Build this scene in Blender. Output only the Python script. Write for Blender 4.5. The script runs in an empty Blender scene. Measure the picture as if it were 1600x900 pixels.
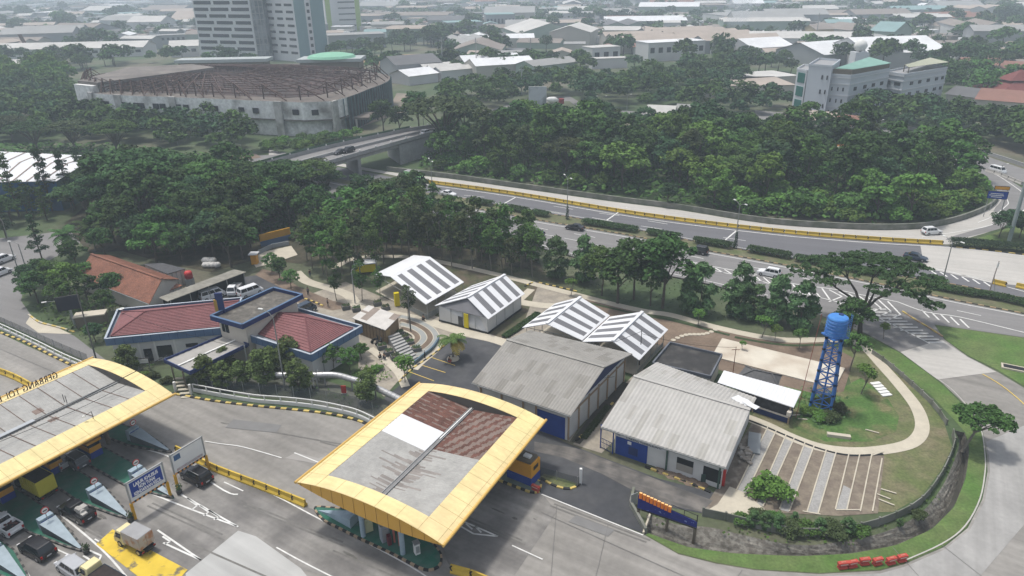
import bpy, bmesh, math, random
import numpy as np
from mathutils import Vector, Matrix
from mathutils.geometry import tessellate_polygon
R = math.radians
rnd = random.Random(7)
SC = bpy.context.scene
COL = SC.collection
# ---------------------------------------------------------------- camera
CAM_H, FPX, TILT, ROLL = 55.0, 1100.0, R(24.0), R(0.9)
_f = Vector((0, math.cos(TILT), -math.sin(TILT)))
_u = Vector((0, math.sin(TILT), math.cos(TILT)))
_r = Vector((1, 0, 0))
CX = _r * math.cos(ROLL) - _u * math.sin(ROLL)
CY = _u * math.cos(ROLL) + _r * math.sin(ROLL)
cd = bpy.data.cameras.new('camera')
cam = bpy.data.objects.new('camera', cd)
COL.objects.link(cam)
cam.matrix_world = Matrix(((CX.x, CY.x, -_f.x, 0), (CX.y, CY.y, -_f.y, 0), (CX.z, CY.z, -_f.z, CAM_H), (0, 0, 0, 1)))
cd.sensor_width = 36.0
cd.lens = 36.0 * FPX / 1600.0
cd.clip_start = 0.5
cd.clip_end = 12000
SC.camera = cam
# ---------------------------------------------------------------- light
SUN_EL, SUN_AZ = R(73), R(-60)          # azimuth measured from +Y towards +X: the sun stands to the left
world = bpy.data.worlds.new('World')
SC.world = world
world.use_nodes = True
nt = world.node_tree
nt.nodes.clear()
wo = nt.nodes.new('ShaderNodeOutputWorld')
bg = nt.nodes.new('ShaderNodeBackground')
sk = nt.nodes.new('ShaderNodeTexSky')
sk.sky_type = 'NISHITA'
sk.sun_disc = False
sk.sun_elevation = SUN_EL
sk.sun_rotation = SUN_AZ
sk.air_density = 1.0
sk.dust_density = 3.5
sk.ozone_density = 1.0
bg.inputs['Strength'].default_value = 0.15
hs_ = nt.nodes.new('ShaderNodeHueSaturation')
hs_.inputs['Saturation'].default_value = 0.45
nt.links.new(sk.outputs[0], hs_.inputs['Color'])
nt.links.new(hs_.outputs[0], bg.inputs[0])
nt.links.new(bg.outputs[0], wo.inputs[0])
sl = bpy.data.lights.new('sun', 'SUN')
sl.energy = 2.2
sl.angle = R(6.0)
sl.color = (1.0, 0.96, 0.89)
sun = bpy.data.objects.new('sun', sl)
COL.objects.link(sun)
sd = Vector((math.sin(SUN_AZ) * math.cos(SUN_EL), math.cos(SUN_AZ) * math.cos(SUN_EL), math.sin(SUN_EL)))
sun.rotation_euler = sd.to_track_quat('Z', 'Y').to_euler()
sun.location = (0, 0, 300)
SC.view_settings.view_transform = 'Standard'
SC.view_settings.look = 'None'
SC.view_settings.exposure = 0.26
SC.view_settings.gamma = 1.0
SC.view_settings.use_curve_mapping = False
SC.cycles.max_bounces = 6
SC.cycles.diffuse_bounces = 2
SC.cycles.glossy_bounces = 2
SC.cycles.transmission_bounces = 3
SC.cycles.transparent_max_bounces = 6
SC.cycles.volume_bounces = 1
SC.cycles.use_denoising = True
# ---------------------------------------------------------------- points
def P(px, py, z=0.0):
 d = _f * FPX + CX * (px - 800) - CY * (py - 450)
 t = (z - CAM_H) / d.z
 return Vector((d.x * t, d.y * t, z))
def W(p):
 q = Vector(p) - Vector((0, 0, CAM_H))
 z = q.dot(_f)
 return 800 + FPX * q.dot(CX) / z, 450 - FPX * q.dot(CY) / z
def PL(pts, z=0.0):
 return [P(x, y, z) for x, y in pts]
def sm(pts, n=5, closed=False):
 """Catmull-Rom through world or pixel points"""
 pts = [Vector(p) for p in pts]
 out = []
 N = len(pts)
 for i in range(N if closed else N - 1):
  g = (lambda k: pts[k % N]) if closed else (lambda k: pts[min(max(k, 0), N - 1)])
  a, b, c, d = g(i - 1), g(i), g(i + 1), g(i + 2)
  for k in range(n):
   t = k / n
   out.append(0.5 * ((2 * b) + (c - a) * t + (2 * a - 5 * b + 4 * c - d) * t * t + (3 * b - a - 3 * c + d) * t ** 3))
 if not closed:
  out.append(pts[-1])
 return out
# ---------------------------------------------------------------- materials
def lin(c):
 return tuple(((x / 12.92) if x <= 0.04045 else ((x + 0.055) / 1.055) ** 2.4) for x in c)
MATS = {}
def mat(name, rgb, rough=0.85, var=0.12, scale=0.6, metal=0.0, rgb2=None, mix_scale=0.15, mix_sharp=0.15, mix_bias=0.5,
  fine=None, objrand=0.0, spec=0.3, bump=0.0, stripes=None, emit=None):
 if name in MATS:
  return MATS[name]
 m = bpy.data.materials.new(name)
 m.use_nodes = True
 t = m.node_tree
 N, L = t.nodes, t.links
 b = N['Principled BSDF']
 b.inputs['Roughness'].default_value = rough
 b.inputs['Metallic'].default_value = metal
 b.inputs['Specular IOR Level'].default_value = spec
 tc = N.new('ShaderNodeTexCoord')
 co = tc.outputs['Object']
 def noise(s, det=4.0):
  n = N.new('ShaderNodeTexNoise')
  n.inputs['Scale'].default_value = s
  n.inputs['Detail'].default_value = det
  L.new(co, n.inputs['Vector'])
  return n.outputs['Fac']
 col = None
 if rgb2 is not None:
  r = N.new('ShaderNodeValToRGB')
  r.color_ramp.elements[0].position = max(0.0, mix_bias - mix_sharp)
  r.color_ramp.elements[1].position = min(1.0, mix_bias + mix_sharp)
  r.color_ramp.elements[0].color = (*rgb, 1)
  r.color_ramp.elements[1].color = (*rgb2, 1)
  L.new(noise(mix_scale, 5.0), r.inputs[0])
  col = r.outputs[0]
 else:
  c = N.new('ShaderNodeRGB')
  c.outputs[0].default_value = (*rgb, 1)
  col = c.outputs[0]
 def mul(col, fac, lo, hi):
  mr = N.new('ShaderNodeMapRange')
  mr.inputs['From Min'].default_value = 0.25
  mr.inputs['From Max'].default_value = 0.75
  mr.inputs['To Min'].default_value = lo
  mr.inputs['To Max'].default_value = hi
  L.new(fac, mr.inputs['Value'])
  h = N.new('ShaderNodeHueSaturation')
  L.new(mr.outputs[0], h.inputs['Value'])
  L.new(col, h.inputs['Color'])
  return h.outputs[0]
 if var:
  col = mul(col, noise(scale), 1 - var, 1 + var)
 if fine:
  col = mul(col, noise(fine[0], 2.0), 1 - fine[1], 1 + fine[1])
 if stripes:   # (scale, amount, axis angle) streaks running along one direction: tyre wear, rain streaks
  mp = N.new('ShaderNodeMapping')
  mp.vector_type = 'TEXTURE'
  mp.inputs['Rotation'].default_value = (0, 0, stripes[2])
  mp.inputs['Scale'].default_value = (30 / stripes[0], 1 / stripes[0], 1 / stripes[0])
  L.new(co, mp.inputs['Vector'])
  n = N.new('ShaderNodeTexNoise')
  n.inputs['Scale'].default_value = 1.0
  n.inputs['Detail'].default_value = 3.0
  L.new(mp.outputs[0], n.inputs['Vector'])
  col = mul(col, n.outputs['Fac'], 1 - stripes[1], 1 + stripes[1])
 if objrand:
  oi = N.new('ShaderNodeObjectInfo')
  mr = N.new('ShaderNodeMapRange')
  mr.inputs['To Min'].default_value = 1 - objrand
  mr.inputs['To Max'].default_value = 1 + objrand
  L.new(oi.outputs['Random'], mr.inputs['Value'])
  h = N.new('ShaderNodeHueSaturation')
  L.new(mr.outputs[0], h.inputs['Value'])
  L.new(col, h.inputs['Color'])
  col = h.outputs[0]
 L.new(col, b.inputs['Base Color'])
 if bump:
  bp = N.new('ShaderNodeBump')
  bp.inputs['Strength'].default_value = 0.6
  bp.inputs['Distance'].default_value = bump
  L.new(noise(6.0, 3.0), bp.inputs['Height'])
  L.new(bp.outputs[0], b.inputs['Normal'])
 MATS[name] = m
 return m
def leafmat(name, rgb, var=0.35, objrand=0.3, hue=0.02):
 if name in MATS:
  return MATS[name]
 m = bpy.data.materials.new(name)
 m.use_nodes = True
 N, L = m.node_tree.nodes, m.node_tree.links
 b = N['Principled BSDF']
 b.inputs['Roughness'].default_value = 0.75
 b.inputs['Specular IOR Level'].default_value = 0.12
 g = N.new('ShaderNodeNewGeometry')
 oi = N.new('ShaderNodeObjectInfo')
 h = N.new('ShaderNodeHueSaturation')
 h.inputs['Color'].default_value = (*rgb, 1)
 mr = N.new('ShaderNodeMapRange')
 mr.inputs['To Min'].default_value = 1 - var
 mr.inputs['To Max'].default_value = 1 + var
 L.new(g.outputs['Random Per Island'], mr.inputs['Value'])
 mo = N.new('ShaderNodeMapRange')
 mo.inputs['To Min'].default_value = 1 - objrand
 mo.inputs['To Max'].default_value = 1 + objrand
 L.new(oi.outputs['Random'], mo.inputs['Value'])
 mm = N.new('ShaderNodeMath')
 mm.operation = 'MULTIPLY'
 L.new(mr.outputs[0], mm.inputs[0])
 L.new(mo.outputs[0], mm.inputs[1])
 L.new(mm.outputs[0], h.inputs['Value'])
 mh = N.new('ShaderNodeMapRange')
 mh.inputs['To Min'].default_value = 0.5 - hue
 mh.inputs['To Max'].default_value = 0.5 + hue
 L.new(oi.outputs['Random'], mh.inputs['Value'])
 L.new(mh.outputs[0], h.inputs['Hue'])
 L.new(h.outputs[0], b.inputs['Base Color'])
 MATS[name] = m
 return m
# ---------------------------------------------------------------- mesh builder
class MB:
 def __init__(s):
  s.v, s.f, s.m = [], [], []
 def add(s, vs, fs, mi=0):
  o = len(s.v)
  s.v += [tuple(v) for v in vs]
  s.f += [tuple(i + o for i in f) for f in fs]
  s.m += [mi] * len(fs)
  return s
 def quad(s, a, b, c, d, mi=0):
  return s.add([a, b, c, d], [(0, 1, 2, 3)], mi)
 def poly(s, pts, mi=0):
  tr = tessellate_polygon([[Vector(p) for p in pts]])
  return s.add(pts, [t if _up(pts, t) else t[::-1] for t in tr], mi)
 def prism(s, pts, z0, z1, mi=0, cap=True, mi_side=None):
  n = len(pts)
  lo = [(p[0], p[1], z0) for p in pts]
  hi = [(p[0], p[1], z1) for p in pts]
  ms = mi if mi_side is None else mi_side
  s.add(lo + hi, [(i, (i + 1) % n, n + (i + 1) % n, n + i) for i in range(n)], ms)
  if cap:
   s.poly(hi, mi)
  return s
 def box(s, c, size, rz=0.0, mi=0, M=None):
  x, y, z = size[0] / 2, size[1] / 2, size[2] / 2
  vs = [Vector((a * x, b * y, d * z)) for d in (-1, 1) for a, b in ((-1, -1), (1, -1), (1, 1), (-1, 1))]
  if rz:
   rm = Matrix.Rotation(rz, 3, 'Z')
   vs = [rm @ v for v in vs]
  vs = [v + Vector(c) for v in vs]
  if M:
   vs = [M @ v for v in vs]
  return s.add(vs, [(0, 3, 2, 1), (4, 5, 6, 7), (0, 1, 5, 4), (1, 2, 6, 5), (2, 3, 7, 6), (3, 0, 4, 7)], mi)
 def beam(s, a, b, w, h=None, mi=0, up=Vector((0, 0, 1))):
  a, b = Vector(a), Vector(b)
  h = w if h is None else h
  d = (b - a)
  if d.length < 1e-6:
   return s
  d.normalize()
  if abs(d.dot(up)) > 0.98:
   up = Vector((1, 0, 0))
  x = d.cross(up).normalized() * w / 2
  y = x.cross(d).normalized() * h / 2
  vs = [a - x - y, a + x - y, a + x + y, a - x + y, b - x - y, b + x - y, b + x + y, b - x + y]
  return s.add(vs, [(0, 1, 2, 3), (7, 6, 5, 4), (1, 0, 4, 5), (2, 1, 5, 6), (3, 2, 6, 7), (0, 3, 7, 4)], mi)
 def tube(s, pts, rads, n=8, mi=0, cap=True):
  pts = [Vector(p) for p in pts]
  if not isinstance(rads, (list, tuple)):
   rads = [rads] * len(pts)
  o = len(s.v)
  x = None
  for i, p in enumerate(pts):
   d = (pts[min(i + 1, len(pts) - 1)] - pts[max(i - 1, 0)]).normalized()
   if x is None:
    x = d.cross(Vector((0, 0, 1)) if abs(d.z) < 0.9 else Vector((1, 0, 0))).normalized()
   else:
    x = (x - d * x.dot(d)).normalized()
   y = d.cross(x)
   for k in range(n):
    a = 2 * math.pi * k / n
    s.v.append(tuple(p + (x * math.cos(a) + y * math.sin(a)) * rads[i]))
  for i in range(len(pts) - 1):
   for k in range(n):
    s.f.append((o + i * n + k, o + i * n + (k + 1) % n, o + (i + 1) * n + (k + 1) % n, o + (i + 1) * n + k))
    s.m.append(mi)
  if cap:
   s.f.append(tuple(o + k for k in range(n))[::-1]); s.m.append(mi)
   e = o + (len(pts) - 1) * n
   s.f.append(tuple(e + k for k in range(n))); s.m.append(mi)
  return s
 def lathe(s, c, prof, n=20, mi=0):
  o = len(s.v)
  for r, z in prof:
   for k in range(n):
    a = 2 * math.pi * k / n
    s.v.append((c[0] + r * math.cos(a), c[1] + r * math.sin(a), c[2] + z))
  for i in range(len(prof) - 1):
   for k in range(n):
    s.f.append((o + i * n + k, o + i * n + (k + 1) % n, o + (i + 1) * n + (k + 1) % n, o + (i + 1) * n + k))
    s.m.append(mi)
  return s
 def corr(s, a, b, c, d, pitch=0.5, amp=0.06, mi=0, th=0.1, pick=None, rows=1):
  """corrugated sheet: a-b eave, d-c ridge; the waves repeat along a-b. pick(i,j) -> material index"""
  a, b, c, d = map(Vector, (a, b, c, d))
  n = max(2, int(max((b - a).length, (c - d).length) / pitch) * 2)
  nrm = (b - a).cross(d - a).normalized()
  if nrm.z < 0:
   nrm = -nrm
  vs, fs, ms = [], [], []
  for i in range(n + 1):
   t = i / n
   o = nrm * (amp if i % 2 else 0)
   lo, hi = a.lerp(b, t) + o, d.lerp(c, t) + o
   for j in range(rows + 1):
    vs.append(lo.lerp(hi, j / rows))
  k = rows + 1
  for i in range(n):
   for j in range(rows):
    fs.append((i * k + j, (i + 1) * k + j, (i + 1) * k + j + 1, i * k + j + 1))
    ms.append(pick(i / n, j / rows) if pick else mi)
  o = len(s.v)
  s.v += [tuple(v) for v in vs]
  s.f += [tuple(q + o for q in f) for f in fs]
  s.m += ms
  if th:
   q = [p - nrm * th for p in (a, b, c, d)]
   s.add([a, b, c, d] + q, [(4, 7, 6, 5), (0, 4, 5, 1), (1, 5, 6, 2), (2, 6, 7, 3), (3, 7, 4, 0)], mi)
  return s
 def build(s, name, mats, parent=None, loc=None, smooth=False, bevel=0, **props):
  me = bpy.data.meshes.new(name)
  me.from_pydata(s.v, [], s.f)
  if not isinstance(mats, (list, tuple)):
   mats = [mats]
  for m in mats:
   me.materials.append(m)
  if any(s.m):
   me.polygons.foreach_set('material_index', s.m)
  if smooth:
   me.polygons.foreach_set('use_smooth', [True] * len(me.polygons))
  me.update()
  o = bpy.data.objects.new(name, me)
  COL.objects.link(o)
  if parent is not None:
   o.parent = parent
  if loc is not None:
   o.location = loc
  if bevel:
   bv = o.modifiers.new('bevel', 'BEVEL')
   bv.width = bevel
   bv.segments = 2
   bv.limit_method = 'ANGLE'
  for k, v in props.items():
   o[k] = v
  return o
def _up(pts, t):
 a, b, c = (Vector(pts[i]) for i in t)
 return (b - a).cross(c - a).z >= 0
def thing(name, label, cat, loc=(0, 0, 0), rz=0.0, group=None, sc=None):
 o = bpy.data.objects.new(name, None)
 COL.objects.link(o)
 o.empty_display_size = 0.3
 o.location = loc
 o.rotation_euler = (0, 0, rz)
 if sc:
  o.scale = sc if isinstance(sc, (list, tuple)) else (sc, sc, sc)
 o['label'] = label
 o['category'] = cat
 if group:
  o['group'] = group
 return o
def tag(o, label, cat, group=None, kind=None):
 o['label'] = label
 o['category'] = cat
 if group:
  o['group'] = group
 if kind:
  o['kind'] = kind
 return o
def dup(root, loc=None, rz=None, label=None, sc=None, group=None):
 r = root.copy()
 COL.objects.link(r)
 if loc is not None:
  r.location = loc
 if rz is not None:
  r.rotation_euler = (0, 0, rz)
 if sc is not None:
  r.scale = sc if isinstance(sc, (list, tuple)) else (sc, sc, sc)
 if label:
  r['label'] = label
 if group:
  r['group'] = group
 def rec(src, dst):
  for ch in src.children:
   c = ch.copy()
   COL.objects.link(c)
   c.parent = dst
   rec(ch, c)
 rec(root, r)
 return r
_O1 = 'first second third fourth fifth sixth seventh eighth ninth tenth eleventh twelfth thirteenth fourteenth fifteenth sixteenth seventeenth eighteenth nineteenth'.split()
def nth(i):
 """1-based ordinal in words"""
 if i <= 19:
  return _O1[i - 1]
 tens = ['twent', 'thirt', 'fort', 'fift', 'sixt', 'sevent', 'eight', 'ninet'][min(i // 10, 9) - 2]
 return tens + 'ieth' if i % 10 == 0 else tens + 'y-' + _O1[i % 10 - 1]
def structure(name, mb, m, **k):
 return mb.build(name, m, kind='structure', **k)
_nsheet = [0]
def sheet(name, px, z, m, pixels=True, smooth=0):
 _nsheet[0] += 1
 z += _nsheet[0] * 0.00035
 pts = PL(px, z) if pixels else [Vector((p[0], p[1], z)) for p in px]
 if smooth:
  pts = sm(pts, smooth, True)
 return structure(name, MB().poly(pts), m)
def offset(pts, d):
 out = []
 for i, p in enumerate(pts):
  t = (pts[min(i + 1, len(pts) - 1)] - pts[max(i - 1, 0)])
  t.z = 0
  t.normalize()
  out.append(p + Vector((-t.y, t.x, 0)) * d)
 return out
def ribbon(mb, pts, w, z=None, mi=0):
 pts = [Vector(p) for p in pts]
 if z is not None:
  for p in pts:
   p.z = z
 a, b = offset(pts, w / 2), offset(pts, -w / 2)
 for i in range(len(pts) - 1):
  mb.quad(b[i], b[i + 1], a[i + 1], a[i], mi)
 return mb
def walk(pts, step):
 """points every `step` metres along a polyline, with directions"""
 out, acc = [], 0.0
 pts = [Vector(p) for p in pts]
 nxt = 0.0
 for a, b in zip(pts, pts[1:]):
  L = (b - a).length
  if L < 1e-6:
   continue
  d = (b - a) / L
  while nxt <= acc + L:
   out.append((a + d * (nxt - acc), d))
   nxt += step
  acc += L
 return out
def kerb(name, px, m1, m2, w=0.3, h=0.15, step=1.2, smooth=4, z=0.0, pixels=True):
 pts = sm(PL(px) if pixels else px, smooth) if smooth else (PL(px) if pixels else px)
 wk = walk(pts, step)
 mb = MB()
 for i in range(len(wk) - 1):
  a, b = wk[i][0], wk[i + 1][0]
  c = (a + b) / 2
  d = b - a
  mb.box((c.x, c.y, z + h / 2), (d.length, w, h), math.atan2(d.y, d.x), i % 2)
 return structure(name, mb, [m1, m2])
def text_on(parent, s, p, d, n, size, m, width, depth=.03, name='sign_text', bold=0.0):
 c = bpy.data.curves.new('txt', 'FONT')
 c.body = s; c.size = size; c.extrude = depth / 2; c.offset = bold
 o = bpy.data.objects.new('txt', c)
 COL.objects.link(o)
 bpy.context.view_layer.update()
 me = bpy.data.meshes.new_from_object(o)
 w = max(v.co.x for v in me.vertices)
 bpy.data.objects.remove(o)
 me.materials.clear(); me.materials.append(m)
 k = width / w
 up = Vector((0, 0, 1))
 for v in me.vertices:
  q = p + d * (v.co.x * k) + up * v.co.y + n * (v.co.z + .001)
  v.co = q
 o = bpy.data.objects.new(name, me)
 COL.objects.link(o)
 o.parent = parent
 return o
M_conc = mat('plaza_concrete', (0.262, 0.250, 0.232), var=0.15, scale=0.12, fine=(1.4, 0.09), stripes=(0.9, 0.2, R(-33)), rgb2=(0.20, 0.19, 0.175), mix_scale=.05)
M_conc_l = mat('light_concrete', (0.40, 0.385, 0.36), var=0.08, scale=0.12, fine=(1.5, 0.05), stripes=(1.2, 0.08, R(-22)))
M_asph = mat('worn_asphalt', (0.185, 0.18, 0.178), var=0.08, scale=0.05, fine=(2, 0.05), stripes=(0.8, 0.1, R(-22)))
M_asph_d = mat('dark_asphalt', (0.125, 0.125, 0.135), var=0.07, scale=0.06, fine=(2, 0.05), stripes=(0.8, 0.09, R(-22)))
M_asph_n = mat('new_asphalt', (0.05, 0.052, 0.058), var=0.2, scale=0.12, fine=(1.2, 0.12), rgb2=(0.095, 0.095, 0.097), mix_scale=0.16, mix_sharp=0.2, mix_bias=0.6)
M_paint_w = mat('white_road_paint', (0.62, 0.62, 0.60), var=0.14, scale=1.2)
M_paint_y = mat('yellow_road_paint', (0.62, 0.45, 0.10), var=0.14, scale=1.2)
M_grass = mat('mown_grass', (0.075, 0.125, 0.032), rgb2=(0.12, 0.135, 0.055), mix_scale=0.12, var=0.2, scale=0.4, fine=(3, 0.3))
M_grass_g = mat('fresh_grass', (0.068, 0.135, 0.028), rgb2=(0.10, 0.14, 0.045), mix_scale=0.2, var=0.2, scale=0.5, fine=(3, 0.25))
M_soil = mat('bare_soil', (0.13, 0.095, 0.07), rgb2=(0.20, 0.15, 0.11), mix_scale=0.12, var=0.15, scale=0.5, fine=(2.5, 0.15))
M_path = mat('path_concrete', (0.46, 0.42, 0.34), var=0.1, scale=0.5, fine=(3, 0.05))
M_blk = mat('black_paint', (0.02, 0.02, 0.02), rough=0.6, var=0.1)
M_yel = mat('kerb_yellow_paint', (0.50, 0.38, 0.12), var=0.25, scale=1.5)
M_wht = mat('white_paint', (0.68, 0.68, 0.66), var=0.08, scale=0.6)
M_steel = mat('galvanised_steel', (0.33, 0.34, 0.34), rough=0.5, metal=0.3, var=0.06)
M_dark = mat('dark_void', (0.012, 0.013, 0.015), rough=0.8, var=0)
M_glass = mat('dark_glass', (0.012, 0.016, 0.02), rough=0.08, spec=0.6, var=0)
M_rub = mat('rubber', (0.015, 0.015, 0.016), rough=0.8, var=0)
# ================================================================ GROUND, ROADS
DI = [(1010, 803), (1060, 820), (1110, 824), (1170, 838), (1250, 852), (1340, 842), (1400, 824), (1445, 796), (1475, 755), (1492, 716), (1499, 690), (1490, 672)]
DO = [(1012, 832), (1075, 854), (1150, 864), (1250, 868), (1330, 864), (1400, 851), (1455, 826), (1490, 791), (1508, 746), (1514, 702), (1507, 676)]
din, dout = sm(PL(DI), 4), sm(PL(DO), 4)
def resample(pts, n):
 pts = [Vector(p) for p in pts]
 L = [0.0]
 for a, b in zip(pts, pts[1:]):
  L.append(L[-1] + (b - a).length)
 out = []
 for k in range(n):
  t = L[-1] * k / (n - 1)
  i = max(j for j in range(len(L)) if L[j] <= t + 1e-9)
  i = min(i, len(pts) - 2)
  seg = L[i + 1] - L[i]
  out.append(pts[i].lerp(pts[i + 1], (t - L[i]) / seg if seg else 0))
 return out
ND = 60
din, dout = resample(din, ND), resample(dout, ND)
BIG = 5200
outer = [Vector((-BIG, -300, 0)), Vector((BIG, -300, 0)), Vector((BIG, BIG, 0)), Vector((-BIG, BIG, 0))]
hole = din + dout[::-1]
mb = MB()
allp = outer + hole
tr = tessellate_polygon([outer, hole])
mb.add(allp, [t if _up(allp, t) else t[::-1] for t in tr])
M_ground = mat('open_ground', (0.055, 0.085, 0.035), rgb2=(0.13, 0.115, 0.085), mix_scale=0.02, mix_sharp=0.12, mix_bias=0.56, var=0.25, scale=0.15, fine=(1.5, 0.2))
structure('ground', mb, M_ground)
M_stone = mat('stone_pitching', (0.115, 0.105, 0.09), rgb2=(0.20, 0.19, 0.165), mix_scale=2.2, mix_sharp=0.1, var=0.3, scale=0.3, bump=0.1)
e, c, k = MB(), MB(), MB()
rr = random.Random(3)
prof = [(0.0, 0.0), (0.3, -0.45), (0.62, -1.0)]
rows = []
for i in range(ND):
 a, b = din[i], dout[i]
 row = []
 for j in range(9):
  t = 0.66 * j / 8
  p = a.lerp(b, t)
  p.z = -1.5 * (t / 0.66) ** 1.1 + (rr.uniform(-0.08, 0.08) if 0 < j < 8 else 0)
  row.append(p)
 rows.append(row)
for i in range(ND - 1):
 for j in range(8):
  e.quad(rows[i][j], rows[i][j + 1], rows[i + 1][j + 1], rows[i + 1][j])
structure('stone_embankment', e, M_stone)
for i in range(ND - 1):
 q = [din[i].lerp(dout[i], .66), din[i].lerp(dout[i], .92), din[i + 1].lerp(dout[i + 1], .92), din[i + 1].lerp(dout[i + 1], .66)]
 z = [-1.5, -1.55, -1.55, -1.5]
 c.quad(*[Vector((p.x, p.y, zz)) for p, zz in zip(q, z)])
 o0, o1 = dout[i], dout[i + 1]
 k.quad(Vector((q[1].x, q[1].y, -1.55)), o0, o1, Vector((q[2].x, q[2].y, -1.55)))
structure('ditch_bed', c, mat('wet_mud', (0.05, 0.048, 0.04), rough=0.6, var=0.3, scale=0.8))
structure('ditch_bank', k, M_stone)
for s, ends in ((1, (din[0], dout[0])), (1, (din[-1], dout[-1]))):
 a, b = ends
 structure('ditch_end_bank', MB().quad(a, b, Vector((b.x, b.y, -1.6)), Vector((a.x, a.y, -1.6))), M_stone)
Z1, Z2, Z3, Z4 = 0.012, 0.024, 0.036, 0.048
plaza = [(-900, 300), (-400, 418), (0, 521), (107, 570), (200, 603), (277, 618), (400, 636), (480, 643), (562, 659), (640, 690), (760, 735), (838, 768),
   (1007, 836), (1060, 866), (1120, 881), (1180, 891), (1280, 897), (1375, 892), (1412, 882), (1475, 855), (1512, 825), (1535, 780), (1543, 737), (1542, 712), (1536, 675), (1525, 652),
   (1507, 631), (1475, 601), (1450, 580), (1407, 550), (1355, 522), (1460, 507), (1475, 530), (1512, 557), (1557, 580), (1600, 606), (1700, 672), (1850, 800), (2100, 1100), (1200, 1250), (-300, 1300), (-1500, 1100)]
plaza = [p for p in plaza]
sheet('toll_plaza_road', plaza, Z1, M_conc)
near_up = [(420, 262), (560, 292), (700, 318), (842, 345), (975, 367), (1075, 387), (1200, 410), (1312, 432), (1400, 450), (1492, 470), (1600, 491), (1800, 532)]
near_lo = [(420, 300), (560, 330), (700, 352), (820, 380), (900, 402), (1075, 437), (1150, 455), (1282, 492), (1355, 522), (1407, 549), (1475, 530), (1460, 507), (1600, 527), (1800, 560)]
sheet('near_carriageway', near_up + near_lo[::-1], Z2, M_asph)
far_up = [(420, 245), (560, 266), (652, 285), (800, 305), (1000, 338), (1200, 363), (1350, 376), (1484, 384), (1600, 397), (1800, 420)]
far_lo = [(420, 260), (560, 285), (700, 306), (800, 324), (925, 345), (1075, 375), (1200, 397), (1325, 420), (1473, 441), (1600, 466), (1800, 507)]
sheet('far_carriageway', far_up + far_lo[::-1], Z2, M_asph_d)
sheet('far_carriageway_concrete', [(1438, 383), (1484, 386), (1600, 399), (1800, 422), (1800, 478), (1600, 447), (1545, 441), (1444, 418)], Z3, M_conc_l)
med = [(x, y) for x, y in far_lo] + [(x, y) for x, y in near_up[::-1]]
M_verge = mat('dry_verge', (0.13, 0.12, 0.075), rgb2=(0.09, 0.11, 0.045), mix_scale=0.3, var=0.15, scale=0.5, fine=(2, 0.2))
sheet('median_strip', med, Z3, M_verge)
ramp_in = [(420, 234), (605, 268), (700, 279), (800, 293), (950, 314), (1060, 328), (1200, 350), (1340, 359), (1420, 359), (1460, 355), (1505, 344), (1545, 327), (1560, 312), (1557, 297), (1540, 279), (1505, 262), (1440, 247), (1300, 229), (1200, 217)]
ramp_out = [(420, 242), (600, 271), (652, 282), (800, 302), (1000, 335), (1200, 360), (1350, 373), (1480, 382), (1505, 374), (1555, 359), (1602, 338), (1625, 320), (1608, 301), (1565, 274), (1515, 247), (1440, 229), (1300, 216), (1200, 206)]
structure('slip_road', MB().poly(sm(PL(ramp_in, Z3), 3) + sm(PL(ramp_out, Z3), 3)[::-1]), M_conc_l)
dk = [(1500, 373), (1580, 352), (1602, 338), (1625, 320), (1608, 301), (1565, 274), (1515, 247), (1490, 258), (1530, 274), (1557, 297), (1565, 312), (1552, 330), (1570, 336), (1545, 352), (1480, 372)]
structure('slip_road_asphalt', MB().poly(sm(PL(dk, Z4), 3, True)), M_asph)
sheet('frontage_road', [(1180, 172), (1330, 185), (1440, 210), (1530, 240), (1600, 264), (1750, 318), (1750, 360), (1600, 285), (1520, 255), (1440, 226), (1330, 200), (1180, 186)], Z1, M_asph)
sheet('side_street', [(-700, 420), (-200, 380), (0, 372), (60, 366), (100, 360), (135, 362), (150, 366), (75, 408), (38, 440), (33, 470), (50, 495), (70, 510), (115, 524), (165, 562), (130, 562), (0, 502), (-700, 290)], Z1, M_asph)
sheet('back_lane', [(760, 185), (850, 160), (890, 158), (905, 170), (900, 182), (960, 190), (1080, 196), (1080, 190), (1200, 208), (1180, 190), (920, 168), (890, 150), (840, 152), (740, 178)], Z1, M_asph)
sheet('street_corner_apron', [(47, 494), (60, 505), (92, 513), (112, 522), (60, 520), (40, 505)], Z3, M_path)
verge = DO + [(1440, 600), (1395, 566), (1355, 530), (1282, 495), (1290, 498), (1355, 524), (1405, 551), (1448, 582), (1474, 603), (1505, 633), (1523, 653), (1534, 676), (1540, 712), (1541, 737), (1533, 780), (1510, 824), (1474, 853), (1411, 880), (1374, 890), (1280, 895), (1180, 889), (1120, 879), (1060, 864), (1012, 838)]
verge = [(1012, 833), (1075, 855), (1150, 865), (1250, 869), (1330, 865), (1400, 852), (1456, 827), (1491, 792), (1509, 747), (1515, 702), (1508, 675), (1490, 655), (1455, 618), (1420, 590), (1385, 562), (1350, 535), (1300, 508), (1282, 496),
   (1355, 524), (1405, 551), (1448, 582), (1474, 603), (1505, 633), (1523, 653), (1534, 676), (1540, 712), (1541, 737), (1533, 780), (1510, 824), (1474, 853), (1411, 880), (1374, 890), (1280, 895), (1180, 889), (1120, 879), (1060, 864), (1010, 836)]
sheet('grass_verge', verge, Z2, M_grass_g)
sheet('grass_wedge', [(1462, 508), (1600, 528), (1800, 561), (1900, 700), (1700, 660), (1600, 603), (1557, 577), (1512, 555), (1477, 530)], Z3, M_grass_g)
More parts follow.
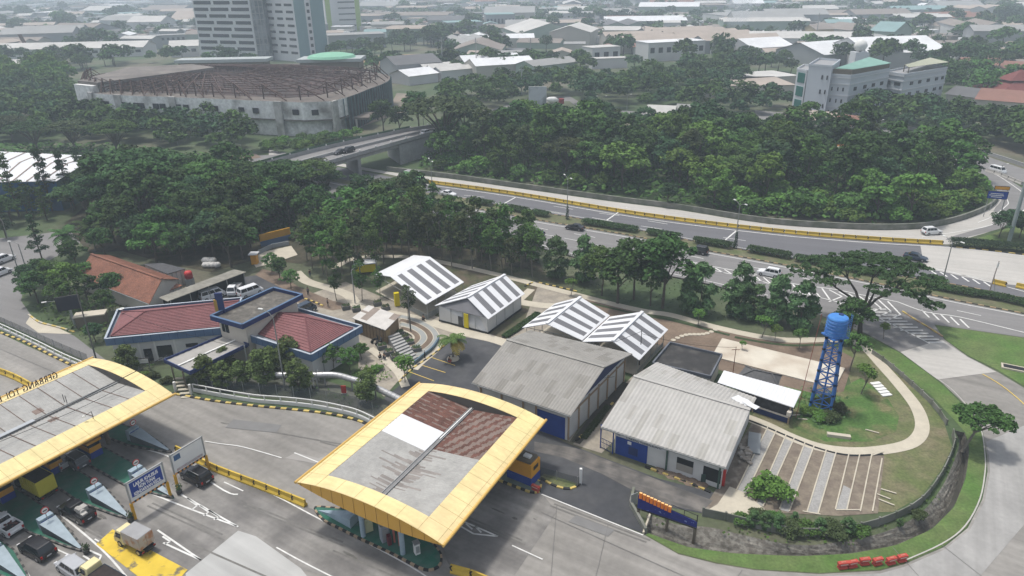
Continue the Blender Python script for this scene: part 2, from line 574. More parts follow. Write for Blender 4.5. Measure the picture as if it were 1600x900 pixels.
lawn = [(1120, 770), (1240, 800), (1395, 800), (1440, 775), (1470, 735), (1488, 700), (1475, 660), (1440, 615), (1400, 582), (1355, 545), (1310, 540), (1330, 600), (1240, 640), (1180, 640), (1150, 700)]
M_lawn = mat('patchy_lawn', (0.10, 0.125, 0.045), rgb2=(0.16, 0.14, 0.085), mix_scale=0.22, mix_sharp=0.14, mix_bias=0.53, var=0.2, scale=0.8, fine=(3, 0.25))
sheet('compound_lawn', lawn, Z1, M_lawn)
sheet('tower_grass', [(1235, 625), (1260, 600), (1310, 610), (1345, 590), (1385, 620), (1405, 650), (1400, 675), (1360, 690), (1290, 690), (1240, 668)], Z2,
  mat('patchy_fresh_grass', (0.065, 0.13, 0.03), rgb2=(0.13, 0.125, 0.06), mix_scale=0.3, mix_sharp=0.1, mix_bias=0.56, var=0.25, scale=0.6, fine=(3, 0.3)))
soil = [(905, 462), (960, 478), (1040, 500), (1120, 514), (1180, 524), (1290, 536), (1335, 560), (1318, 612), (1250, 622), (1190, 610), (1130, 580), (1040, 545), (985, 545), (900, 520)]
sheet('soil_yard', soil, Z2, M_soil)
M_yard = mat('yard_paving', (0.25, 0.225, 0.19), rgb2=(0.32, 0.285, 0.23), mix_scale=0.3, var=0.12, scale=0.6, fine=(2, 0.12))
sheet('compound_yard', [(455, 470), (540, 440), (612, 470), (700, 500), (790, 530), (820, 500), (840, 448), (905, 465), (960, 500), (985, 545), (950, 600), (890, 690), (740, 610), (700, 560), (640, 575), (600, 620), (560, 575), (560, 520), (480, 500)], Z1, M_yard)
sheet('yard_soil_patch', [(380, 445), (410, 420), (430, 425), (470, 450), (520, 470), (560, 478), (520, 485), (455, 470), (420, 460)], Z2, M_soil)
sheet('yard_parking', [(250, 462), (330, 440), (400, 430), (440, 450), (430, 470), (330, 485), (240, 490)], Z2, M_asph_n)
lot = [(715, 524), (785, 538), (740, 600), (800, 640), (880, 690), (945, 716), (1030, 748), (1118, 770), (1108, 783), (1096, 802), (1050, 793), (1002, 770), (985, 766), (990, 790), (1009, 835), (925, 803), (846, 772), (835, 748), (720, 700), (620, 655), (600, 622), (640, 590), (650, 573)]
sheet('service_road', lot, Z3, M_asph_n)
M_dusty = mat('dusty_asphalt', (0.075, 0.072, 0.07), rgb2=(0.18, 0.165, 0.15), mix_scale=0.5, mix_sharp=0.2, mix_bias=0.55, var=0.2, scale=0.3, stripes=(1.6, 0.25, R(-28)))
sheet('service_road_dusty', [(835, 690), (900, 700), (990, 735), (1060, 762), (1114, 782), (1097, 800), (1050, 790), (1000, 767), (985, 764), (940, 740), (880, 715), (835, 705)], Z4, M_dusty)
M_slab = mat('stained_slab', (0.56, 0.52, 0.44), rgb2=(0.38, 0.31, 0.24), mix_scale=0.22, mix_sharp=0.2, mix_bias=0.62, var=0.08, scale=0.4)
c = PL([(1128, 530), (1320, 577), (1304, 608), (1112, 558)])
structure('concrete_slab', MB().prism(c, 0, 0.22), M_slab)
def px_path(name, px, w, z, m, n=5):
 return structure(name, ribbon(MB(), sm(PL(px), n), w, z), m)
px_path('perimeter_path', [(520, 420), (560, 403), (640, 402), (700, 412), (780, 430), (850, 448), (905, 462), (960, 476), (1010, 487), (1050, 493), (1116, 511), (1185, 526), (1235, 532), (1290, 531), (1330, 534), (1354, 546), (1380, 574), (1405, 602), (1432, 637), (1441, 668), (1428, 690), (1395, 701), (1340, 706), (1285, 700), (1240, 685), (1200, 666), (1165, 652)], 1.7, Z4 + .01, M_path)
px_path('yard_walk', [(462, 425), (480, 440), (520, 452), (545, 462), (560, 478), (600, 488), (660, 500), (720, 518), (770, 530), (800, 540)], 2.2, Z4, M_path)
px_path('yard_walk_spur', [(735, 512), (765, 498), (800, 478), (830, 452)], 1.6, Z4 + .01, M_path)
px_path('yard_crosswalk', [(800, 470), (850, 478), (905, 478)], 2.2, Z4 + .02, M_path)
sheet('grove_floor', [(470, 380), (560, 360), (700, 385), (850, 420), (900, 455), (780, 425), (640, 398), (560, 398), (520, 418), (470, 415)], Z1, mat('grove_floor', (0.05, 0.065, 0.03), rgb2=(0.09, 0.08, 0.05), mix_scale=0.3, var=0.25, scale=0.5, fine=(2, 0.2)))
px_path('path_edging', [(905, 470), (960, 483), (1010, 494), (1050, 501), (1116, 518), (1140, 524)], 0.7, Z4 + .02, mat('dark_planting', (0.04, 0.06, 0.025), var=0.4, scale=1.5, fine=(4, 0.4)))
px_path('path_edging', [(1148, 527), (1185, 534), (1235, 540), (1290, 539), (1330, 542)], 0.7, Z4 + .02, MATS['dark_planting'])
top = [(1200, 667), (1213, 673), (1228, 680), (1241, 685), (1258, 691), (1272, 697), (1291, 703), (1306, 708), (1326, 711), (1343, 711), (1362, 710), (1378, 717)]
bot = [(1150, 768), (1163, 777), (1182, 785), (1192, 792), (1218, 796), (1233, 800), (1261, 800), (1278, 803), (1305, 797), (1323, 797), (1344, 800), (1363, 800)]
M_paver = mat('grey_pavers', (0.29, 0.285, 0.275), var=0.1, scale=0.8, fine=(5, 0.15))
M_bay = mat('bay_soil', (0.155, 0.125, 0.10), rgb2=(0.20, 0.17, 0.13), mix_scale=0.5, var=0.15, scale=1, fine=(3, 0.15))
sheet('parking_bays_soil', [(1180, 655), (1200, 664), (1260, 689), (1330, 710), (1382, 712), (1372, 802), (1310, 806), (1200, 800), (1120, 775), (1150, 700)], Z3, M_bay)
for i in range(0, 11):
 if i in (0, 2, 4, 6):
  sheet('parking_bay_paving', [top[i], top[i + 1], bot[i + 1], bot[i]], Z4, M_paver)
sheet('parking_bay_paving', [(1318, 758), (1330, 764), (1323, 797), (1306, 796)], Z4, M_paver)
kb = MB()
for i in range(12):
 a, b = P(*top[i]), P(*bot[i])
 kb.beam(a + Vector((0, 0, .07)), b + Vector((0, 0, .07)), 0.14, 0.14)
for seg in ([(1306, 797), (1344, 797)], [(1254, 799), (1282, 804)], [(1362, 712), (1380, 706)]):
 kb.beam(P(*seg[0], .07), P(*seg[1], .07), 0.16, 0.15)
structure('parking_bay_kerb', kb, M_path)
px_path('bay_drain', [(1170, 657), (1200, 669), (1240, 686), (1285, 703), (1330, 712), (1380, 710)], 0.35, Z4 + .02, M_dark)
sheet('shed_side_dirt', [(1180, 650), (1206, 668), (1160, 770), (1150, 800), (1095, 800), (1112, 775), (1140, 730)], Z3 + .004, mat('dirt_and_rubble', (0.15, 0.125, 0.10), rgb2=(0.30, 0.27, 0.23), mix_scale=0.7, mix_sharp=0.1, mix_bias=0.6, var=0.25, scale=0.8))
sheet('concrete_apron', [(1121, 788), (1140, 760), (1165, 770), (1200, 800), (1175, 812), (1105, 797)], Z4, M_path)
for k in range(11):
 t = k / 10
 x = 1052 + (1118 - 1052) * t
 y = 532 - 17 * t - 3 * math.sin(t * 6)
 p = P(x, y)
 mbs = MB().lathe((0, 0, 0), [(0.42, 0), (0.42, .1), (0.38, .13), (0.001, .13)], 14)
 o = mbs.build('stepping_stone', M_path, loc=(p.x, p.y, .02))
 o.rotation_euler.z = k
 tag(o, '%s round stepping stone from the left in the row across the brown soil' % nth(k + 1), 'stepping stone', 'stepping stones across the soil yard')
# ---------------------------------------------------------------- markings
def lines(name, segs, w, z, m):
 mb = MB()
 for s in segs:
  a, b = P(*s[0], z), P(*s[1], z)
  ribbon(mb, [a, b], w)
 return structure(name, mb, m)
def longline(name, px, w, z, m, n=4):
 return structure(name, ribbon(MB(), sm(PL(px), n), w, z), m)
ZM = 0.078
longline('edge_marking', [(x, y + 3) for x, y in near_up], 0.25, ZM, M_paint_w)
longline('edge_marking', [(560, 326), (700, 348), (820, 376), (900, 398), (1075, 433), (1150, 450), (1200, 462)], 0.2, ZM, M_paint_w)
longline('edge_marking', [(652, 287), (800, 307.5), (1000, 341), (1200, 366), (1350, 379), (1484, 387), (1600, 400)], 0.3, ZM, M_paint_w)
longline('edge_marking', [(700, 304.5), (800, 322), (925, 343), (1075, 373), (1200, 395), (1325, 418)], 0.2, ZM, M_paint_w)
dash = [((842, 356), (856, 359)), ((848, 366), (866, 369)), ((882, 372), (902, 376)), ((897, 365), (930, 371)), ((920, 380), (938, 384)), ((1003, 385), (1011, 387)), ((1062, 396), (1099, 404)), ((1009, 397), (1020, 400)),
  ((1253, 434), (1298, 444)), ((1495, 485), (1533, 493)), ((854, 329), (884, 334)), ((865, 322), (895, 327)), ((936, 333), (968, 337)), ((1001, 353), (1034, 358)), ((1012, 345), (1043, 350)), ((925, 340), (958, 346)),
  ((1130, 371), (1165, 376)), ((730, 310), (760, 314)), ((725, 305), (757, 308)), ((1155, 414), (1190, 420))]
lines('lane_marking', dash, 0.2, ZM, M_paint_w)
lines('transverse_marking', [((655, 293), (668, 288)), ((948, 344), (967, 331)), ((979, 324), (979.5, 323.5)), ((1132, 376), (1150, 361)), ((786, 319), (806, 308))], 0.35, ZM, M_paint_w)
cu = [(1060, 407), (1120, 421), (1180, 432), (1245, 446), (1290, 455), (1345, 468), (1400, 481), (1500, 508)]
cl = [(1060, 409), (1120, 424), (1180, 438), (1222, 448), (1270, 459), (1330, 478), (1385, 503), (1452, 536)]
longline('gore_marking', [(1060, 405), (1120, 418), (1180, 429), (1240, 444), (1300, 452), (1345, 461), (1402, 472)], 0.25, ZM, M_paint_w)
longline('gore_marking', [(1402, 472), (1447, 488), (1500, 496), (1600, 520)], 0.25, ZM, M_paint_w)
longline('gore_marking', [(1060, 407), (1120, 424), (1180, 437), (1240, 456), (1300, 470), (1330, 480), (1385, 503), (1452, 537)], 0.25, ZM, M_paint_w)
chev = []
for k in range(22):
 t = k / 21
 x = 1075 + (1395 - 1075) * t
 yu = np.interp(x, [1060, 1120, 1180, 1240, 1300, 1345, 1402], [405, 418, 429, 444, 452, 461, 472])
 yl = np.interp(x + 8, [1060, 1120, 1180, 1240, 1300, 1330, 1385, 1452], [407, 424, 437, 456, 470, 480, 503, 537])
 if x < 1290:
  chev.append(((x - 4, yu), (x + 9, yl)))
 else:
  ym = (yu + yl) / 2
  chev.append(((x - 8, yu), (x + 12, ym)))
  chev.append(((x + 12, ym), (x - 14 + 8 * t, min(yl, ym + 8))))
lines('gore_chevrons', chev, 0.3, ZM, M_paint_w)
hz = []
for k in range(12):
 y = 483 + k * 4.7
 hz.append(((1330 + k * 11.0, y), (1385 + k * 8.2, y)))
lines('gore_bars', hz, 0.32, ZM, M_paint_w)
hz2 = [((1440 + k * 15, 484 + k * 3.6), (1452 + k * 15.5, 496 + k * 4)) for k in range(5)]
lines('gore_bars', hz2, 0.3, ZM, M_paint_w)
longline('edge_marking', [(1464, 592), (1485, 607), (1507, 630), (1522, 650), (1534, 676), (1539, 712), (1539, 737), (1531, 780), (1508, 822), (1472, 850), (1410, 878)], 0.14, ZM, M_conc_l)
longline('edge_marking', [(1535, 585), (1565, 603), (1600, 632), (1660, 690)], 0.16, ZM, M_paint_y)
longline('edge_marking', [(1440, 417), (1480, 424), (1545, 441), (1600, 456)], 0.25, ZM, M_paint_w)
lines('gore_chevrons', [((1452 + 17 * k, 421 + 3.8 * k), (1463 + 17 * k, 428.5 + 3.8 * k)) for k in range(6)], 0.35, ZM, M_paint_w)
longline('edge_marking', [(1440, 419), (1475, 425), (1545, 437.5)], 0.18, ZM, M_paint_w)
longline('edge_marking', [(1440, 371), (1500, 362), (1545, 353), (1590, 335), (1610, 318), (1600, 303), (1563, 277), (1547, 270)], 0.25, 0.085, M_paint_w)
longline('edge_marking', [(1528, 348), (1552, 338), (1572, 322), (1575, 316), (1568, 304), (1560, 300)], 0.22, 0.085, M_paint_w)
sheet('paler_slab', [(1407, 550), (1450, 537), (1472, 531), (1512, 558), (1557, 581), (1465, 593), (1450, 582)], Z3, M_conc_l)
sheet('paler_slab', [(372, 829), (400, 838), (470, 888), (560, 1000), (300, 1000), (290, 896)], Z2 + .004, mat('pale_slab', (0.38, 0.38, 0.37), var=0.1, scale=0.25, stripes=(1.0, 0.12, R(-33))))
sheet('paler_slab', [(498, 716), (526, 706), (560, 722), (535, 735), (500, 725), (445, 716), (462, 707)], Z2, mat('slightly_paler', (.29, .277, .26), var=.1, scale=.3))
M_lane = mat('worn_lane', (0.155, 0.148, 0.142), rgb2=(0.235, 0.225, 0.21), mix_scale=0.15, var=0.18, scale=0.3, stripes=(0.8, 0.28, R(-33)), fine=(2, 0.08))
sheet('toll_lane_surface', [(-40, 700), (160, 668), (268, 705), (330, 735), (500, 800), (670, 890), (760, 960), (470, 890), (372, 829), (300, 896), (250, 960), (-60, 960)], Z2, M_lane)
sheet('toll_lane_surface', [(846, 770), (800, 740), (690, 700), (640, 720), (700, 880), (720, 900), (800, 905), (870, 800)], Z2, M_lane)
sheet('ramp_patch', [(1285, 900), (1375, 896), (1412, 886), (1475, 859), (1516, 827), (1539, 782), (1547, 737), (1545, 712), (1541, 690), (1600, 665), (1660, 700), (1600, 820), (1480, 960), (1300, 960)], Z2, mat('ramp_concrete', (0.29, 0.285, 0.275), var=0.14, scale=0.2, fine=(1.5, .07), stripes=(1.0, 0.12, R(60))))
longline('lane_marking', [(165, 676), (222, 700), (275, 719), (350, 767), (372, 773)], 0.2, ZM, M_paint_w)
longline('lane_marking', [(150, 725), (207, 757), (232, 770), (300, 797), (370, 823)], 0.2, ZM, M_paint_w)
longline('lane_marking', [(95, 805), (140, 842), (170, 870), (196, 900), (220, 930)], 0.2, ZM, M_paint_w)
longline('lane_marking', [(0, 859), (22, 874), (40, 892), (55, 920)], 0.2, ZM, M_paint_w)
longline('lane_marking', [(385, 755), (430, 775), (500, 812), (560, 842), (640, 885), (690, 918)], 0.16, ZM, M_paint_w)
longline('lane_marking', [(320, 690), (345, 694), (380, 699), (440, 716)], 0.14, ZM, M_paint_w)
longline('lane_marking', [(460, 708), (500, 724)], 0.16, ZM, M_paint_w)
longline('lane_marking', [(432, 856), (470, 877), (525, 905)], 0.16, ZM, M_paint_w)
lines('lane_marking', [((800, 852), (848, 874)), ((846, 772), (1005, 836)), ((148, 842), (196, 870)), ((350, 753), (380, 767)), ((88, 858), (106, 866))], 0.15, ZM, M_paint_w)
def zig(px, side, w=0.22):
 return [((px[0] + a, px[1] + b), (px[0] + c, px[1] + d)) for a, b, c, d in side]
lines('island_chevrons', [((282, 772), (372, 823)), ((292, 778), (308, 790)), ((308, 790), (300, 796)), ((312, 790), (326, 800)), ((326, 800), (318, 806)), ((326, 797), (342, 808)), ((342, 808), (334, 812))], 0.2, ZM, M_paint_w)
lines('island_chevrons', [((255, 848), (314, 875)), ((246, 828), (314, 875)), ((254, 838), (266, 846)), ((266, 846), (258, 850)), ((130, 868), (152, 882)), ((152, 882), (158, 868)), ((158, 868), (140, 860))], 0.2, ZM, M_paint_w)
lines('island_chevrons', [((718, 812), (778, 838)), ((716, 820), (740, 834)), ((740, 834), (778, 838)), ((728, 818), (738, 827)), ((742, 822), (752, 832))], 0.2, ZM, M_paint_w)
M_byel = mat('worn_yellow_surfacing', (0.60, 0.43, 0.05), rgb2=(0.16, 0.14, 0.09), mix_scale=0.8, mix_sharp=0.04, mix_bias=0.6, var=0.15, scale=0.6)
sheet('yellow_surfacing', [(150, 850), (176, 827), (240, 862), (293, 890), (262, 925), (215, 900)], 0.07, M_byel)
lines('joint_line', [((845, 800), (1270, 990)), ((0, 545), (105, 590)), ((1470, 850), (1540, 905)), ((1395, 855), (1440, 905)), ((870, 790), (860, 910)), ((950, 820), (930, 905)), ((1160, 890), (1150, 905))], 0.06, 0.074,
  mat('joint_sealant', (0.16, 0.155, 0.15), var=0.1))
lines('bay_marking', [((670, 557), (711, 571)), ((654, 569), (696, 582)), ((640, 581), (678, 595))], 0.12, ZM, M_paint_y)
# ---------------------------------------------------------------- kerbs
M_kred = mat('faded_red_black_kerb', (0.05, 0.04, 0.038), var=0.2)
M_kor = mat('faded_ochre_kerb', (0.36, 0.25, 0.15), var=0.2)
kerb('median_kerb', [(x, y - 0.6) for x, y in near_up[1:]], M_kred, M_kor, 0.25, 0.16, 0.9)
kerb('median_kerb', [(700, 306.5), (800, 324.5), (925, 345.5), (1075, 375.5), (1200, 397.5), (1325, 420.5), (1473, 441.5), (1600, 466.5)], M_kred, M_kor, 0.2, 0.14, 1.0)
kerb('roadside_kerb', [(820, 381), (900, 403), (1075, 438), (1150, 456), (1240, 479), (1282, 493)], M_blk, M_kred, 0.35, 0.18, 1.0)
kerb('plaza_kerb', [(-200, 466), (0, 520), (107, 569), (200, 602), (277, 617), (340, 628), (400, 635), (480, 643), (530, 650), (565, 660), (600, 675)], M_blk, M_yel, 0.35, 0.2, 0.85)
kerb('shed_front_kerb', [(1008, 730), (1040, 742), (1075, 755), (1112, 771)], M_blk, M_yel, 0.3, 0.22, 0.75)
kerb('alley_kerb', [(900, 690), (920, 672), (940, 650), (958, 630)], M_blk, M_yel, 0.3, 0.22, 0.75)
kerb('planter_kerb', [(845, 748), (862, 758), (880, 764), (895, 764), (907, 756)], M_blk, M_yel, 0.3, 0.2, 0.8)
kerb('yard_kerb', [(837, 441), (850, 444), (885, 452), (905, 457)], M_blk, M_yel, 0.3, 0.2, 0.75)
kerb('yard_kerb', [(842, 489), (825, 500), (800, 518), (783, 530)], M_blk, M_yel, 0.3, 0.2, 0.75)
kerb('yard_kerb', [(820, 448), (834, 441)], M_blk, M_yel, 0.3, 0.2, 0.6)
kerb('car_park_kerb', [(712, 524), (695, 540), (672, 558), (640, 580), (622, 600)], M_blk, M_yel, 0.25, 0.18, 0.75)
kerb('yard_kerb', [(472, 466), (490, 472), (508, 480)], M_blk, M_yel, 0.3, 0.2, 0.75)
kerb('compound_lane_kerb', [(45, 492), (62, 504), (92, 512), (118, 520)], M_path, M_yel, 0.3, 0.2, 1.2)
kerb('slip_road_kerb', [(1484, 386), (1540, 391), (1600, 398.5), (1700, 410)], M_blk, M_yel, 0.3, 0.2, 1.2)
kerb('gore_kerb', [(1410, 487), (1430, 500), (1452, 513), (1478, 530)], M_yel, M_kor, 0.3, 0.18, 1.2)
M_oil = mat('oil_stain', (.12, .115, .105), var=.3, scale=1)
_ro = random.Random(4)
def stain(px, w, l, ang):
 p = P(*px)
 n = 14
 pts = []
 for k in range(n):
  a = 2 * math.pi * k / n
  r = _ro.uniform(.7, 1.15)
  x, y = l * r * math.cos(a), w * r * math.sin(a)
  pts.append((p.x + x * math.cos(ang) - y * math.sin(ang), p.y + x * math.sin(ang) + y * math.cos(ang)))
 sheet('oil_stain', pts, .052, M_oil, pixels=False)
for _ in range(16):
 x, y = _ro.choice([(300, 770), (180, 800), (90, 850), (560, 880), (780, 820), (600, 690), (450, 700)])
 stain((x + _ro.uniform(-60, 60), y + _ro.uniform(-25, 25)), _ro.uniform(.08, .22), _ro.uniform(.2, 1.1), R(-33))
lines('tyre_mark', [((x, y), (x + dx, y + dx * m)) for x, y, dx, m in ((230, 790, 120, .45), (238, 786, 110, .45), (300, 850, 150, .44), (380, 790, 160, .4), (386, 787, 150, .4), (520, 860, 130, .42), (120, 820, 60, .55), (126, 817, 60, .55), (60, 800, 40, .6), (345, 660, 190, .18), (700, 800, 120, .43), (706, 797, 110, .43), (860, 790, 150, .38), (866, 787, 150, .38), (500, 690, 60, .25))], .22, .05, mat('tyre_mark', (.15, .145, .135), var=.2, scale=1.5))
sheet('asphalt_patch', [(900, 805), (960, 828), (950, 838), (888, 815)], .04, mat('patch_asphalt', (.17, .168, .165), var=.1))
sheet('asphalt_patch', [(365, 655), (440, 664), (432, 676), (352, 668)], .04, MATS['patch_asphalt'])
sheet('asphalt_patch', [(1045, 392), (1120, 405), (1112, 411), (1038, 398)], .05, MATS['patch_asphalt'])
sheet('fence_strip', [(300, 588), (330, 578), (430, 578), (500, 592), (560, 610), (640, 640), (600, 664), (560, 645), (490, 630), (400, 620), (310, 606)], .03, mat('dark_service_strip', (.11, .11, .105), rgb2=(.07, .08, .05), mix_scale=.4, var=.2, scale=.6, fine=(2, .15)))
sheet('alley_paving', [(895, 694), (940, 708), (958, 690), (992, 628), (1018, 585), (1002, 575), (975, 600), (930, 655)], .02, M_yard)
sheet('alley_soil', [(893, 690), (906, 694), (940, 655), (985, 600), (972, 596), (930, 640)], .045, mat('alley_dark', (.06, .055, .045), var=.3, scale=1))
sheet('litter_painted_shade', [(100, 350), (160, 300), (300, 292), (430, 312), (640, 335), (840, 400), (850, 425), (740, 408), (640, 396), (500, 400), (470, 412), (400, 405), (330, 425), (260, 412), (190, 392), (140, 395)], .05, mat('litter_painted_shade', (.035, .035, .02), rgb2=(.06, .05, .03), mix_scale=.4, var=.3, scale=.6, fine=(2, .3)))  # litter coloured near black to paint in the shade under the grove crowns
p = P(1592, 578)
structure('drain_box', MB().box((p.x, p.y, .12), (4.5, 1.6, .3), R(-30)), M_moss_d if False else M_path)
structure('drain_opening', MB().box((p.x, p.y, .2), (4.0, 1.1, .16), R(-30)), M_dark)
sheet('hall_surround', [(596, 476), (610, 440), (668, 398), (700, 410), (780, 434), (850, 450), (905, 464), (905, 530), (860, 520), (800, 535), (740, 525), (680, 505)], -.004, mat('planted_soil', (.10, .078, .055), rgb2=(.065, .075, .035), mix_scale=.35, var=.2, scale=.8, fine=(2, .2)))
# ================================================================ VEHICLES
def paint(name, rgb, rough=0.25):
 m = mat('car_paint_' + name, rgb, rough=rough, var=0.04, scale=2, spec=0.5)
 return m
P_black = paint('black', (0.012, 0.012, 0.015)); P_white = paint('white', (0.66, 0.67, 0.68)); P_silver = paint('silver', (0.36, 0.37, 0.39), 0.3)
P_grey = paint('grey', (0.09, 0.095, 0.105)); P_cream = paint('cream', (0.62, 0.55, 0.30), 0.5); P_yellow = paint('yellow', (0.50, 0.44, 0.04), 0.5)
P_blue = paint('dark_blue', (0.02, 0.035, 0.06)); P_green = paint('light_green', (0.30, 0.62, 0.25), 0.4); P_red = paint('dark_red', (0.10, 0.012, 0.012))
M_tail = mat('red_lamp', (0.35, 0.015, 0.01), rough=0.3, var=0); M_head = mat('clear_lamp', (0.6, 0.6, 0.62), rough=0.15, var=0)
M_plate = mat('number_plate', (0.5, 0.5, 0.5), var=0); M_rim = mat('alloy_rim', (0.35, 0.35, 0.36), rough=0.35, metal=0.5, var=0)
KINDS = {  # L, W, H, hood z, belt z, x of: windscreen base, roof front, roof rear, rear base (fractions of L from the centre), tail z
 'suv': (4.4, 1.82, 1.72, 1.0, 1.06, .20, .08, -.40, -.485, 1.0),
 'mpv': (4.3, 1.72, 1.66, .98, 1.02, .27, .13, -.38, -.485, 1.0),
 'sedan': (4.5, 1.78, 1.44, .86, .93, .20, .05, -.22, -.37, .98),
 'van': (4.7, 1.75, 1.95, 1.0, 1.12, .40, .27, -.45, -.495, 1.1),
 'pickup': (5.0, 1.8, 1.72, 1.02, 1.08, .22, .10, -.08, -.12, .95),
}
def wheels(t, L, W, r, xs, wid=.22):
 for x in xs:
  for s in (-1, 1):
   def cyl(r0, w0, w1):
    m = MB()
    n = 16
    for y in (w0, w1):
     for k in range(n):
      a = 2 * math.pi * k / n
      m.v.append((r0 * math.cos(a), y, r0 * math.sin(a)))
    m.add([], [])
    m.f += [(k, (k + 1) % n, n + (k + 1) % n, n + k) for k in range(n)] + [tuple(range(n))[::-1], tuple(range(n, 2 * n))]
    m.m += [0] * (n + 2)
    return m
   w = cyl(r, -wid / 2, wid / 2).build('wheel', M_rub, t, (x, s * (W / 2 - wid / 2 + .01), r))
   cyl(r * .6, -wid / 2 - .012, wid / 2 + .012).build('rim', M_rim, w)
def car_proto(kind, pm, rails=False, hasbed=False):
 L, W, H, zh, zb, xw, rf, rr_, rb, zt = KINDS[kind]
 t = thing(kind, 'x', 'car')
 hl, hw = L / 2, W / 2
 st = [(-hl, .38, zt - .25, hw * .86), (-hl + .08, .30, zt - .04, hw * .95), (-hl + .5, .26, zt, hw), (rb * L if kind != 'pickup' else -hl + .6, .26, zt if kind != 'pickup' else zt, hw), (0, .24, zb - .02, hw), (xw * L, .24, zb - .03, hw), (xw * L + .25, .25, zh, hw * .99), (hl - .35, .26, zh - .12, hw * .95), (hl - .06, .30, zh - .30, hw * .86), (hl, .36, zh - .42, hw * .78)]
 st = sorted(set(st))
 b = MB()
 n = 6
 for x, z0, z1, w in st:
  for p in ((-w, z0), (-w, z1 - .13), (-w + .11, z1), (w - .11, z1), (w, z1 - .13), (w, z0)):
   b.v.append((x, p[0], p[1]))
 for i in range(len(st) - 1):
  for k in range(n):
   b.f.append((i * n + k, (i + 1) * n + k, (i + 1) * n + (k + 1) % n, i * n + (k + 1) % n)); b.m.append(0)
 b.f += [tuple(range(n))[::-1], tuple(range((len(st) - 1) * n, len(st) * n))][::1]; b.m += [0, 0]
 xb0, xb1, xr0, xr1 = rb * L, xw * L, rr_ * L, rf * L
 wb, wr = hw - .06, hw - .22
 zc = zb - .06
 cv = [(xb0, -wb, zc), (xb1, -wb, zc), (xb1, wb, zc), (xb0, wb, zc), (xr0, -wr, H - .03), (xr1, -wr, H - .03), (xr1, wr, H - .03), (xr0, wr, H - .03),
   (xr0 + .15, -wr + .12, H), (xr1 - .15, -wr + .12, H), (xr1 - .15, wr - .12, H), (xr0 + .15, wr - .12, H)]
 b.add(cv, [(0, 1, 5, 4), (1, 2, 6, 5), (2, 3, 7, 6), (3, 0, 4, 7), (4, 5, 9, 8), (5, 6, 10, 9), (6, 7, 11, 10), (7, 4, 8, 11), (8, 9, 10, 11)])
 b.build('body', pm, t, smooth=False)
 V = [Vector(v) for v in cv]
 def pane(name, a, b_, c, d, u0, u1, v0, v1):
  def q(u, v):
   return a.lerp(b_, u).lerp(d.lerp(c, u), v)
  nr = (b_ - a).cross(d - a).normalized()
  mid = (a + c) / 2
  if nr.dot(mid - Vector((0, 0, .8))) < 0:
   nr = -nr
  o = nr * .012
  MB().quad(q(u0, v0) + o, q(u1, v0) + o, q(u1, v1) + o, q(u0, v1) + o).build(name, M_glass, t)
 pane('windscreen', V[1], V[2], V[6], V[5], .04, .96, .12, .93)
 pane('rear_window', V[3], V[0], V[4], V[7], .08, .92, .2, .9)
 cuts = {'suv': (.03, .33, .66, .97), 'mpv': (.03, .33, .66, .97), 'sedan': (.06, .5, .94), 'van': (.03, .34, .66, .97), 'pickup': (.05, .5, .95)}[kind]
 for i in range(len(cuts) - 1):
  pane('side_window', V[0], V[1], V[5], V[4], cuts[i] + .012, cuts[i + 1] - .012, .2, .9)
  pane('side_window', V[3], V[2], V[6], V[7], cuts[i] + .012, cuts[i + 1] - .012, .2, .9)
 wheels(t, L, W, .34 if kind != 'sedan' else .32, (-L * .31, L * .31))
 for s in (-1, 1):
  MB().box((hl - .07, s * (hw * .68), zh - .33), (.14, .34, .16)).build('headlight', M_head, t)
  MB().box((-hl + .03, s * (hw * .80), zt - .22), (.1, .2, .3 if kind != 'sedan' else .18)).build('tail_light', M_tail, t)
  MB().box((xw * L - .1, s * (hw + .09), zb + .02), (.12, .2, .13)).build('mirror', pm, t)
 MB().box((-hl - .005, 0, .62), (.03, .46, .14)).build('number_plate', M_plate, t)
 MB().box((-hl + .02, 0, .42), (.1, W * .84, .16)).build('bumper', M_blk, t)
 if rails:
  for s in (-1, 1):
   MB().beam((xr0 + .1, s * (wr - .05), H + .04), (xr1 - .2, s * (wr - .05), H + .04), .05).build('roof_rail', M_steel, t)
 if kind == 'pickup':
  bd = MB()
  x0, x1, zf, ztp = -hl + .12, rb * L - .08, .8, 1.12
  for s in (-1, 1):
   bd.box(((x0 + x1) / 2, s * (hw - .05), .98), (x1 - x0, .1, .36))
  bd.box((x0, 0, .98), (.1, W - .1, .36))
  bd.box((x1, 0, 1.0), (.08, W - .1, .5))
  bd.build('load_bed', pm, t)
  MB().box(((x0 + x1) / 2, 0, .97), (x1 - x0 - .1, W - .22, .04)).build('bed_floor', M_dark, t)
 return t
LIB = {}
def place(t, c, hd, label, group=None, cat='car', z=0.1):
 a = P(*c)
 b = P(c[0] + hd[0], c[1] + hd[1])
 t.location = (a.x, a.y, z)
 t.rotation_euler = (0, 0, math.atan2(b.y - a.y, b.x - a.x))
 t['label'] = label
 t['category'] = cat
 if group:
  t['group'] = group
 return t
def car(kind, pm, c, hd, label, name='parked_car', rails=False, group=None, z=.085, cat='car', sc=None):
 key = (kind, pm.name, rails)
 if key not in LIB:
  LIB[key] = car_proto(kind, pm, rails)
  t = LIB[key]
 else:
  t = dup(LIB[key])
 t.name = name
 if sc:
  t.scale = (sc,) * 3
 return place(t, c, hd, label, group, cat, z)
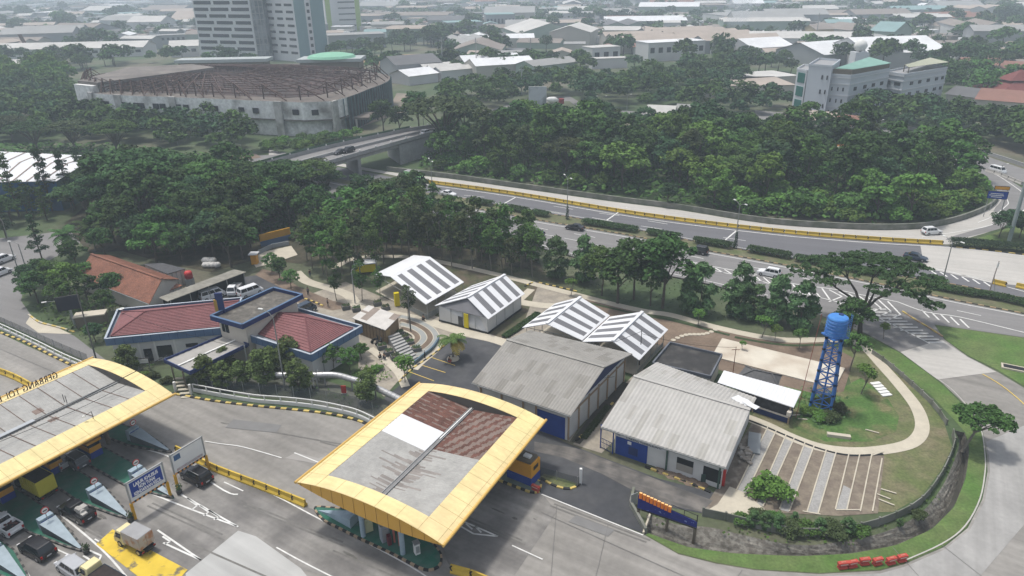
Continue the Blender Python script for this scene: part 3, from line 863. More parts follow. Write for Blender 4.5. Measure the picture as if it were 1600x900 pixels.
def box_truck(name, cabm, boxm, c, hd, label, bl=3.0, bw=1.9, bh=1.7, z=.085, open_top=None, rust=None, sc=1.0, bz=.95, cat='truck'):
 t = thing(name, label, cat)
 xf = bl / 2 + .1
 cab = MB()
 cw = bw * .46
 pr = [(0, .45), (1.55, .45), (1.62, 1.0), (1.45, 1.25), (1.15, 1.95), (1.0, 2.05), (.05, 2.05), (0, 1.9)]
 n = len(pr)
 for s in (-1, 1):
  for x, zz in pr:
   w = cw if zz < 1.2 else cw - (zz - 1.2) * .16
   cab.v.append((xf + x, s * w, zz))
 cab.f += [tuple(range(n)), tuple(range(n, 2 * n))[::-1]] + [(i, n + i, n + (i + 1) % n, (i + 1) % n) for i in range(n)]
 cab.m += [0] * (n + 2)
 cab.build('cab', cabm, t, bevel=.04)
 a, b_ = Vector((xf + 1.46, -cw + .08, 1.28)), Vector((xf + 1.46, cw - .08, 1.28))
 c1, d1 = Vector((xf + 1.2, cw - .2, 1.88)), Vector((xf + 1.2, -cw + .2, 1.88))
 o = Vector((.025, 0, .01))
 MB().quad(a + o, b_ + o, c1 + o, d1 + o).build('windscreen', M_glass, t)
 for s in (-1, 1):
  w0, w1 = s * (cw + .012), s * (cw - .09)
  MB().quad((xf + .35, w0, 1.22), (xf + 1.32, w0, 1.22), (xf + 1.08, w1 - s * .0, 1.82), (xf + .35, w1, 1.82)).build('side_window', M_glass, t)
  MB().box((xf + 1.6, s * cw * .75, .78), (.06, .28, .18)).build('headlight', M_head, t)
  MB().box((-bl / 2 - .06, s * bw * .38, .62), (.06, .25, .12)).build('tail_light', M_tail, t)
 ch = MB()
 ch.box((.4, 0, .68), (bl + 1.6, .8, .2))
 ch.box((-bl / 2 - .05, 0, .5), (.1, bw * .9, .1))
 ch.build('chassis', M_blk, t)
 zz = bz
 if open_top:
  b = MB()
  b.box((0, 0, zz), (bl, bw, .1))
  for s in (-1, 1):
   b.box((0, s * (bw / 2 - .03), zz + bh / 2), (bl, .06, bh))
   b.box((s * (bl / 2 - .03), 0, zz + bh / 2), (.06, bw - .12, bh))
  for k in range(int(bl / .5)):
   for s in (-1, 1):
    b.box((-bl / 2 + .25 + k * .5, s * (bw / 2 + .02), zz + bh / 2), (.08, .05, bh - .05))
  bb = b.build('cargo_box', boxm, t)
  MB().box((0, 0, zz + bh - .06), (bl - .14, bw - .14, .06)).build('cargo_cover', open_top, t)
 else:
  b = MB().box((0, 0, zz + bh / 2), (bl, bw, bh))
  bb = b.build('cargo_box', boxm, t, bevel=.03)
  MB().box((0, 0, zz + bh + .02), (bl - .04, bw - .04, .04)).build('box_roof', M_roofg, t)
  d = MB()
  for s in (-1, 1):
   d.box((-bl / 2 - .03, s * bw * .245, zz + bh / 2), (.03, bw * .46, bh * .92))
  d.build('rear_doors', rust or boxm, bb)
 wheels(t, bl, bw * .94, .38, (-bl * .27, xf + .75), .26)
 t.scale = (sc,) * 3
 return place(t, c, hd, label, None, cat, z)
M_roofg = mat('sheet_metal_grey', (0.27, 0.27, 0.275), rough=0.6, var=0.15, scale=.8)
M_rustpanel = mat('rusty_panel', (0.42, 0.38, 0.34), rgb2=(0.35, 0.18, 0.10), mix_scale=1.2, mix_sharp=0.08, mix_bias=0.55, rough=0.7)
T = (-28, -15)
car('suv', P_black, (308, 750), (-25, -13), 'black suv with roof rails passing under the blank white gantry sign', 'suv', True)
box_truck('box_truck', P_cream, M_rustpanel, (221, 858), (-28, -14), 'cream box truck with rusty rear doors on the yellow surfacing', 2.7, 1.75, 1.5, rust=M_rustpanel)
car('mpv', P_silver, (117, 894), (-30, -20), 'silver people carrier waiting behind the black suv at the toll lanes', 'people_carrier')
car('suv', P_black, (60, 864), (-27, -15), 'black suv with red roof edge lights between two toll islands', 'suv', False)
t = car('pickup', P_black, (122, 806), (-27, -15), 'black pickup carrying a pale tank beside the middle toll island', 'pickup_truck')
ld = MB()
ld.box((-1.15, -.1, 1.3), (.75, 1.0, .6)); ld.tube([(-1.75, .1, 1.25), (-.55, .1, 1.25)], .33, 12)
ld.box((-2.0, .2, 1.15), (.5, .6, .3))
o = ld.build('cargo_load', mat('dusty_tank', (.34, .33, .31), var=.2, scale=2), None)
a = P(122, 806); o.location = t.location; o.rotation_euler = t.rotation_euler
tag(o, 'pale tank and boxes lying in the bed of the black pickup', 'cargo')
box_truck('box_truck', P_blue, P_yellow, (66, 772), (-28, -15), 'truck with a tall yellow open cargo box under the canopy edge', 3.6, 2.1, 1.9, open_top=mat('black_tarpaulin', (.018, .018, .02), var=.3, scale=1.5, bump=.1))
t = car('pickup', P_white, (8, 826), (-27, -15), 'white pickup with clutter in its bed at the left edge of the photo', 'pickup_truck')
ld = MB()
for k in range(9):
 ld.box((rnd.uniform(-2.0, -.8), rnd.uniform(-.6, .6), 1.05), (rnd.uniform(.1, .5), rnd.uniform(.1, .4), rnd.uniform(.1, .3)), rnd.uniform(0, 3))
o = ld.build('cargo_clutter', mat('dark_scrap', (.05, .045, .045), rgb2=(.15, .04, .03), mix_scale=2, var=.4), None)
o.location = t.location; o.rotation_euler = t.rotation_euler
tag(o, 'dark scrap piled in the bed of the white pickup', 'cargo')
car('suv', P_grey, (118, 726), (-27, -14), 'dark grey suv with pale bumper half under the canopy', 'suv', True)
car('mpv', P_silver, (92, 727), (-27, -14), 'silver car almost hidden under the left canopy', 'car')
box_truck('flatbed_truck', P_cream, P_blue, (172, 918), (-30, -18), 'cream truck with a dark load bed cut by the bottom edge', 3.4, 1.9, .5, open_top=mat('dark_load', (.03, .022, .02), var=.4, scale=2))
car('sedan', P_black, (898, 359), (-20, -3), 'black sedan driving on the near carriageway left of the grove top', 'sedan')
car('suv', P_black, (1090, 396), (-20, -3.5), 'black suv driving on the near carriageway in front of the hedge', 'suv', True)
car('suv', P_white, (1201, 431), (-20, -4), 'white suv driving beside the start of the white chevrons', 'suv', True)
car('suv', P_white, (1455, 366), (20, -1.5), 'white suv driving on the pale slip road behind the yellow blocks', 'suv', True)
car('sedan', P_blue, (1430, 406), (20, 4), 'dark sedan half hidden by the umbrella tree on the far carriageway', 'sedan')
car('sedan', P_blue, (836, 368), (-20, -3), 'dark sedan hidden behind the small roadside tree', 'sedan')
car('sedan', P_white, (701, 306), (20, 3), 'white sedan glimpsed above the grove on the far carriageway', 'sedan')
car('van', P_white, (1558, 270), (18, 5), 'white van on the frontage road at the upper right', 'van')
car('van', P_white, (890, 181), (-18, -3), 'white van on the distant back lane near the red roof', 'van')
car('suv', P_white, (8, 409), (18, -7), 'white suv on the side street, the upper of two at the left edge', 'suv', True)
car('mpv', P_white, (2, 430), (18, -7), 'white people carrier, the lower of two cars at the left edge', 'people_carrier')
box_truck('truck', P_green, P_green, (645, 284), (20, 3), 'light green truck seen over the tree tops beside the bridge', 4.5, 2.2, 2.2)
car('van', P_white, (333, 466), (20, -6), 'white van parked behind the red tiled wing', 'van')
box_truck('pickup_truck', P_white, M_roofg, (370, 456), (-10, 12), 'white cab truck with grey flat bed parked behind the office', 2.4, 1.7, .4, open_top=M_roofg)
car('van', P_white, (392, 461), (20, -7), 'white minibus parked right of the white cab truck', 'minibus')
car('van', P_blue, (476, 490), (20, -9), 'dark blue van parked behind the right tiled wing', 'van')
# ================================================================ TOLL STATION
M_cy = mat('canopy_yellow', (0.66, 0.56, 0.27), rough=0.6, var=0.1, scale=0.5, rgb2=(0.68, 0.53, 0.28), fine=(3, .04), mix_scale=0.1, stripes=(2.2, .09, R(-33)))
M_cyd = mat('canopy_orange_fascia', (0.56, 0.31, 0.045), rough=0.5, var=0.08, scale=0.4)
M_cgr = mat('canopy_roof_sheet', (0.31, 0.305, 0.29), rough=0.7, var=0.15, scale=0.5, fine=(2, 0.08))
M_cgd = mat('stained_roof_sheet', (0.215, 0.195, 0.18), rough=0.8, var=0.25, scale=0.6)
M_rust = mat('rusted_sheet', (0.095, 0.047, 0.036), rough=0.9, var=0.3, scale=1.2, rgb2=(0.14, 0.065, 0.05), mix_scale=1)
M_rust2 = mat('bleached_sheet', (0.185, 0.14, 0.12), rough=0.9, var=0.2, scale=1.2)
M_wsh = mat('white_sheet', (0.62, 0.63, 0.645), rough=0.6, var=0.04, scale=0.5)
M_sof = mat('soffit', (0.13, 0.11, 0.08), var=0.1)
M_teal = mat('teal_island_paint', (0.02, 0.13, 0.085), rgb2=(0.06, 0.14, 0.11), mix_scale=0.8, var=0.15, scale=1)
M_ppb = mat('pale_blue_paint', (0.28, 0.36, 0.42), var=0.15, scale=1.2)
M_bl = mat('sign_blue', (0.01, 0.045, 0.27), rough=0.4, var=0.02)
M_or = mat('orange_yellow_paint', (0.60, 0.28, 0.02), var=0.08, rough=.5)
M_redp = mat('red_paint', (0.42, 0.02, 0.015), rough=.45, var=.05)
ZC = 6.2
def canopy(L, F, B, R_, label, kind):
 """lens-shaped canopy: L-F and B-R are the pointed ends of the cross-section"""
 t = thing('toll_canopy', label, 'canopy', ((L + F + B + R_) / 4).to_tuple()[:2] + (0,))
 off = t.location.copy()
 def top(v): return 1.25 * (4 * v * (1 - v)) ** .9
 def bot(v): return -.85 * 4 * v * (1 - v)
 def S(u, v, h):
  p = L.lerp(B, u).lerp(F.lerp(R_, u), v)
  return Vector((p.x, p.y, ZC + h)) - off
 ny = 18
 un, vn = (B - L).length, (F - L).length
 eu = 1.9 / un      # width of the end rims
 va = .155          # width of the flat side panels
 sh = MB()
 vs = [i / ny for i in range(ny + 1)]
 for u, s in ((0, 1), (1, -1)):
  sh = MB()
  for a, b in zip(vs, vs[1:]):
   q = [S(u, a, bot(a)), S(u, b, bot(b)), S(u, b, top(b)), S(u, a, top(a))]
   sh.quad(*(q if s > 0 else q[::-1]))
  fb = sh.build('fascia', M_cyd, t)
  sm_ = MB()
  for k in range(13):
   v = (k + .5) / 13
   d = -.02 if u == 0 else .02
   p0, p1 = S(u, v, bot(v)), S(u, v, top(v))
   o = (L - B).normalized() * (.012 if u == 0 else -.012)
   o = Vector((o.x, o.y, 0))
   sm_.beam(p0 + o, p1 + o, .03)
  sm_.build('panel_joint', mat('joint_brown', (.22, .12, .02), var=0), fb)
 be = MB()
 for a, b in zip(vs, vs[1:]):
  be.quad(S(0, b, bot(b)), S(0, a, bot(a)), S(1, a, bot(a)), S(1, b, bot(b)))
 be.build('soffit', M_sof, t)
 for v in (0, 1):
  e = MB().tube([S(-.004, v, .05), S(1.004, v, .05)], .16, 10)
  e.build('edge_roll', mat('edge_orange', (.56, .36, .10), var=.08, rough=.5), t)
 rim, base = MB(), MB()
 def panel(u0, u1, v0, v1, nv=1, lift=.03):
  gu, gv = .02 / un, .02 / vn
  for j in range(nv):
   a, b = v0 + (v1 - v0) * j / nv, v0 + (v1 - v0) * (j + 1) / nv
   rim.quad(S(u0 + gu, a + (gv if j == 0 else 0), top(a) + lift), S(u0 + gu, b - (gv if j == nv - 1 else 0), top(b) + lift),
      S(u1 - gu, b - (gv if j == nv - 1 else 0), top(b) + lift), S(u1 - gu, a + (gv if j == 0 else 0), top(a) + lift))
  for j in range(nv):
   a, b = v0 + (v1 - v0) * j / nv, v0 + (v1 - v0) * (j + 1) / nv
   base.quad(S(u0, a, top(a)), S(u0, b, top(b)), S(u1, b, top(b)), S(u1, a, top(a)))
 nu = max(6, int(un / 1.75))
 for i in range(nu):
  u0, u1 = i / nu, (i + 1) / nu
  for v0, v1 in ((0, .035), (.035, va)):
   panel(u0, u1, v0, v1)
  for v0, v1 in ((1 - va, .965), (.965, 1)):
   panel(u0, u1, v0, v1)
 for u0, u1 in ((0, eu), (1 - eu, 1)):
  for k in range(5):
   a = va + (1 - 2 * va) * k / 5
   panel(u0, u1, a, a + (1 - 2 * va) / 5, 3)
 def zr(v):   # sunken roof height
  d = abs(v - .5) / (.5 - va)
  return top(va) - (1 - d) * .75 - .02
 for u, s in ((eu, 1), (1 - eu, -1)):
  inn = MB()
  for k in range(12):
   a, b = va + (1 - 2 * va) * k / 12, va + (1 - 2 * va) * (k + 1) / 12
   inn.quad(S(u, a, zr(a) - .1), S(u, b, zr(b) - .1), S(u, b, top(b)), S(u, a, top(a)))
  inn.build('rim_inner_wall', mat('inner_wall_grey', (.10, .09, .08), var=.1), t)
 rim.build('rim_panels', M_cy, t)
 base.build('rim_base', mat('joint_ochre', (.42, .32, .14), var=0), t)
 def roof(name, u0, u1, side, mats, pick=None, pitch=.42, rows=1, amp=.05):
  v0, v1 = (va, .49) if side == 0 else (1 - va, .51)
  m = MB()
  m.corr(S(u0, v0, zr(v0)), S(u1, v0, zr(v0)), S(u1, v1, zr(.5)), S(u0, v1, zr(.5)), pitch, amp, th=0, pick=pick, rows=rows)
  return m.build(name, mats, t)
 if kind == 'rusty':
  rq = random.Random(5)
  wob = [rq.uniform(-.04, .04) for _ in range(60)]
  def streak(side):
   ln = [max(0, rq.gauss(.12, .16)) for _ in range(80)]
   def f(i, j):
    w = ln[int(i * 70) % 80] * max(0, 1 - abs(i - .5) * 1.7) * 2.2
    return 1 if (1 - j) < w else 0
   return f
  roof('roof_sheet', eu, .49, 0, [M_cgr, M_cgd], streak(0), rows=24)
  roof('white_roof_sheet', .49, .665, 0, M_wsh, pitch=.5)
  brk = {(b, s): rq.uniform(.1, .9) for b in range(20) for s in range(2)}
  def bands(i, j):
   b = int(i * 7.2)
   fr = i * 7.2 - b
   wv = .30 + .12 * math.sin(j * 9 + b * 2) + .06 * math.sin(j * 31 + b)
   return 1 if fr > 1 - wv and abs(j - brk[(b, 0)]) > .05 else 0
  roof('rusted_roof_sheet', .665, 1 - eu, 0, [M_rust, M_rust2], bands, rows=26, pitch=.3)
  roof('roof_sheet', eu, .52, 1, [M_cgr, M_cgd], streak(1), rows=24)
  def mott(i, j):
   a = i * 34
   k = int(a)
   return 1 if (math.sin(j * 30 + k * .55) + .5 * math.sin(k * 2.1 + j * 7)) > -.15 + .9 * ((j > .8) or (i > .93)) else 0
  roof('rusted_roof_sheet', .52, 1 - eu, 1, [M_rust, M_rust2], mott, rows=30, pitch=.3)
  MB().beam(S(.6, .5, zr(.5) + .18), S(1 - eu, .5, zr(.5) + .18), .14, .1).build('ridge_pipe', M_wht, t)
 else:
  rq = random.Random(6)
  bad = {(rq.randrange(60), rq.randrange(6)) for _ in range(5)}
  f = lambda i, j: 1 if (int(i * 60), int(j * 6)) in bad and j > .1 else 0
  roof('roof_sheet', eu, 1 - eu, 0, [M_cgr, M_rust2], f, rows=6)
  roof('roof_sheet', eu, 1 - eu, 1, [M_cgr, M_rust2], f, rows=6)
  J = MB()
  for k in range(1, 26):
   u = 1 - eu - (1 - 2 * eu) * k / 26
   for v0, v1 in ((va, .485), (1 - va, .515)):
    J.beam(S(u, v0, zr(v0) + .07), S(u, v1, zr(v1) + .07), .07, .03)
  J.build('roof_joint_strip', mat('rust_strip', (.12, .07, .05), var=.3), t)
  MB().beam(S(.35, .5, zr(.5) + .25), S(.80, .5, zr(.5) + .25), .62, .22).build('cable_duct', mat('duct_grey', (.36, .38, .40), rough=.4, var=.05), t)
 g = MB()
 g.beam(S(eu, .5, zr(.5) + .06), S(1 - eu, .5, zr(.5) + .06), .55, .1)
 g.build('gutter', mat('gutter_grey', (.19, .19, .19), var=.2, scale=1), t)
 g2 = MB()
 for s in (.487, .513):
  g2.beam(S(eu, s, zr(.5) + .13), S(1 - eu, s, zr(.5) + .13), .05, .14)
 g2.build('gutter_lip', M_steel, t)
 for u in ((.09, .5, .93) if kind == 'rusty' else (.12, .31, .5, .69, .9)):
  for v in (.36, .64):
   p = S(u, v, 0)
   MB().tube([(p.x, p.y, -off.z), (p.x, p.y, ZC - off.z - .5)], .28, 12).build('column', M_sof if kind != 'rusty' else M_ppb, t)
 return t, S, off
c2 = [P(462, 754, ZC), P(693, 853, ZC), P(655, 599, ZC), P(853, 657, ZC)]
can2, S2, off2 = canopy(*c2, 'yellow rimmed toll canopy with rusted brown sheets on half its roof', 'rusty')
Rr, Bb = P(272, 617, ZC), P(143, 560, ZC)
Fd = P(0, 760, ZC); Ld = P(0, 625, ZC)
Ff = Rr + (Fd - Rr).normalized() * 62
Ll = Bb + (Fd - Rr).normalized() * 62
can1, S1, off1 = canopy(Ll, Ff, Bb, Rr, 'yellow rimmed toll canopy at the left edge with grey sheets and mirrored letters', 'grey')
cu_ = bpy.data.curves.new('canopy_letters', 'FONT')
cu_.body = 'GERBANG TOL BA'
cu_.size = 1.35
cu_.extrude = 0.06
cu_.space_character = 1.08
tx = bpy.data.objects.new('canopy_letters', cu_)
COL.objects.link(tx)
cu_.materials.append(mat('letter_brown', (.055, .035, .028), var=.1))
ps, pe = P(90, 586, 7.0), P(-12, 630, 7.0)
dx = (pe - ps); dx.z = 0
wd = dx.length; dx.normalize()
yz = Vector((0, 0, 1)); zz_ = dx.cross(yz)
tx.matrix_world = Matrix(((dx.x, yz.x, zz_.x, ps.x), (dx.y, yz.y, zz_.y, ps.y), (dx.z, yz.z, zz_.z, 6.62), (0, 0, 0, 1)))
bpy.context.view_layer.update()
k_ = wd / max(tx.dimensions.x, .1)
tx.scale = (k_, 1.05, 1)
tag(tx, 'row of brown letters standing on the far rim of the left canopy', 'lettering')
def island(s, e, w, label, blk=None, disc=None, booth=None, wedge=True):
 a, b = P(*s), P(*e)
 d = (b - a); Ln = d.length; d.normalize()
 n = Vector((-d.y, d.x, 0))
 t = thing('toll_island', label, 'traffic island', (b.x, b.y, 0.06))
 def q(x, y): return a + d * x + n * y - Vector((b.x, b.y, 0))
 hw = w / 2
 out = [q(0, -hw), q(Ln * .62, -hw), q(Ln * .9, -hw * .35), q(Ln, 0), q(Ln * .9, hw * .35), q(Ln * .62, hw), q(0, hw)]
 MB().prism([(p.x, p.y) for p in out], 0, .2).build('island_deck', M_teal, t)
 kk = MB()
 wk = walk([p for p in out], .6)
 for i in range(len(wk) - 1):
  c = (wk[i][0] + wk[i + 1][0]) / 2; dd = wk[i + 1][0] - wk[i][0]
  kk.box((c.x, c.y, .115), (dd.length, .2, .23), math.atan2(dd.y, dd.x), i % 2)
 kk.build('island_kerb', [mat('kerb_dark_grey', (.05, .05, .05), var=.2), mat('kerb_faded_grey', (.16, .15, .14), var=.2)], t)
 if wedge:
  x0, x1 = Ln - 6.4, Ln - .5
  h0, w0 = 1.2, .85
  pts = [q(x0, -w0), q(x0, w0), q(x1, .12), q(x1, -.12)]
  A = [Vector((p.x, p.y, .2)) for p in pts]
  T_ = [Vector((pts[0].x, pts[0].y, .2 + h0)), Vector((pts[1].x, pts[1].y, .2 + h0)), Vector((pts[2].x, pts[2].y, .32)), Vector((pts[3].x, pts[3].y, .32))]
  mb = MB().add(A + T_, [(4, 5, 6, 7)] if True else [], 0)
  mb.add(A + T_, [(0, 1, 5, 4), (1, 2, 6, 5), (2, 3, 7, 6), (3, 0, 4, 7)], 1)
  o = mb.build('crash_wedge', [mat('pale_wedge_top', (.30, .36, .40), var=.12, scale=1.5), mat('wedge_side', (.09, .11, .12), var=.2)])
  o.location = t.location
  tag(o, 'pale sloping crash wedge on the island ' + (blk or 'behind the yellow block row'), 'crash barrier')
  p = q(x0 - .45, 0)
  o2 = MB()
  o2.box((p.x, p.y, .2 + .75), (.7, 1.5, 1.5), math.atan2(d.y, d.x), 0)
  o2.box((p.x + d.x * .37, p.y + d.y * .37, .2 + .95), (.05, 1.2, .6), math.atan2(d.y, d.x), 1)
  o2 = o2.build('booth_block', [M_ppb, M_bl])
  o2.location = t.location
  tag(o2, 'pale blue block with a dark blue panel ' + (disc or 'at the wedge foot'), 'block')
 if disc:
  p = q(Ln - 6.3, 0)
  sg = thing('round_sign', 'round white sign with red ring ' + disc, 'sign', (t.location.x + p.x, t.location.y + p.y, 0.06))
  MB().tube([(0, 0, 1.5), (0, 0, 2.9)], .04, 8).build('post', M_steel, sg)
  def dsk(r, o, m, nm):
   mb = MB(); nn = 24
   vv = [Vector((d.x * o, d.y * o, 2.75)) + (n * math.cos(2 * math.pi * k / nn) + Vector((0, 0, 1)) * math.sin(2 * math.pi * k / nn)) * r for k in range(nn)]
   v2 = [v - d * .03 for v in vv]
   mb.add(vv + v2, [tuple(range(nn)), tuple(range(nn, 2 * nn))[::-1]] + [(k, nn + k, nn + (k + 1) % nn, (k + 1) % nn) for k in range(nn)])
   return mb.build(nm, m, sg)
  dsk(.42, .05, M_redp, 'disc'); dsk(.32, .062, M_wht, 'disc_face')
  MB().box((d.x * .075, d.y * .075, 2.75), (.02, .42, .12), math.atan2(d.y, d.x)).build('bar_mark', M_blk, sg)
 if booth:
  p = q(Ln - 16.5, 0)
  b_ = thing('toll_booth', 'orange and blue toll booth under the canopy ' + booth, 'booth', (t.location.x + p.x, t.location.y + p.y, 0.26), math.atan2(d.y, d.x))
  MB().box((0, 0, .45), (2.6, 1.5, .9)).build('lower_wall', M_bl, b_)
  w_ = MB().box((0, 0, 1.25), (2.6, 1.5, .7)).build('upper_wall', M_or, b_)
  MB().box((0, 0, 1.9), (2.5, 1.4, .6)).build('window', M_glass, b_)
  MB().box((0, 0, 2.35), (3.0, 1.8, .3)).build('roof', M_or, b_)
 return t, q, d, n
island((135, 658), (268, 708), 2.8, 'toll island nearest the yellow block row under the left canopy', 'nearest the yellow block row', 'on the island by the block row', 'on the island by the block row')
island((128, 702), (272, 780), 3.0, 'toll island whose tip lies between the two gantry signs', 'between the two gantry signs', 'on the island between the gantries', 'on the island between the gantries')
island((60, 720), (205, 813), 3.0, 'toll island whose tip lies at the foot of the blue gantry sign', 'ending at the blue gantry sign', 'on the island at the blue gantry', 'on the island at the blue gantry')
island((-20, 760), (131, 863), 3.0, 'toll island between the white pickup and the black pickup', 'between the two pickups', 'on the island between the two pickups', 'on the island between the two pickups')
island((-70, 822), (48, 915), 3.0, 'toll island at the bottom left corner of the photo', 'in the bottom left corner')
isl = [(492, 797), (500, 794), (560, 800), (620, 808), (660, 835), (684, 860), (690, 872), (687, 886), (672, 893), (655, 889), (615, 868), (570, 847), (528, 826), (505, 814)]
pts = sm(PL(isl), 2, True)
ctr = sum(pts, Vector()) / len(pts)
t = thing('toll_island', 'long green island under the rusty canopy, its rounded end at the bottom', 'traffic island', (ctr.x, ctr.y, .06))
lp = [p - ctr for p in pts]
MB().prism([(p.x, p.y) for p in lp], 0, .2).build('island_deck', M_teal, t)
kk = MB()
wk = walk(lp + [lp[0]], .55)
for i in range(len(wk) - 1):
 c = (wk[i][0] + wk[i + 1][0]) / 2; dd = wk[i + 1][0] - wk[i][0]
 kk.box((c.x, c.y, .115), (dd.length, .22, .23), math.atan2(dd.y, dd.x), i % 2)
kk.build('island_kerb', [M_blk, mat('kerb_tan', (.33, .25, .17), var=.2)], t)
A = [P(496, 797, .26), P(548, 826, .26), P(562, 812, .26)]
tp = [P(548, 826, .26) + Vector((0, 0, 1.3)), P(562, 812, .26) + Vector((0, 0, 1.3))]
mb = MB().add(A + tp, [(0, 3, 4), (0, 1, 3), (1, 2, 4, 3), (2, 0, 4)])
tag(mb.build('crash_wedge', M_ppb), 'blue grey crash wedge under the front of the rusty canopy', 'crash barrier')
def cabinet(name, px, size, m, label, cat, rz=.5, m2=None, det='door'):
 p = P(*px)
 t = thing(name, label, cat, (p.x, p.y, .26), rz)
 MB().box((0, 0, size[2] / 2), size).build('body', m, t, bevel=.04)
 MB().box((0, -size[1] / 2 - .015, size[2] * .5), (size[0] * .7, .03, size[2] * .6)).build(det, m2 or m, t)
 MB().box((0, 0, size[2] + .04), (size[0] + .12, size[1] + .12, .08)).build('cap', m2 or m, t)
 return t
cabinet('service_cabinet', (576, 831), (.9, .8, 1.8), mat('cream_cabinet', (.5, .5, .30), var=.05), 'cream cabinet standing on the green island under the canopy', 'cabinet')
cabinet('service_cabinet', (602, 846), (.9, .9, 2.2), mat('grey_cabinet', (.26, .28, .31), var=.05), 'tall grey cabinet standing right of the cream cabinet', 'cabinet', m2=M_steel)
cabinet('card_machine', (652, 867), (.55, .6, 1.4), M_wht, 'small white machine at the open end of the green island', 'card machine', m2=M_steel, det='screen')
for k, px in enumerate([(617, 850), (625, 855)]):
 p = P(*px)
 o = MB().tube([(0, 0, 0), (0, 0, 1.9), (.15, .1, 2.1)], .11, 10).build('guard_post', mat('salmon_paint', (.42, .12, .09), var=.08), loc=(p.x, p.y, .26))
 tag(o, '%s salmon guard post on the green island' % ('left hand' if k == 0 else 'right hand'), 'post', 'salmon posts on the island')
p = P(609, 853)
tag(MB().box((0, 0, .6), (.4, .5, 1.2), .5).build('card_reader', mat('maroon_box', (.12, .02, .03), var=.1), loc=(p.x, p.y, .26)), 'maroon card reader between grey cabinet and salmon posts', 'card reader')
p = P(818, 748)
t = thing('toll_booth', 'orange and blue booth at the right corner of the rusty canopy', 'booth', (p.x, p.y, .2), R(-33))
MB().box((0, 0, .6), (3.4, 2.0, 1.2)).build('lower_wall', M_bl, t)
MB().box((0, 0, 2.1), (3.4, 2.0, 1.8)).build('upper_wall', M_or, t)
MB().box((1.72, 0, 2.3), (.04, 1.0, .5)).build('window', M_blk, t)
MB().box((0, 0, 3.15), (3.0, 1.7, .3)).build('roof', M_sof, t)
MB().box((.6, 0, 3.4), (.9, .6, .25)).build('roof_unit', M_wht, t)
out = [(790, 735), (835, 748), (846, 757), (843, 770), (832, 772), (800, 760), (770, 748), (740, 725)]
lp = PL(out); ctr = sum(lp, Vector()) / len(lp)
t = thing('toll_island', 'short island carrying the orange and blue booth beside the new asphalt', 'traffic island', (ctr.x, ctr.y, .06))
MB().prism([(q.x - ctr.x, q.y - ctr.y) for q in lp[::-1]], 0, .2).build('island_deck', mat('grey_green_deck', (.13, .17, .14), var=.2, scale=1), t)
kk = MB(); wk = walk([q - ctr for q in lp + [lp[0]]], .6)
for i in range(len(wk) - 1):
 c = (wk[i][0] + wk[i + 1][0]) / 2; dd = wk[i + 1][0] - wk[i][0]
 kk.box((c.x, c.y, .115), (dd.length, .22, .23), math.atan2(dd.y, dd.x), i % 2)
kk.build('island_kerb', [M_blk, M_yel], t)
def jersey(name, L_, m, h=.95, w=.6, arrow=True):
 t = thing(name, 'x', 'barrier')
 pr = [(-w / 2, 0), (-w / 2, .18), (-w * .22, .45), (-w * .15, h), (w * .15, h), (w * .22, .45), (w / 2, .18), (w / 2, 0)]
 mb = MB(); n = len(pr)
 for x in (-L_ / 2 + .03, L_ / 2 - .03):
  for y, z in pr:
   mb.v.append((x, y, z))
 mb.f += [tuple(range(n)), tuple(range(n, 2 * n))[::-1]] + [(i, n + i, n + (i + 1) % n, (i + 1) % n) for i in range(n)]
 mb.m += [0] * (n + 2)
 mb.build('block', m, t)
 if arrow:
  c = MB()
  for s in (-1, 1):
   y0, y1 = s * (w * .22 + .02), s * (w * .15 + .02)
   for z0, z1, ya, yb in ((.3, .62, s * (w * .34 + .02), y0), (.62, .93, y0, y1)):
    xa, xb = (L_ / 2 - .32, L_ / 2 - .12) if z0 < .5 else (L_ / 2 - .12, L_ / 2 - .32)
    c.quad((xa, ya, z0), (xa + .2, ya, z0), (xb + .2, yb, z1), (xb, yb, z1))
  c.build('chevron', M_blk, t)
 return t
M_by = mat('barrier_yellow', (0.52, 0.36, 0.05), rough=.7, var=0.12, scale=1.2, objrand=.12)
def row(px, L_, m, text, grp, z=.05, proto=None, flip=1, name='concrete_barrier', stop=None):
 t = proto or jersey(name, L_ * .98, m)
 wk = walk(sm(PL(px), 4), L_)
 n = len(wk) - 1 if stop is None else min(stop, len(wk) - 1)
 for i in range(n):
  a, b = wk[i][0], wk[i + 1][0]
  c = (a + b) / 2
  o = t if i == 0 else dup(t)
  o.location = (c.x, c.y, z)
  o.rotation_euler.z = math.atan2(b.y - a.y, b.x - a.x) + (math.pi if flip < 0 else 0)
  o['label'] = text % nth(i + 1)
  o['group'] = grp
 return n
row([(652, 284), (800, 304), (1000, 337), (1200, 362), (1350, 375), (1481, 383)], 2.5, M_by, '%s yellow barrier block from the left beside the far carriageway', 'yellow blocks beside the far carriageway')
row([(276, 706), (300, 717), (335, 735), (400, 760), (450, 780), (494, 798)], 2.0, M_by, '%s yellow barrier block from the gantry in the toll row', 'yellow blocks between toll lanes', flip=-1)
row([(-80, 556), (0, 583), (30, 595), (60, 612), (110, 640)], 2.2, M_by, '%s yellow barrier block from the left above the left canopy', 'yellow blocks above the left canopy')
row([(704, 893), (740, 903), (790, 925)], 2.2, M_by, '%s yellow barrier block at the bottom beside the rounded island end', 'yellow blocks at the bottom', flip=-1)
row([(1549, 443), (1575, 449)], 2.4, M_by, '%s yellow block of the broken row at the right on the highway', 'broken row of blocks on the highway', stop=1)
row([(1586, 449), (1640, 460)], 2.4, M_by, '%s block from the highway row cut by the right edge', 'blocks cut by the right edge', stop=2)
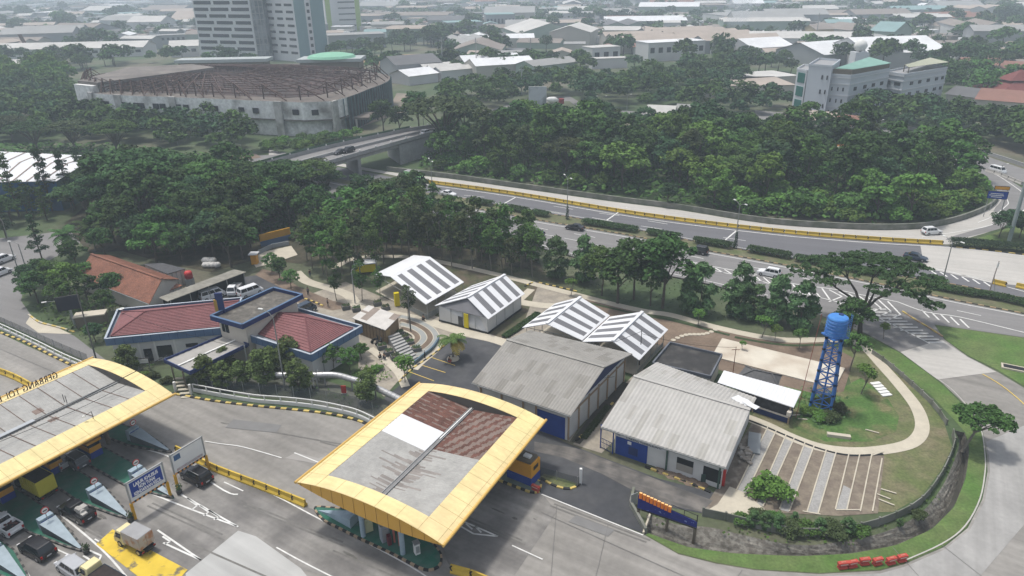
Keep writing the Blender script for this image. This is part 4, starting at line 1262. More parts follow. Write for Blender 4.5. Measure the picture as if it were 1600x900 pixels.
row([(1305, 228), (1340, 233), (1372, 240)], 3.0, mat('barrier_orange', (.45, .20, .05), var=.1), '%s orange block on the distant slip road behind the wood', 'orange blocks on the distant slip road', stop=5)
row([(1540, 268), (1560, 274), (1598, 290)], 3.0, M_conc_l, '%s pale barrier block beside the frontage road', 'pale blocks beside the frontage road')
def plastic():
 t = thing('plastic_barrier', 'x', 'barrier')
 mb = MB()
 for x0, x1, z0, z1, w in ((-.48, .48, 0, .25, .5), (-.55, .55, .45, .8, .42)):
  mb.box(((x0 + x1) / 2, 0, (z0 + z1) / 2), (x1 - x0, w, z1 - z0))
 mb.box((0, 0, .35), (.7, .3, .3))
 mb.build('shell', mat('faded_red_plastic', (.40, .06, .045), var=.2, scale=1.5), t, bevel=.05)
 MB().box((0, 0, .815), (.5, .16, .04)).build('filler_cap', mat('faded_red', (.45, .14, .10), var=.1), t)
 MB().box((0, -.215, .62), (.8, .02, .1)).build('stripe', mat('pale_stripe', (.55, .4, .35), var=0), t)
 return t
pb = plastic()
for i, px in enumerate([(1316, 888), (1331, 886), (1350, 882), (1370, 882), (1391, 881), (1408, 877)]):
 p = P(*px)
 o = pb if i == 0 else dup(pb)
 o.location = (p.x, p.y, .03); o.rotation_euler.z = R(12 + rnd.uniform(-6, 6))
 o['label'] = '%s red plastic barrier from the left on the grass verge' % nth(i + 1)
 o['group'] = 'red plastic barriers on the verge'
p = P(837, 768)
o = dup(pb, (p.x, p.y, .08), R(-35), 'red plastic barrier standing at the end of the booth island'); del o['group']
p = P(706, 898)
def gantry(b0, b1, top0, label, kind):
 a, b = P(*b0), P(*b1)
 d = b - a; w = d.length; d.normalize()
 h = 5.6
 for hh in np.arange(3, 9, .05):
  if W((a.x, a.y, hh))[1] < top0[1]:
   h = float(hh); break
 t = thing('gantry_sign', label, 'sign', (a.x, a.y, .1), math.atan2(d.y, d.x))
 hb = h * .44
 for x in (0, w):
  MB().beam((x, 0, 0), (x, 0, hb), .26, .26).build('lower_post', mat('post_yellow', (.55, .30, .02), var=.1), t)
  MB().beam((x, 0, hb), (x, 0, h), .13, .13).build('upper_post', M_steel, t)
  MB().beam((x, 0, hb * .5), (x, 1.3, .1), .06, .06).build('stay', M_steel, t)
 MB().beam((-.1, 0, h - .07), (w + .1, 0, h - .07), .14, .14).build('top_bar', M_steel, t)
 MB().box((w / 2, 0, hb + (h - hb) * .5), (w - .25, .1, (h - hb) * .9)).build('board', M_wht, t)
 hz_ = MB()
 n = 16
 for i in range(n):
  x0 = (w - .2) * i / n + .1
  hz_.box((x0 + (w - .2) / n / 2, -.02, hb + .02), ((w - .2) / n, .14, .22), 0, i % 2)
 hz_.build('hazard_bar', [mat('hazard_orange', (.6, .28, .08), var=.1), M_blk], t)
 z0, z1 = hb + (h - hb) * .22, hb + (h - hb) * .9
 if kind == 'blue':
  MB().box((w / 2, -.065, (z0 + z1) / 2), (w - .6, .03, z1 - z0)).build('blue_panel', M_bl, t)
  for i, (s, wf) in enumerate((('LAJUR KHUSUS', .78), ('NON TUNAI', .52), ('KENDARAAN KECIL', .86))):
   ww = (w - .6) * wf
   text_on(t, s, Vector((w / 2 - ww / 2, -.1, z1 - .66 - i * (z1 - z0) * .30)), Vector((1, 0, 0)), Vector((0, -1, 0)), .60, mat('sign_lettering', (.85, .85, .85), var=0), ww, .01, bold=.018)
 else:
  MB().box((.75, -.065, z1 - .45), (.8, .03, .7)).build('blue_mark', mat('faded_blue', (.05, .11, .22), var=.3, scale=4), t)
  MB().box((w / 2, -.065, hb + .42), (w - .8, .03, .3)).build('faded_strip', mat('faded_pink', (.42, .30, .30), rgb2=(.5, .5, .5), mix_scale=3, var=.2), t)
 return t
gantry((212, 812), (267, 777), (201, 757), 'blue gantry sign with three rows of white words over the toll lane', 'blue')
gantry((279, 766), (327, 735), (267, 713), 'white gantry sign left blank with a small blue corner mark', 'blank')
for px, lb in (((205, 815), 'at the foot of the blue gantry sign'), ((281, 772), 'at the foot of the white gantry sign'), ((136, 865), 'at the tip of the island between the pickups')):
 p = P(*px)
 t = thing('potted_plant', 'small potted plant ' + lb, 'plant', (p.x, p.y, .1))
 MB().lathe((0, 0, 0), [(.28, 0), (.36, .45), (.32, .45), (.001, .4)], 12).build('pot', mat('dark_pot', (.06, .06, .06)), t)
 lf = MB()
 for k in range(60):
  a, r_ = rnd.uniform(0, 6.28), rnd.uniform(0, .35)
  c = Vector((r_ * math.cos(a), r_ * math.sin(a), rnd.uniform(.45, 1.1)))
  lf.quad(c, c + Vector((.12, .02, .08)), c + Vector((.1, .12, .16)), c + Vector((-.02, .1, .1)))
 lf.build('leaves', leafmat('leaf_small', (.035, .06, .02)), t)
def thin(name, pts, r, m, label, cat):
 return tag(MB().tube(pts, r, 6).build(name, m), label, cat)
thin('overhead_cable', sm([P(-40, 704, 7.6), P(110, 632, 7.5), P(185, 594, 8.0), P(262, 555, 7.6)], 6), .05, M_blk, 'thick black cable crossing the left canopy to the entrance roof', 'cable')
thin('overhead_cable', sm([P(0, 690, 7.4), P(120, 640, 7.3), P(200, 600, 7.5)], 5), .03, M_blk, 'thin black cable lying below the thick one on the canopy', 'cable')
for k, px in enumerate([(101, 628), (105, 630)]):
 thin('aerial_post', [P(*px, 6.8), P(*px, 6.8) + Vector((0, 0, 1.1))], .04, M_blk, '%s black aerial post at the duct end on the left canopy' % ('left' if k == 0 else 'right'), 'aerial')
def floodlight(px, h, z, label):
 p = P(*px, z)
 t = thing('floodlight', label, 'floodlight', (p.x, p.y, z))
 MB().tube([(0, 0, 0), (0, 0, h)], .035, 6).build('post', M_blk, t)
 MB().tube([(0, 0, h), (-.7, -.35, h - .35)], .03, 6).build('arm', M_blk, t)
 MB().box((-.75, -.4, h - .4), (.35, .2, .12), .5).build('lamp_head', M_wht, t)
floodlight((146, 654), 1.0, 7.0, 'small white floodlight on the front rim of the left canopy')
for o_ in [o for o in bpy.data.objects if o.type == 'FONT']:
 bpy.context.view_layer.update()
 me_ = bpy.data.meshes.new_from_object(o_)
 n_ = bpy.data.objects.new(o_.name, me_)
 nm_ = o_.name.split('.')[0]
 COL.objects.link(n_)
 n_.parent = o_.parent
 n_.matrix_local = o_.matrix_local.copy()
 for k_ in o_.keys():
  if k_ in ('label', 'category', 'group'):
   n_[k_] = o_[k_]
 bpy.data.objects.remove(o_)
 n_.name = nm_
# ================================================================ COMPOUND
M_roofA = mat('cement_roof_sheet', (0.27, 0.26, 0.24), rough=.9, var=.1, scale=.35, fine=(1.5, .06))
M_roofB = mat('pale_cement_roof_sheet', (0.385, 0.375, 0.355), rough=.9, var=.08, scale=.35, fine=(1.5, .05))
M_wallw = mat('white_wall', (.56, .56, .55), var=.1, scale=.5)
M_cream = mat('cream_wall', (.52, .48, .42), var=.08, scale=.5)
M_tan = mat('tan_column', (.33, .24, .16), var=.1)
M_blued = mat('blue_door', (.008, .045, .25), rough=.5, var=.15, scale=1)
M_bluef = mat('weathered_blue_fascia', (.075, .135, .24), rough=.6, var=.12, scale=.7)
M_blueD = mat('deep_blue_fascia', (.012, .028, .12), rough=.5, var=.1)
M_parw = mat('pale_parapet_coping', (.36, .40, .45), var=.1)
M_trnl = mat('grey_translucent_sheet', (.15, .15, .16), rough=.4, var=.1)
M_rtile = mat('maroon_roof_tile', (.185, .073, .075), rough=.7, var=.12, scale=.5, fine=(4, .2))
M_terra = mat('terracotta_tile', (.175, .074, .046), rough=.8, var=.25, scale=.5, fine=(3, .3))
M_wood = mat('plywood', (.22, .155, .09), var=.15, scale=.6, fine=(4, .1))
def hall(name, label, cat, FL, FR, RL, RR, BL, BR, he, hr, wallm, roofm, base=0.0, inset=(.7, .7, .7, .7), pitch=.55, pick=None, mats=None, walls=True, amp=.07, rows=1):
 fl, fr, rl, rr, bl, br = P(*FL, he), P(*FR, he), P(*RL, hr), P(*RR, hr), P(*BL, he), P(*BR, he)
 org = Vector(((fl.x + fr.x + bl.x + br.x) / 4, (fl.y + fr.y + bl.y + br.y) / 4, 0))
 t = thing(name, label, cat, (org.x, org.y, .02))
 fl, fr, rl, rr, bl, br = [p - org for p in (fl, fr, rl, rr, bl, br)]
 mm = mats or roofm
 MB().corr(fl, fr, rr, rl, pitch, amp, pick=pick, rows=rows).build('roof_slope', mm, t)
 MB().corr(bl, br, rr, rl, pitch, amp, pick=pick, rows=rows).build('roof_slope', mm, t)
 MB().beam(rl + Vector((0, 0, .09)), rr + Vector((0, 0, .09)), .5, .07).build('ridge_cap', roofm, t)
 for p0, p1 in ((fl, fr), (bl, br)):
  if name != 'event_hall': MB().beam(p0 + Vector((0, 0, -.14)), p1 + Vector((0, 0, -.14)), .2, .16).build('eave_gutter', M_steel, t)
 ax = (fr - fl).normalized(); ay = (bl - fl); ay.z = 0; ay.normalize()
 a = fl + ax * inset[0] + ay * inset[2]; b = fr - ax * inset[1] + ay * inset[2]
 c = br - ax * inset[1] - ay * inset[3]; d = bl + ax * inset[0] - ay * inset[3]
 tt = inset[2] / max((rl - fl).length, 1)
 drop = .22
 za = he + (hr - he) * inset[2] / max((Vector((rl.x, rl.y, 0)) - Vector((fl.x, fl.y, 0))).length, 1) - drop
 zb = he + (hr - he) * inset[3] / max((Vector((rl.x, rl.y, 0)) - Vector((bl.x, bl.y, 0))).length, 1) - drop
 m0 = rl + ax * inset[0]; m1 = rr - ax * inset[1]
 G = {'a': a, 'b': b, 'c': c, 'd': d, 'm0': m0, 'm1': m1, 'za': za, 'zb': zb, 'zm': hr - drop, 'ax': ax, 'ay': ay, 'org': org}
 if mats and name != 'event_hall':
  pass
 if walls:
  A = lambda p, z: Vector((p.x, p.y, z))
  f = MB()
  vs = [A(a, 0), A(b, 0), A(c, 0), A(d, 0), A(a, za), A(b, za), A(c, zb), A(d, zb), A(m0, hr - drop), A(m1, hr - drop)]
  f.add(vs, [(0, 1, 5, 4), (1, 2, 6, 9, 5), (2, 3, 7, 6), (3, 0, 4, 8, 7)])
  f.build('wall', wallm, t)
 return t, G
def on_wall(t, p0, p1, u0, u1, z0, z1, name, m, out=.03, th=.06):
 """a panel on the wall between p0 and p1 (local), u in metres along it"""
 d = (p1 - p0); d.z = 0; L_ = d.length; d.normalize()
 n = Vector((d.y, -d.x, 0))
 c = p0 + d * ((u0 + u1) / 2) + n * (out)
 return MB().box((c.x, c.y, (z0 + z1) / 2), (u1 - u0, th, z1 - z0), math.atan2(d.y, d.x)).build(name, m, t)
def shp(sd):
 q = random.Random(sd)
 T_ = {(a_, b_): q.random() < .22 for a_ in range(20) for b_ in range(5)}
 return lambda i, j: 1 if T_[(int(i * 17), int(j * 4))] else 0
# ---- W1, the larger grey shed
rq = random.Random(9)
t, G = hall('storage_shed', 'grey corrugated shed with brown wall posts and a blue front door', 'shed', (737, 598), (892, 650), (792, 531), (945, 574), (828, 516), (988, 553), 4.6, 7.0, M_wallw, M_roofA, mats=[M_roofA, mat('cement_sheet_aged', (.225, .215, .195), rough=.9, var=.12, scale=.35)], pick=shp(1), rows=4, inset=(.6, .9, .9, .5), pitch=.42)
Lf = (G['b'] - G['a']).length
on_wall(t, G['a'], G['b'], Lf - 4.4, Lf - .3, 0, 3.3, 'blue_door', M_blued)
on_wall(t, G['a'], G['b'], 0, Lf - 5, 0, 2.6, 'front_dado', M_cream, .02, .04)
for u in (.2, 3.6, 7.0, Lf - 4.7):
 on_wall(t, G['a'], G['b'], u, u + .25, 0, G['za'], 'wall_post', M_tan, .06, .16)
Ls = (G['c'] - G['b']).length
for k in range(7):
 u = .1 + k * (Ls - .4) / 6
 on_wall(t, G['b'], G['c'], u, u + .28, 0, 3.9, 'wall_post', M_tan, .06, .16)
on_wall(t, G['b'], G['c'], 0, Ls, 3.4, 3.65, 'wall_beam', M_tan, .05, .12)
gb = MB()
A = lambda p, z: Vector((p.x, p.y, z)) + Vector((G['ax'].x, G['ax'].y, 0)) * .05
gb.add([A(G['b'], 4.15), A(G['c'], 4.15), A(G['c'], G['zb']), A(G['m1'], G['zm']), A(G['b'], G['za'])], [(0, 1, 2, 3, 4)])
gb.build('gable_panel', M_blueD, t)
# ---- W2, the sign shed
t, G = hall('office_shed', 'pale corrugated shed with a lettered sign above its blue door', 'shed', (939, 667), (1134, 731), (990, 588), (1172, 641), (1026, 566), (1182, 622), 3.8, 6.0, M_wallw, M_roofB, mats=[M_roofB, mat('pale_sheet_aged', (.335, .325, .30), rough=.9, var=.12, scale=.35)], pick=shp(2), rows=4, inset=(1.6, .5, .8, .4), pitch=.5)
a, b = G['a'], G['b']
Lf = (b - a).length
on_wall(t, a, b, .15, 4.3, 0, 2.6, 'blue_door', M_blued)
on_wall(t, a, b, 1.9, 3.1, .6, 1.7, 'door_hatch', M_blueD, .07, .04)
on_wall(t, a, b, 1.7, 2.2, 2.0, 2.45, 'notice', M_wht, .075, .03)
sb = on_wall(t, a, b, .1, 6.6, 2.72, 3.62, 'sign_board', mat('sign_board_white', (.62, .62, .64), var=.05), .09, .1)
on_wall(t, a, b, 6.7, 6.9, 0, 3.6, 'down_pipe', mat('green_pipe', (.05, .09, .07)), .12, .16)
on_wall(t, a, b, Lf - .35, Lf - .15, 0, 3.5, 'down_pipe', MATS['green_pipe'], .12, .16)
w_ = on_wall(t, a, b, 8.0, 10.0, .7, 2.5, 'window', M_dark, .02, .05)
on_wall(t, a, b, 8.0, 10.0, .72, 1.7, 'window_board', mat('window_board_grey', (.3, .28, .25), var=.1), .06, .03)
on_wall(t, a, b, 11.2, 13.3, .7, 2.5, 'window', M_dark, .02, .05)
d = (b - a); d.z = 0; d.normalize(); n = Vector((d.y, -d.x, 0))
s0 = a + n * .16
text_on(sb, 'SERIKAT KARYAWAN BANDUNG', Vector((s0.x, s0.y, 3.22)) + d * 1.15, d, n, .40, mat('sign_dark_text', (.03, .03, .06), var=0), 5.2)
text_on(sb, 'CABANG PURBALEUNYI', Vector((s0.x, s0.y, 2.80)) + d * 1.5, d, n, .36, MATS['sign_dark_text'], 4.5)
cm = MB()
cc = Vector((s0.x, s0.y, 3.2)) + d * .55
nn = 18
vv = [cc + (d * math.cos(2 * math.pi * k / nn) + Vector((0, 0, 1)) * math.sin(2 * math.pi * k / nn)) * .3 for k in range(nn)]
cm.add(vv, [tuple(range(nn))])
cm.build('round_emblem', mat('emblem_ink', (.05, .03, .07), rgb2=(.3, .25, .3), mix_scale=5, var=.1), sb)
Ls = (G['c'] - b).length
on_wall(t, b, G['c'], .6, 1.0, 0, 2.2, 'extinguisher_box', M_redp, .15, .3)
pq = P(956, 711)
for q in ((938, 700), (957, 709)):
 p = P(*q)
 tag(MB().tube([(0, 0, 0), (0, 0, 3.5)], .08, 8).build('porch_post', M_blued, loc=(p.x, p.y, .03)), 'blue post under the left eave of the sign shed, %s' % ('outer one' if q[0] == 938 else 'inner one'), 'post')
gt = MB()
p0, p1 = P(938, 700), P(956, 709)
dd = (p1 - p0)
for k in range(9):
 p = p0 + dd * k / 8
 gt.beam(Vector((p.x, p.y, .1)), Vector((p.x, p.y, 1.6)), .04)
for z in (.2, 1.0, 1.6):
 gt.beam(Vector((p0.x, p0.y, z)), Vector((p1.x, p1.y, z)), .05)
tag(gt.build('iron_gate', M_blueD), 'dark blue barred gate left of the blue shed door', 'gate')
rs = MB()
c0 = P(1168, 630, 5.2)
for k in range(6):
 p = P(1152 + k * 5, 622 + k * 2.5, 5.3 + .12 * k)
 rs.box(p, (1.3, .9, .04), .5 + .35 * k, M=None)
tag(rs.build('loose_roof_sheet', M_wsh), 'bent white sheets lying loose on the corner of the pale roof', 'roof sheets')
tag(MB().box((0, 0, .7), (1.9, .08, 1.2)).build('mesh_screen', mat('green_mesh', (.03, .06, .05), var=.2), loc=(P(1107, 756).x, P(1107, 756).y, .1)), 'green mesh screen leaning by the right window of the sign shed', 'screen')
sp = MB()
for k in range(14):
 x = 1028 + k * 5.5
 p = P(x, 735 + (x - 1028) * .33 + rnd.uniform(-1, 2))
 sp.lathe((p.x, p.y, 0.03), [(rnd.uniform(.5, .9), 0), (.35, rnd.uniform(.1, .3)), (.001, rnd.uniform(.2, .45))], 8)
tag(sp.build('soil_bed', M_soil), 'heaped soil bed between the shed wall and the striped kerb', 'soil', kind='stuff')
# ---- white event halls with grey striped roofs
stripe = lambda lo, hi, n: (lambda i, j: 1 if lo < i < hi and ((i - lo) / (hi - lo) * (2 * n - 1)) % 2 < 1 and .05 < j < .93 else 0)
def tent(label, FL, FR, RL, RR, BL, BR, closed, he=3.1, hr=5.2, banner=None):
 t, G = hall('event_hall', label, 'hall', FL, FR, RL, RR, BL, BR, he, hr, M_wallw, M_wsh, pitch=.35, amp=.03, mats=[M_wsh, M_trnl], pick=stripe(.12, .9, 4), rows=16, inset=(.5, .5, .5, .5), walls=closed)
 a, b, c, d = G['a'], G['b'], G['c'], G['d']
 for p0, p1 in ((a, b), (b, c), (c, d), (d, a)):
  n = 4
  for k in range(n):
   q = p0.lerp(p1, k / n)
   z = he - .15
   MB().tube([(q.x, q.y, 0), (q.x, q.y, z)], .06, 6).build('post', M_steel, t)
 fl_ = MB().prism([(p.x, p.y) for p in (a, b, c, d)], 0, .18)
 fl_.build('floor_slab', M_path, t)
 if not closed:
  gm = MB()
  for p0, p1 in ((a, b),):
   gm.beam(Vector((p0.x, p0.y, .55)), Vector((p1.x, p1.y, .55)), .05, .7)
  gm.build('low_screen', mat('smoky_screen', (.22, .23, .22), var=.1), t)
  for p0, p1 in ((a, d), (b, c)):
   m_ = p0.lerp(p1, .5)
   tr = MB()
   tr.beam(Vector((p0.x, p0.y, he - .1)), Vector((m_.x, m_.y, hr - .3)), .08)
   tr.beam(Vector((p1.x, p1.y, he - .1)), Vector((m_.x, m_.y, hr - .3)), .08)
   tr.beam(Vector((p0.x, p0.y, he - .1)), Vector((p1.x, p1.y, he - .1)), .08)
   tr.build('truss', M_steel, t)
 else:
  for p0, p1 in ((a, b), (b, c), (c, d), (d, a)):
   u = (p1 - p0).length
   on_wall(t, p0, p1, -.1, u + .1, 0, .35, 'base_strip', M_blk, .04, .1)
  m0 = G['m0']; s = -G['ax'] * .04
  MB().add([Vector((a.x, a.y, he - .1)) + s, Vector((d.x, d.y, he - .1)) + s, Vector((m0.x, m0.y, hr - .25)) + s], [(1, 0, 2)]).build('gable_sheet', M_trnl, t)
 return t, G
tB, G = tent('closed white hall with striped roof and a yellow banner by its dark doorway', (763, 499), (820, 459), (730, 465), (789, 429), (679, 478), (738, 446), True)
Lq = (G['a'] - G['d']).length
on_wall(tB, G['d'], G['a'], 5.2, 6.1, .2, 2.8, 'yellow_banner', mat('banner_yellow', (.62, .50, .01), var=.1, scale=1), .09, .1)
on_wall(tB, G['d'], G['a'], 4.0, 4.9, .1, 2.0, 'door', M_glass, .05, .05)
tent('open striped hall, the left one of the joined pair behind the grey shed', (910, 532), (953, 493), (854, 506), (907, 464), (816, 512), (868, 474), False, banner=1)
tent('open striped hall, the right one of the joined pair beside the dark flat roof', (999, 563), (1044, 515), (957, 533), (1004, 487), (910, 534), (953, 495), False)
fr = [P(665, 476, 3.0), P(725, 441, 3.0), P(672, 401, 5.0), P(610, 432, 5.0)]
back = [fr[3] + (fr[3] - fr[0]) * .55, fr[2] + (fr[2] - fr[1]) * .55]
for q in back:
 q.z = 3.6
org = sum(fr, Vector()) / 4; org.z = 0
t = thing('event_hall', 'open hall with one wide striped roof slope, the farthest left of the white halls', 'hall', (org.x, org.y, .02))
L4 = [p - org for p in fr]; bk = [p - org for p in back]
MB().corr(L4[0], L4[1], L4[2], L4[3], .35, .03, pick=stripe(.1, .93, 4), rows=16).build('roof_slope', [M_wsh, M_trnl], t)
MB().corr(bk[0], bk[1], L4[2], L4[3], .35, .03).build('roof_slope', M_wsh, t)
for p0, p1 in ((L4[0], L4[1]), (bk[0], bk[1])):
 for k in range(5):
  q = p0.lerp(p1, .03 + .94 * k / 4)
  MB().tube([(q.x, q.y, 0), (q.x, q.y, q.z)], .06, 6).build('post', M_steel, t)
for p0, p1 in ((L4[0], bk[0]), (L4[1], bk[1])):
 m_ = L4[3] if p0 is L4[0] else L4[2]
 tr = MB().beam(p0, p1, .08); tr.beam(p0, m_ - Vector((0, 0, .1)), .08); tr.beam(p1, m_ - Vector((0, 0, .1)), .08)
 tr.build('truss', M_steel, t)
MB().prism([(p.x, p.y) for p in (L4[0], L4[1], bk[1], bk[0])], 0, .18).build('floor_slab', M_path, t)
w0, w1 = L4[0].copy(), L4[1].copy(); w0.z = w1.z = .6
MB().beam(w0, w1, .06, 1.0).build('low_screen', MATS['smoky_screen'], t)
w1 = bk[0].copy(); w1.z = .6
MB().beam(w0, w0.lerp(w1, .35), .06, 1.0).build('low_screen', MATS['smoky_screen'], t)
p = P(621, 478)
tag(MB().box((0, 0, 1.3), (.9, .7, 2.6), .4).build('yellow_pillar_sign', MATS['banner_yellow'], loc=(p.x, p.y, .06), bevel=.02), 'tall yellow box sign standing left of the open white hall', 'sign')
# ---- dark flat roofed block
def slab_building(name, label, cat, top, z, par, wallm, roofm, parm, parh=.5, over=.3):
 pts = PL(top, z)
 org = sum(pts, Vector()) / len(pts); org.z = 0
 t = thing(name, label, cat, (org.x, org.y, .02))
 L_ = [p - org for p in pts]
 c = Vector((0, 0, 0))
 inn = [Vector((p.x * (1 - over / 6), p.y * (1 - over / 6), 0)) for p in L_]
 w = MB()
 n = len(L_)
 for i in range(n):
  a, b = inn[i], inn[(i + 1) % n]
  w.quad(Vector((a.x, a.y, 0)), Vector((b.x, b.y, 0)), Vector((b.x, b.y, z - parh)), Vector((a.x, a.y, z - parh)))
 w.build('wall', wallm, t)
 f = MB()
 for i in range(n):
  a, b = L_[i], L_[(i + 1) % n]
  f.beam(Vector((a.x, a.y, z - parh / 2)), Vector((b.x, b.y, z - parh / 2)), .22, parh)
  f.beam(Vector((a.x, a.y, z - parh + .02)), Vector((b.x, b.y, z - parh + .02)), .2, .03)
 f.build('parapet', parm, t)
 k = .99
 m = MB().prism([(p.x * k, p.y * k) for p in L_], z - parh - .02, z - parh + .12)
 m.build('flat_roof', roofm, t)
 return t, L_, inn
M_felt = mat('dark_roof_felt', (.035, .034, .034), rgb2=(.09, .085, .08), mix_scale=.5, mix_bias=.62, var=.25, scale=.8)
def ccw(p):
 a = sum(p[i][0] * p[(i + 1) % len(p)][1] - p[(i + 1) % len(p)][0] * p[i][1] for i in range(len(p)))
 return p[::-1] if a > 0 else p     # pixel rows grow downwards
t, L_, inn = slab_building('flat_roof_block', 'low block with a dark stained flat roof between the halls and the pad', 'building', ccw([(1047, 534), (1128, 553), (1110, 587), (1020, 566)]), 3.4, 1, M_cream, M_felt, mat('grey_coping', (.12, .13, .15), var=.2))
# ---- white awning roof and kiosk
q = [P(1121, 598, 2.9), P(1240, 637, 2.9), P(1252, 612, 3.3), P(1131, 579, 3.3)]
org = sum(q, Vector()) / 4; org.z = 0
t = thing('canteen_kiosk', 'long white roofed kiosk with a dark blue base beside the pale shed', 'kiosk', (org.x, org.y, .02))
Q = [p - org for p in q]
MB().corr(Q[0], Q[1], Q[2], Q[3], .45, .04).build('roof', M_wsh, t)
ax = (Q[1] - Q[0]).normalized(); ay = (Q[3] - Q[0]); ay.z = 0; ay.normalize()
for u in (.4, 5.2, (Q[1] - Q[0]).length - .4):
 for s in (.3, 2.6):
  c = Q[0] + ax * u + ay * s
  MB().box((c.x, c.y, 1.4), (.18, .18, 2.8), math.atan2(ax.y, ax.x)).build('post', M_tan, t)
Lk = (Q[1] - Q[0]).length
c = Q[0] + ax * (Lk - 3.9) + ay * 1.5
rz = math.atan2(ax.y, ax.x)
MB().box((c.x, c.y, .45), (7, 2.2, .9), rz).build('base_wall', M_blueD, t)
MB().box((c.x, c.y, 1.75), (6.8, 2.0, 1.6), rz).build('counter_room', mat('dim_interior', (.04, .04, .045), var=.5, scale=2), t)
MB().box((c.x - ay.x * 1.2, c.y - ay.y * 1.2, 1.0), (7, .3, .08), rz).build('counter', M_cream, t)
MB().box((Q[0] + ax * (Lk - .4) - ay * .1).to_tuple()[:2] + (1.9,), (.5, .7, .6), rz).build('awning_box', M_cream, t)
def hip(name, label, cat, eave, ridge, ze, zr, roofm, wallm, over=.5, pitchrows=None):
 E, Rg = PL(eave, ze), PL(ridge, zr)
 org = sum(E, Vector()) / 4; org.z = 0
 t = thing(name, label, cat, (org.x, org.y, .02))
 E = [p - org for p in E]; Rg = [p - org for p in Rg]
 MB().add(E + Rg, [(0, 1, 5, 4), (1, 2, 5), (2, 3, 4, 5), (3, 0, 4)]).build('roof', roofm, t)
 rc = MB()
 for i, j in ((0, 0), (3, 0), (1, 1), (2, 1)):
  rc.beam(E[i] + Vector((0, 0, .05)), Rg[j] + Vector((0, 0, .05)), .22, .08)
 rc.beam(Rg[0] + Vector((0, 0, .05)), Rg[1] + Vector((0, 0, .05)), .22, .08)
 rc.build('ridge_tiles', roofm, t)
 inn = [p * .93 for p in E]
 w = MB()
 for i in range(4):
  a, b = inn[i], inn[(i + 1) % 4]
  w.quad(Vector((a.x, a.y, 0)), Vector((b.x, b.y, 0)), Vector((b.x, b.y, ze)), Vector((a.x, a.y, ze)))
 w.build('wall', wallm, t)
 return t, E, inn
hip('small_store', 'small store with a grey tiled hip roof beside the concrete pad', 'store', [(1150, 590), (1215, 603), (1222, 587), (1165, 572)], [(1178, 578), (1206, 584)], 2.4, 3.3, mat('grey_roof_tile', (.09, .09, .092), var=.15, fine=(3, .2)), M_cream)
# ---- the office: two maroon tiled wings round a tower
org = P(350, 530)
off = thing('toll_office', 'office with two maroon tiled wings, blue fascia and a flat roofed middle tower', 'office building', (org.x, org.y, .02))
def OL(px, z): return P(*px, z) - Vector((org.x, org.y, 0))
def wing(eave, ridge, par, zf0, zf1, zroof, zrg, tiles=.3):
 E = [OL(p, zroof) for p in eave]; Rg = [OL(p, zrg) for p in ridge]
 mb = MB()
 def tiled(a, b, c, d):   # tiles as stepped courses
  a, b, c, d = map(Vector, (a, b, c, d))
  n = max(2, int((d - a).length / .42))
  for k in range(n):
   t0, t1 = k / n, (k + 1) / n
   up = Vector((0, 0, .07))
   p, q = a.lerp(d, t0), b.lerp(c, t0)
   r_, s_ = b.lerp(c, t1), a.lerp(d, t1)
   mb.quad(p + up, q + up, r_, s_)
   mb.quad(p, q, q + up, p + up)
 tiled(E[0], E[1], Rg[1], Rg[0])
 tiled(E[1], E[2], Rg[1], Rg[1])
 tiled(E[2], E[3], Rg[0], Rg[1])
 tiled(E[3], E[0], Rg[0], Rg[0])
 r_ = mb.build('tiled_roof', M_rtile, off)
 rc = MB()
 for i, j in ((0, 0), (3, 0), (1, 1), (2, 1)):
  rc.beam(E[i] + Vector((0, 0, .08)), Rg[j] + Vector((0, 0, .08)), .2, .08)
 rc.beam(Rg[0] + Vector((0, 0, .08)), Rg[1] + Vector((0, 0, .08)), .2, .08)
 rc.build('ridge_tiles', mat('dark_ridge_tile', (.13, .045, .05), var=.1), r_)
 PP = [OL(p, zf1) for p in par]
 f, cpg = MB(), MB()
 n = len(PP)
 for i in range(n):
  a, b = PP[i], PP[(i + 1) % n]
  A, B = Vector((a.x, a.y, (zf0 + zf1) / 2)), Vector((b.x, b.y, (zf0 + zf1) / 2))
  d = (B - A).normalized()
  f.beam(A - d * .08, B + d * .08, .16, zf1 - zf0)
  cpg.beam(Vector((a.x, a.y, zf1 + .03)), Vector((b.x, b.y, zf1 + .03)), .3, .05)
  gx = Vector((d.y, -d.x, 0)) if i >= 0 else 0
 fo = f.build('fascia', M_bluef, off)
 cpg.build('coping', M_parw, fo)
 jn = MB()
 for i in range(n):
  a, b = PP[i], PP[(i + 1) % n]
  L2 = (b - a).length
  for k in range(1, int(L2 / 1.3)):
   q = a.lerp(b, k * 1.3 / L2)
   jn.box((q.x, q.y, (zf0 + zf1) / 2), (.05, .19, zf1 - zf0 - .04), math.atan2(b.y - a.y, b.x - a.x))
 jn.build('fascia_joint', M_blueD, fo)
 fl = MB().poly([(p.x, p.y, zroof - .12) for p in PP])
 fl.build('gutter_floor', mat('gutter_pale', (.25, .27, .30), var=.15), off)
 inn = []
 c = sum(PP, Vector()) / n
 w = MB()
 I = [c + (p - c) * .93 for p in PP]
 for i in range(n):
  a, b = I[i], I[(i + 1) % n]
  w.quad(Vector((a.x, a.y, 0)), Vector((b.x, b.y, 0)), Vector((b.x, b.y, zf0)), Vector((a.x, a.y, zf0)))
 so = MB().poly([(p.x, p.y, zf0 + .02) for p in PP])
 so.build('soffit', M_wallw, off)
 w.build('wall', M_wallw, off)
 return PP, I
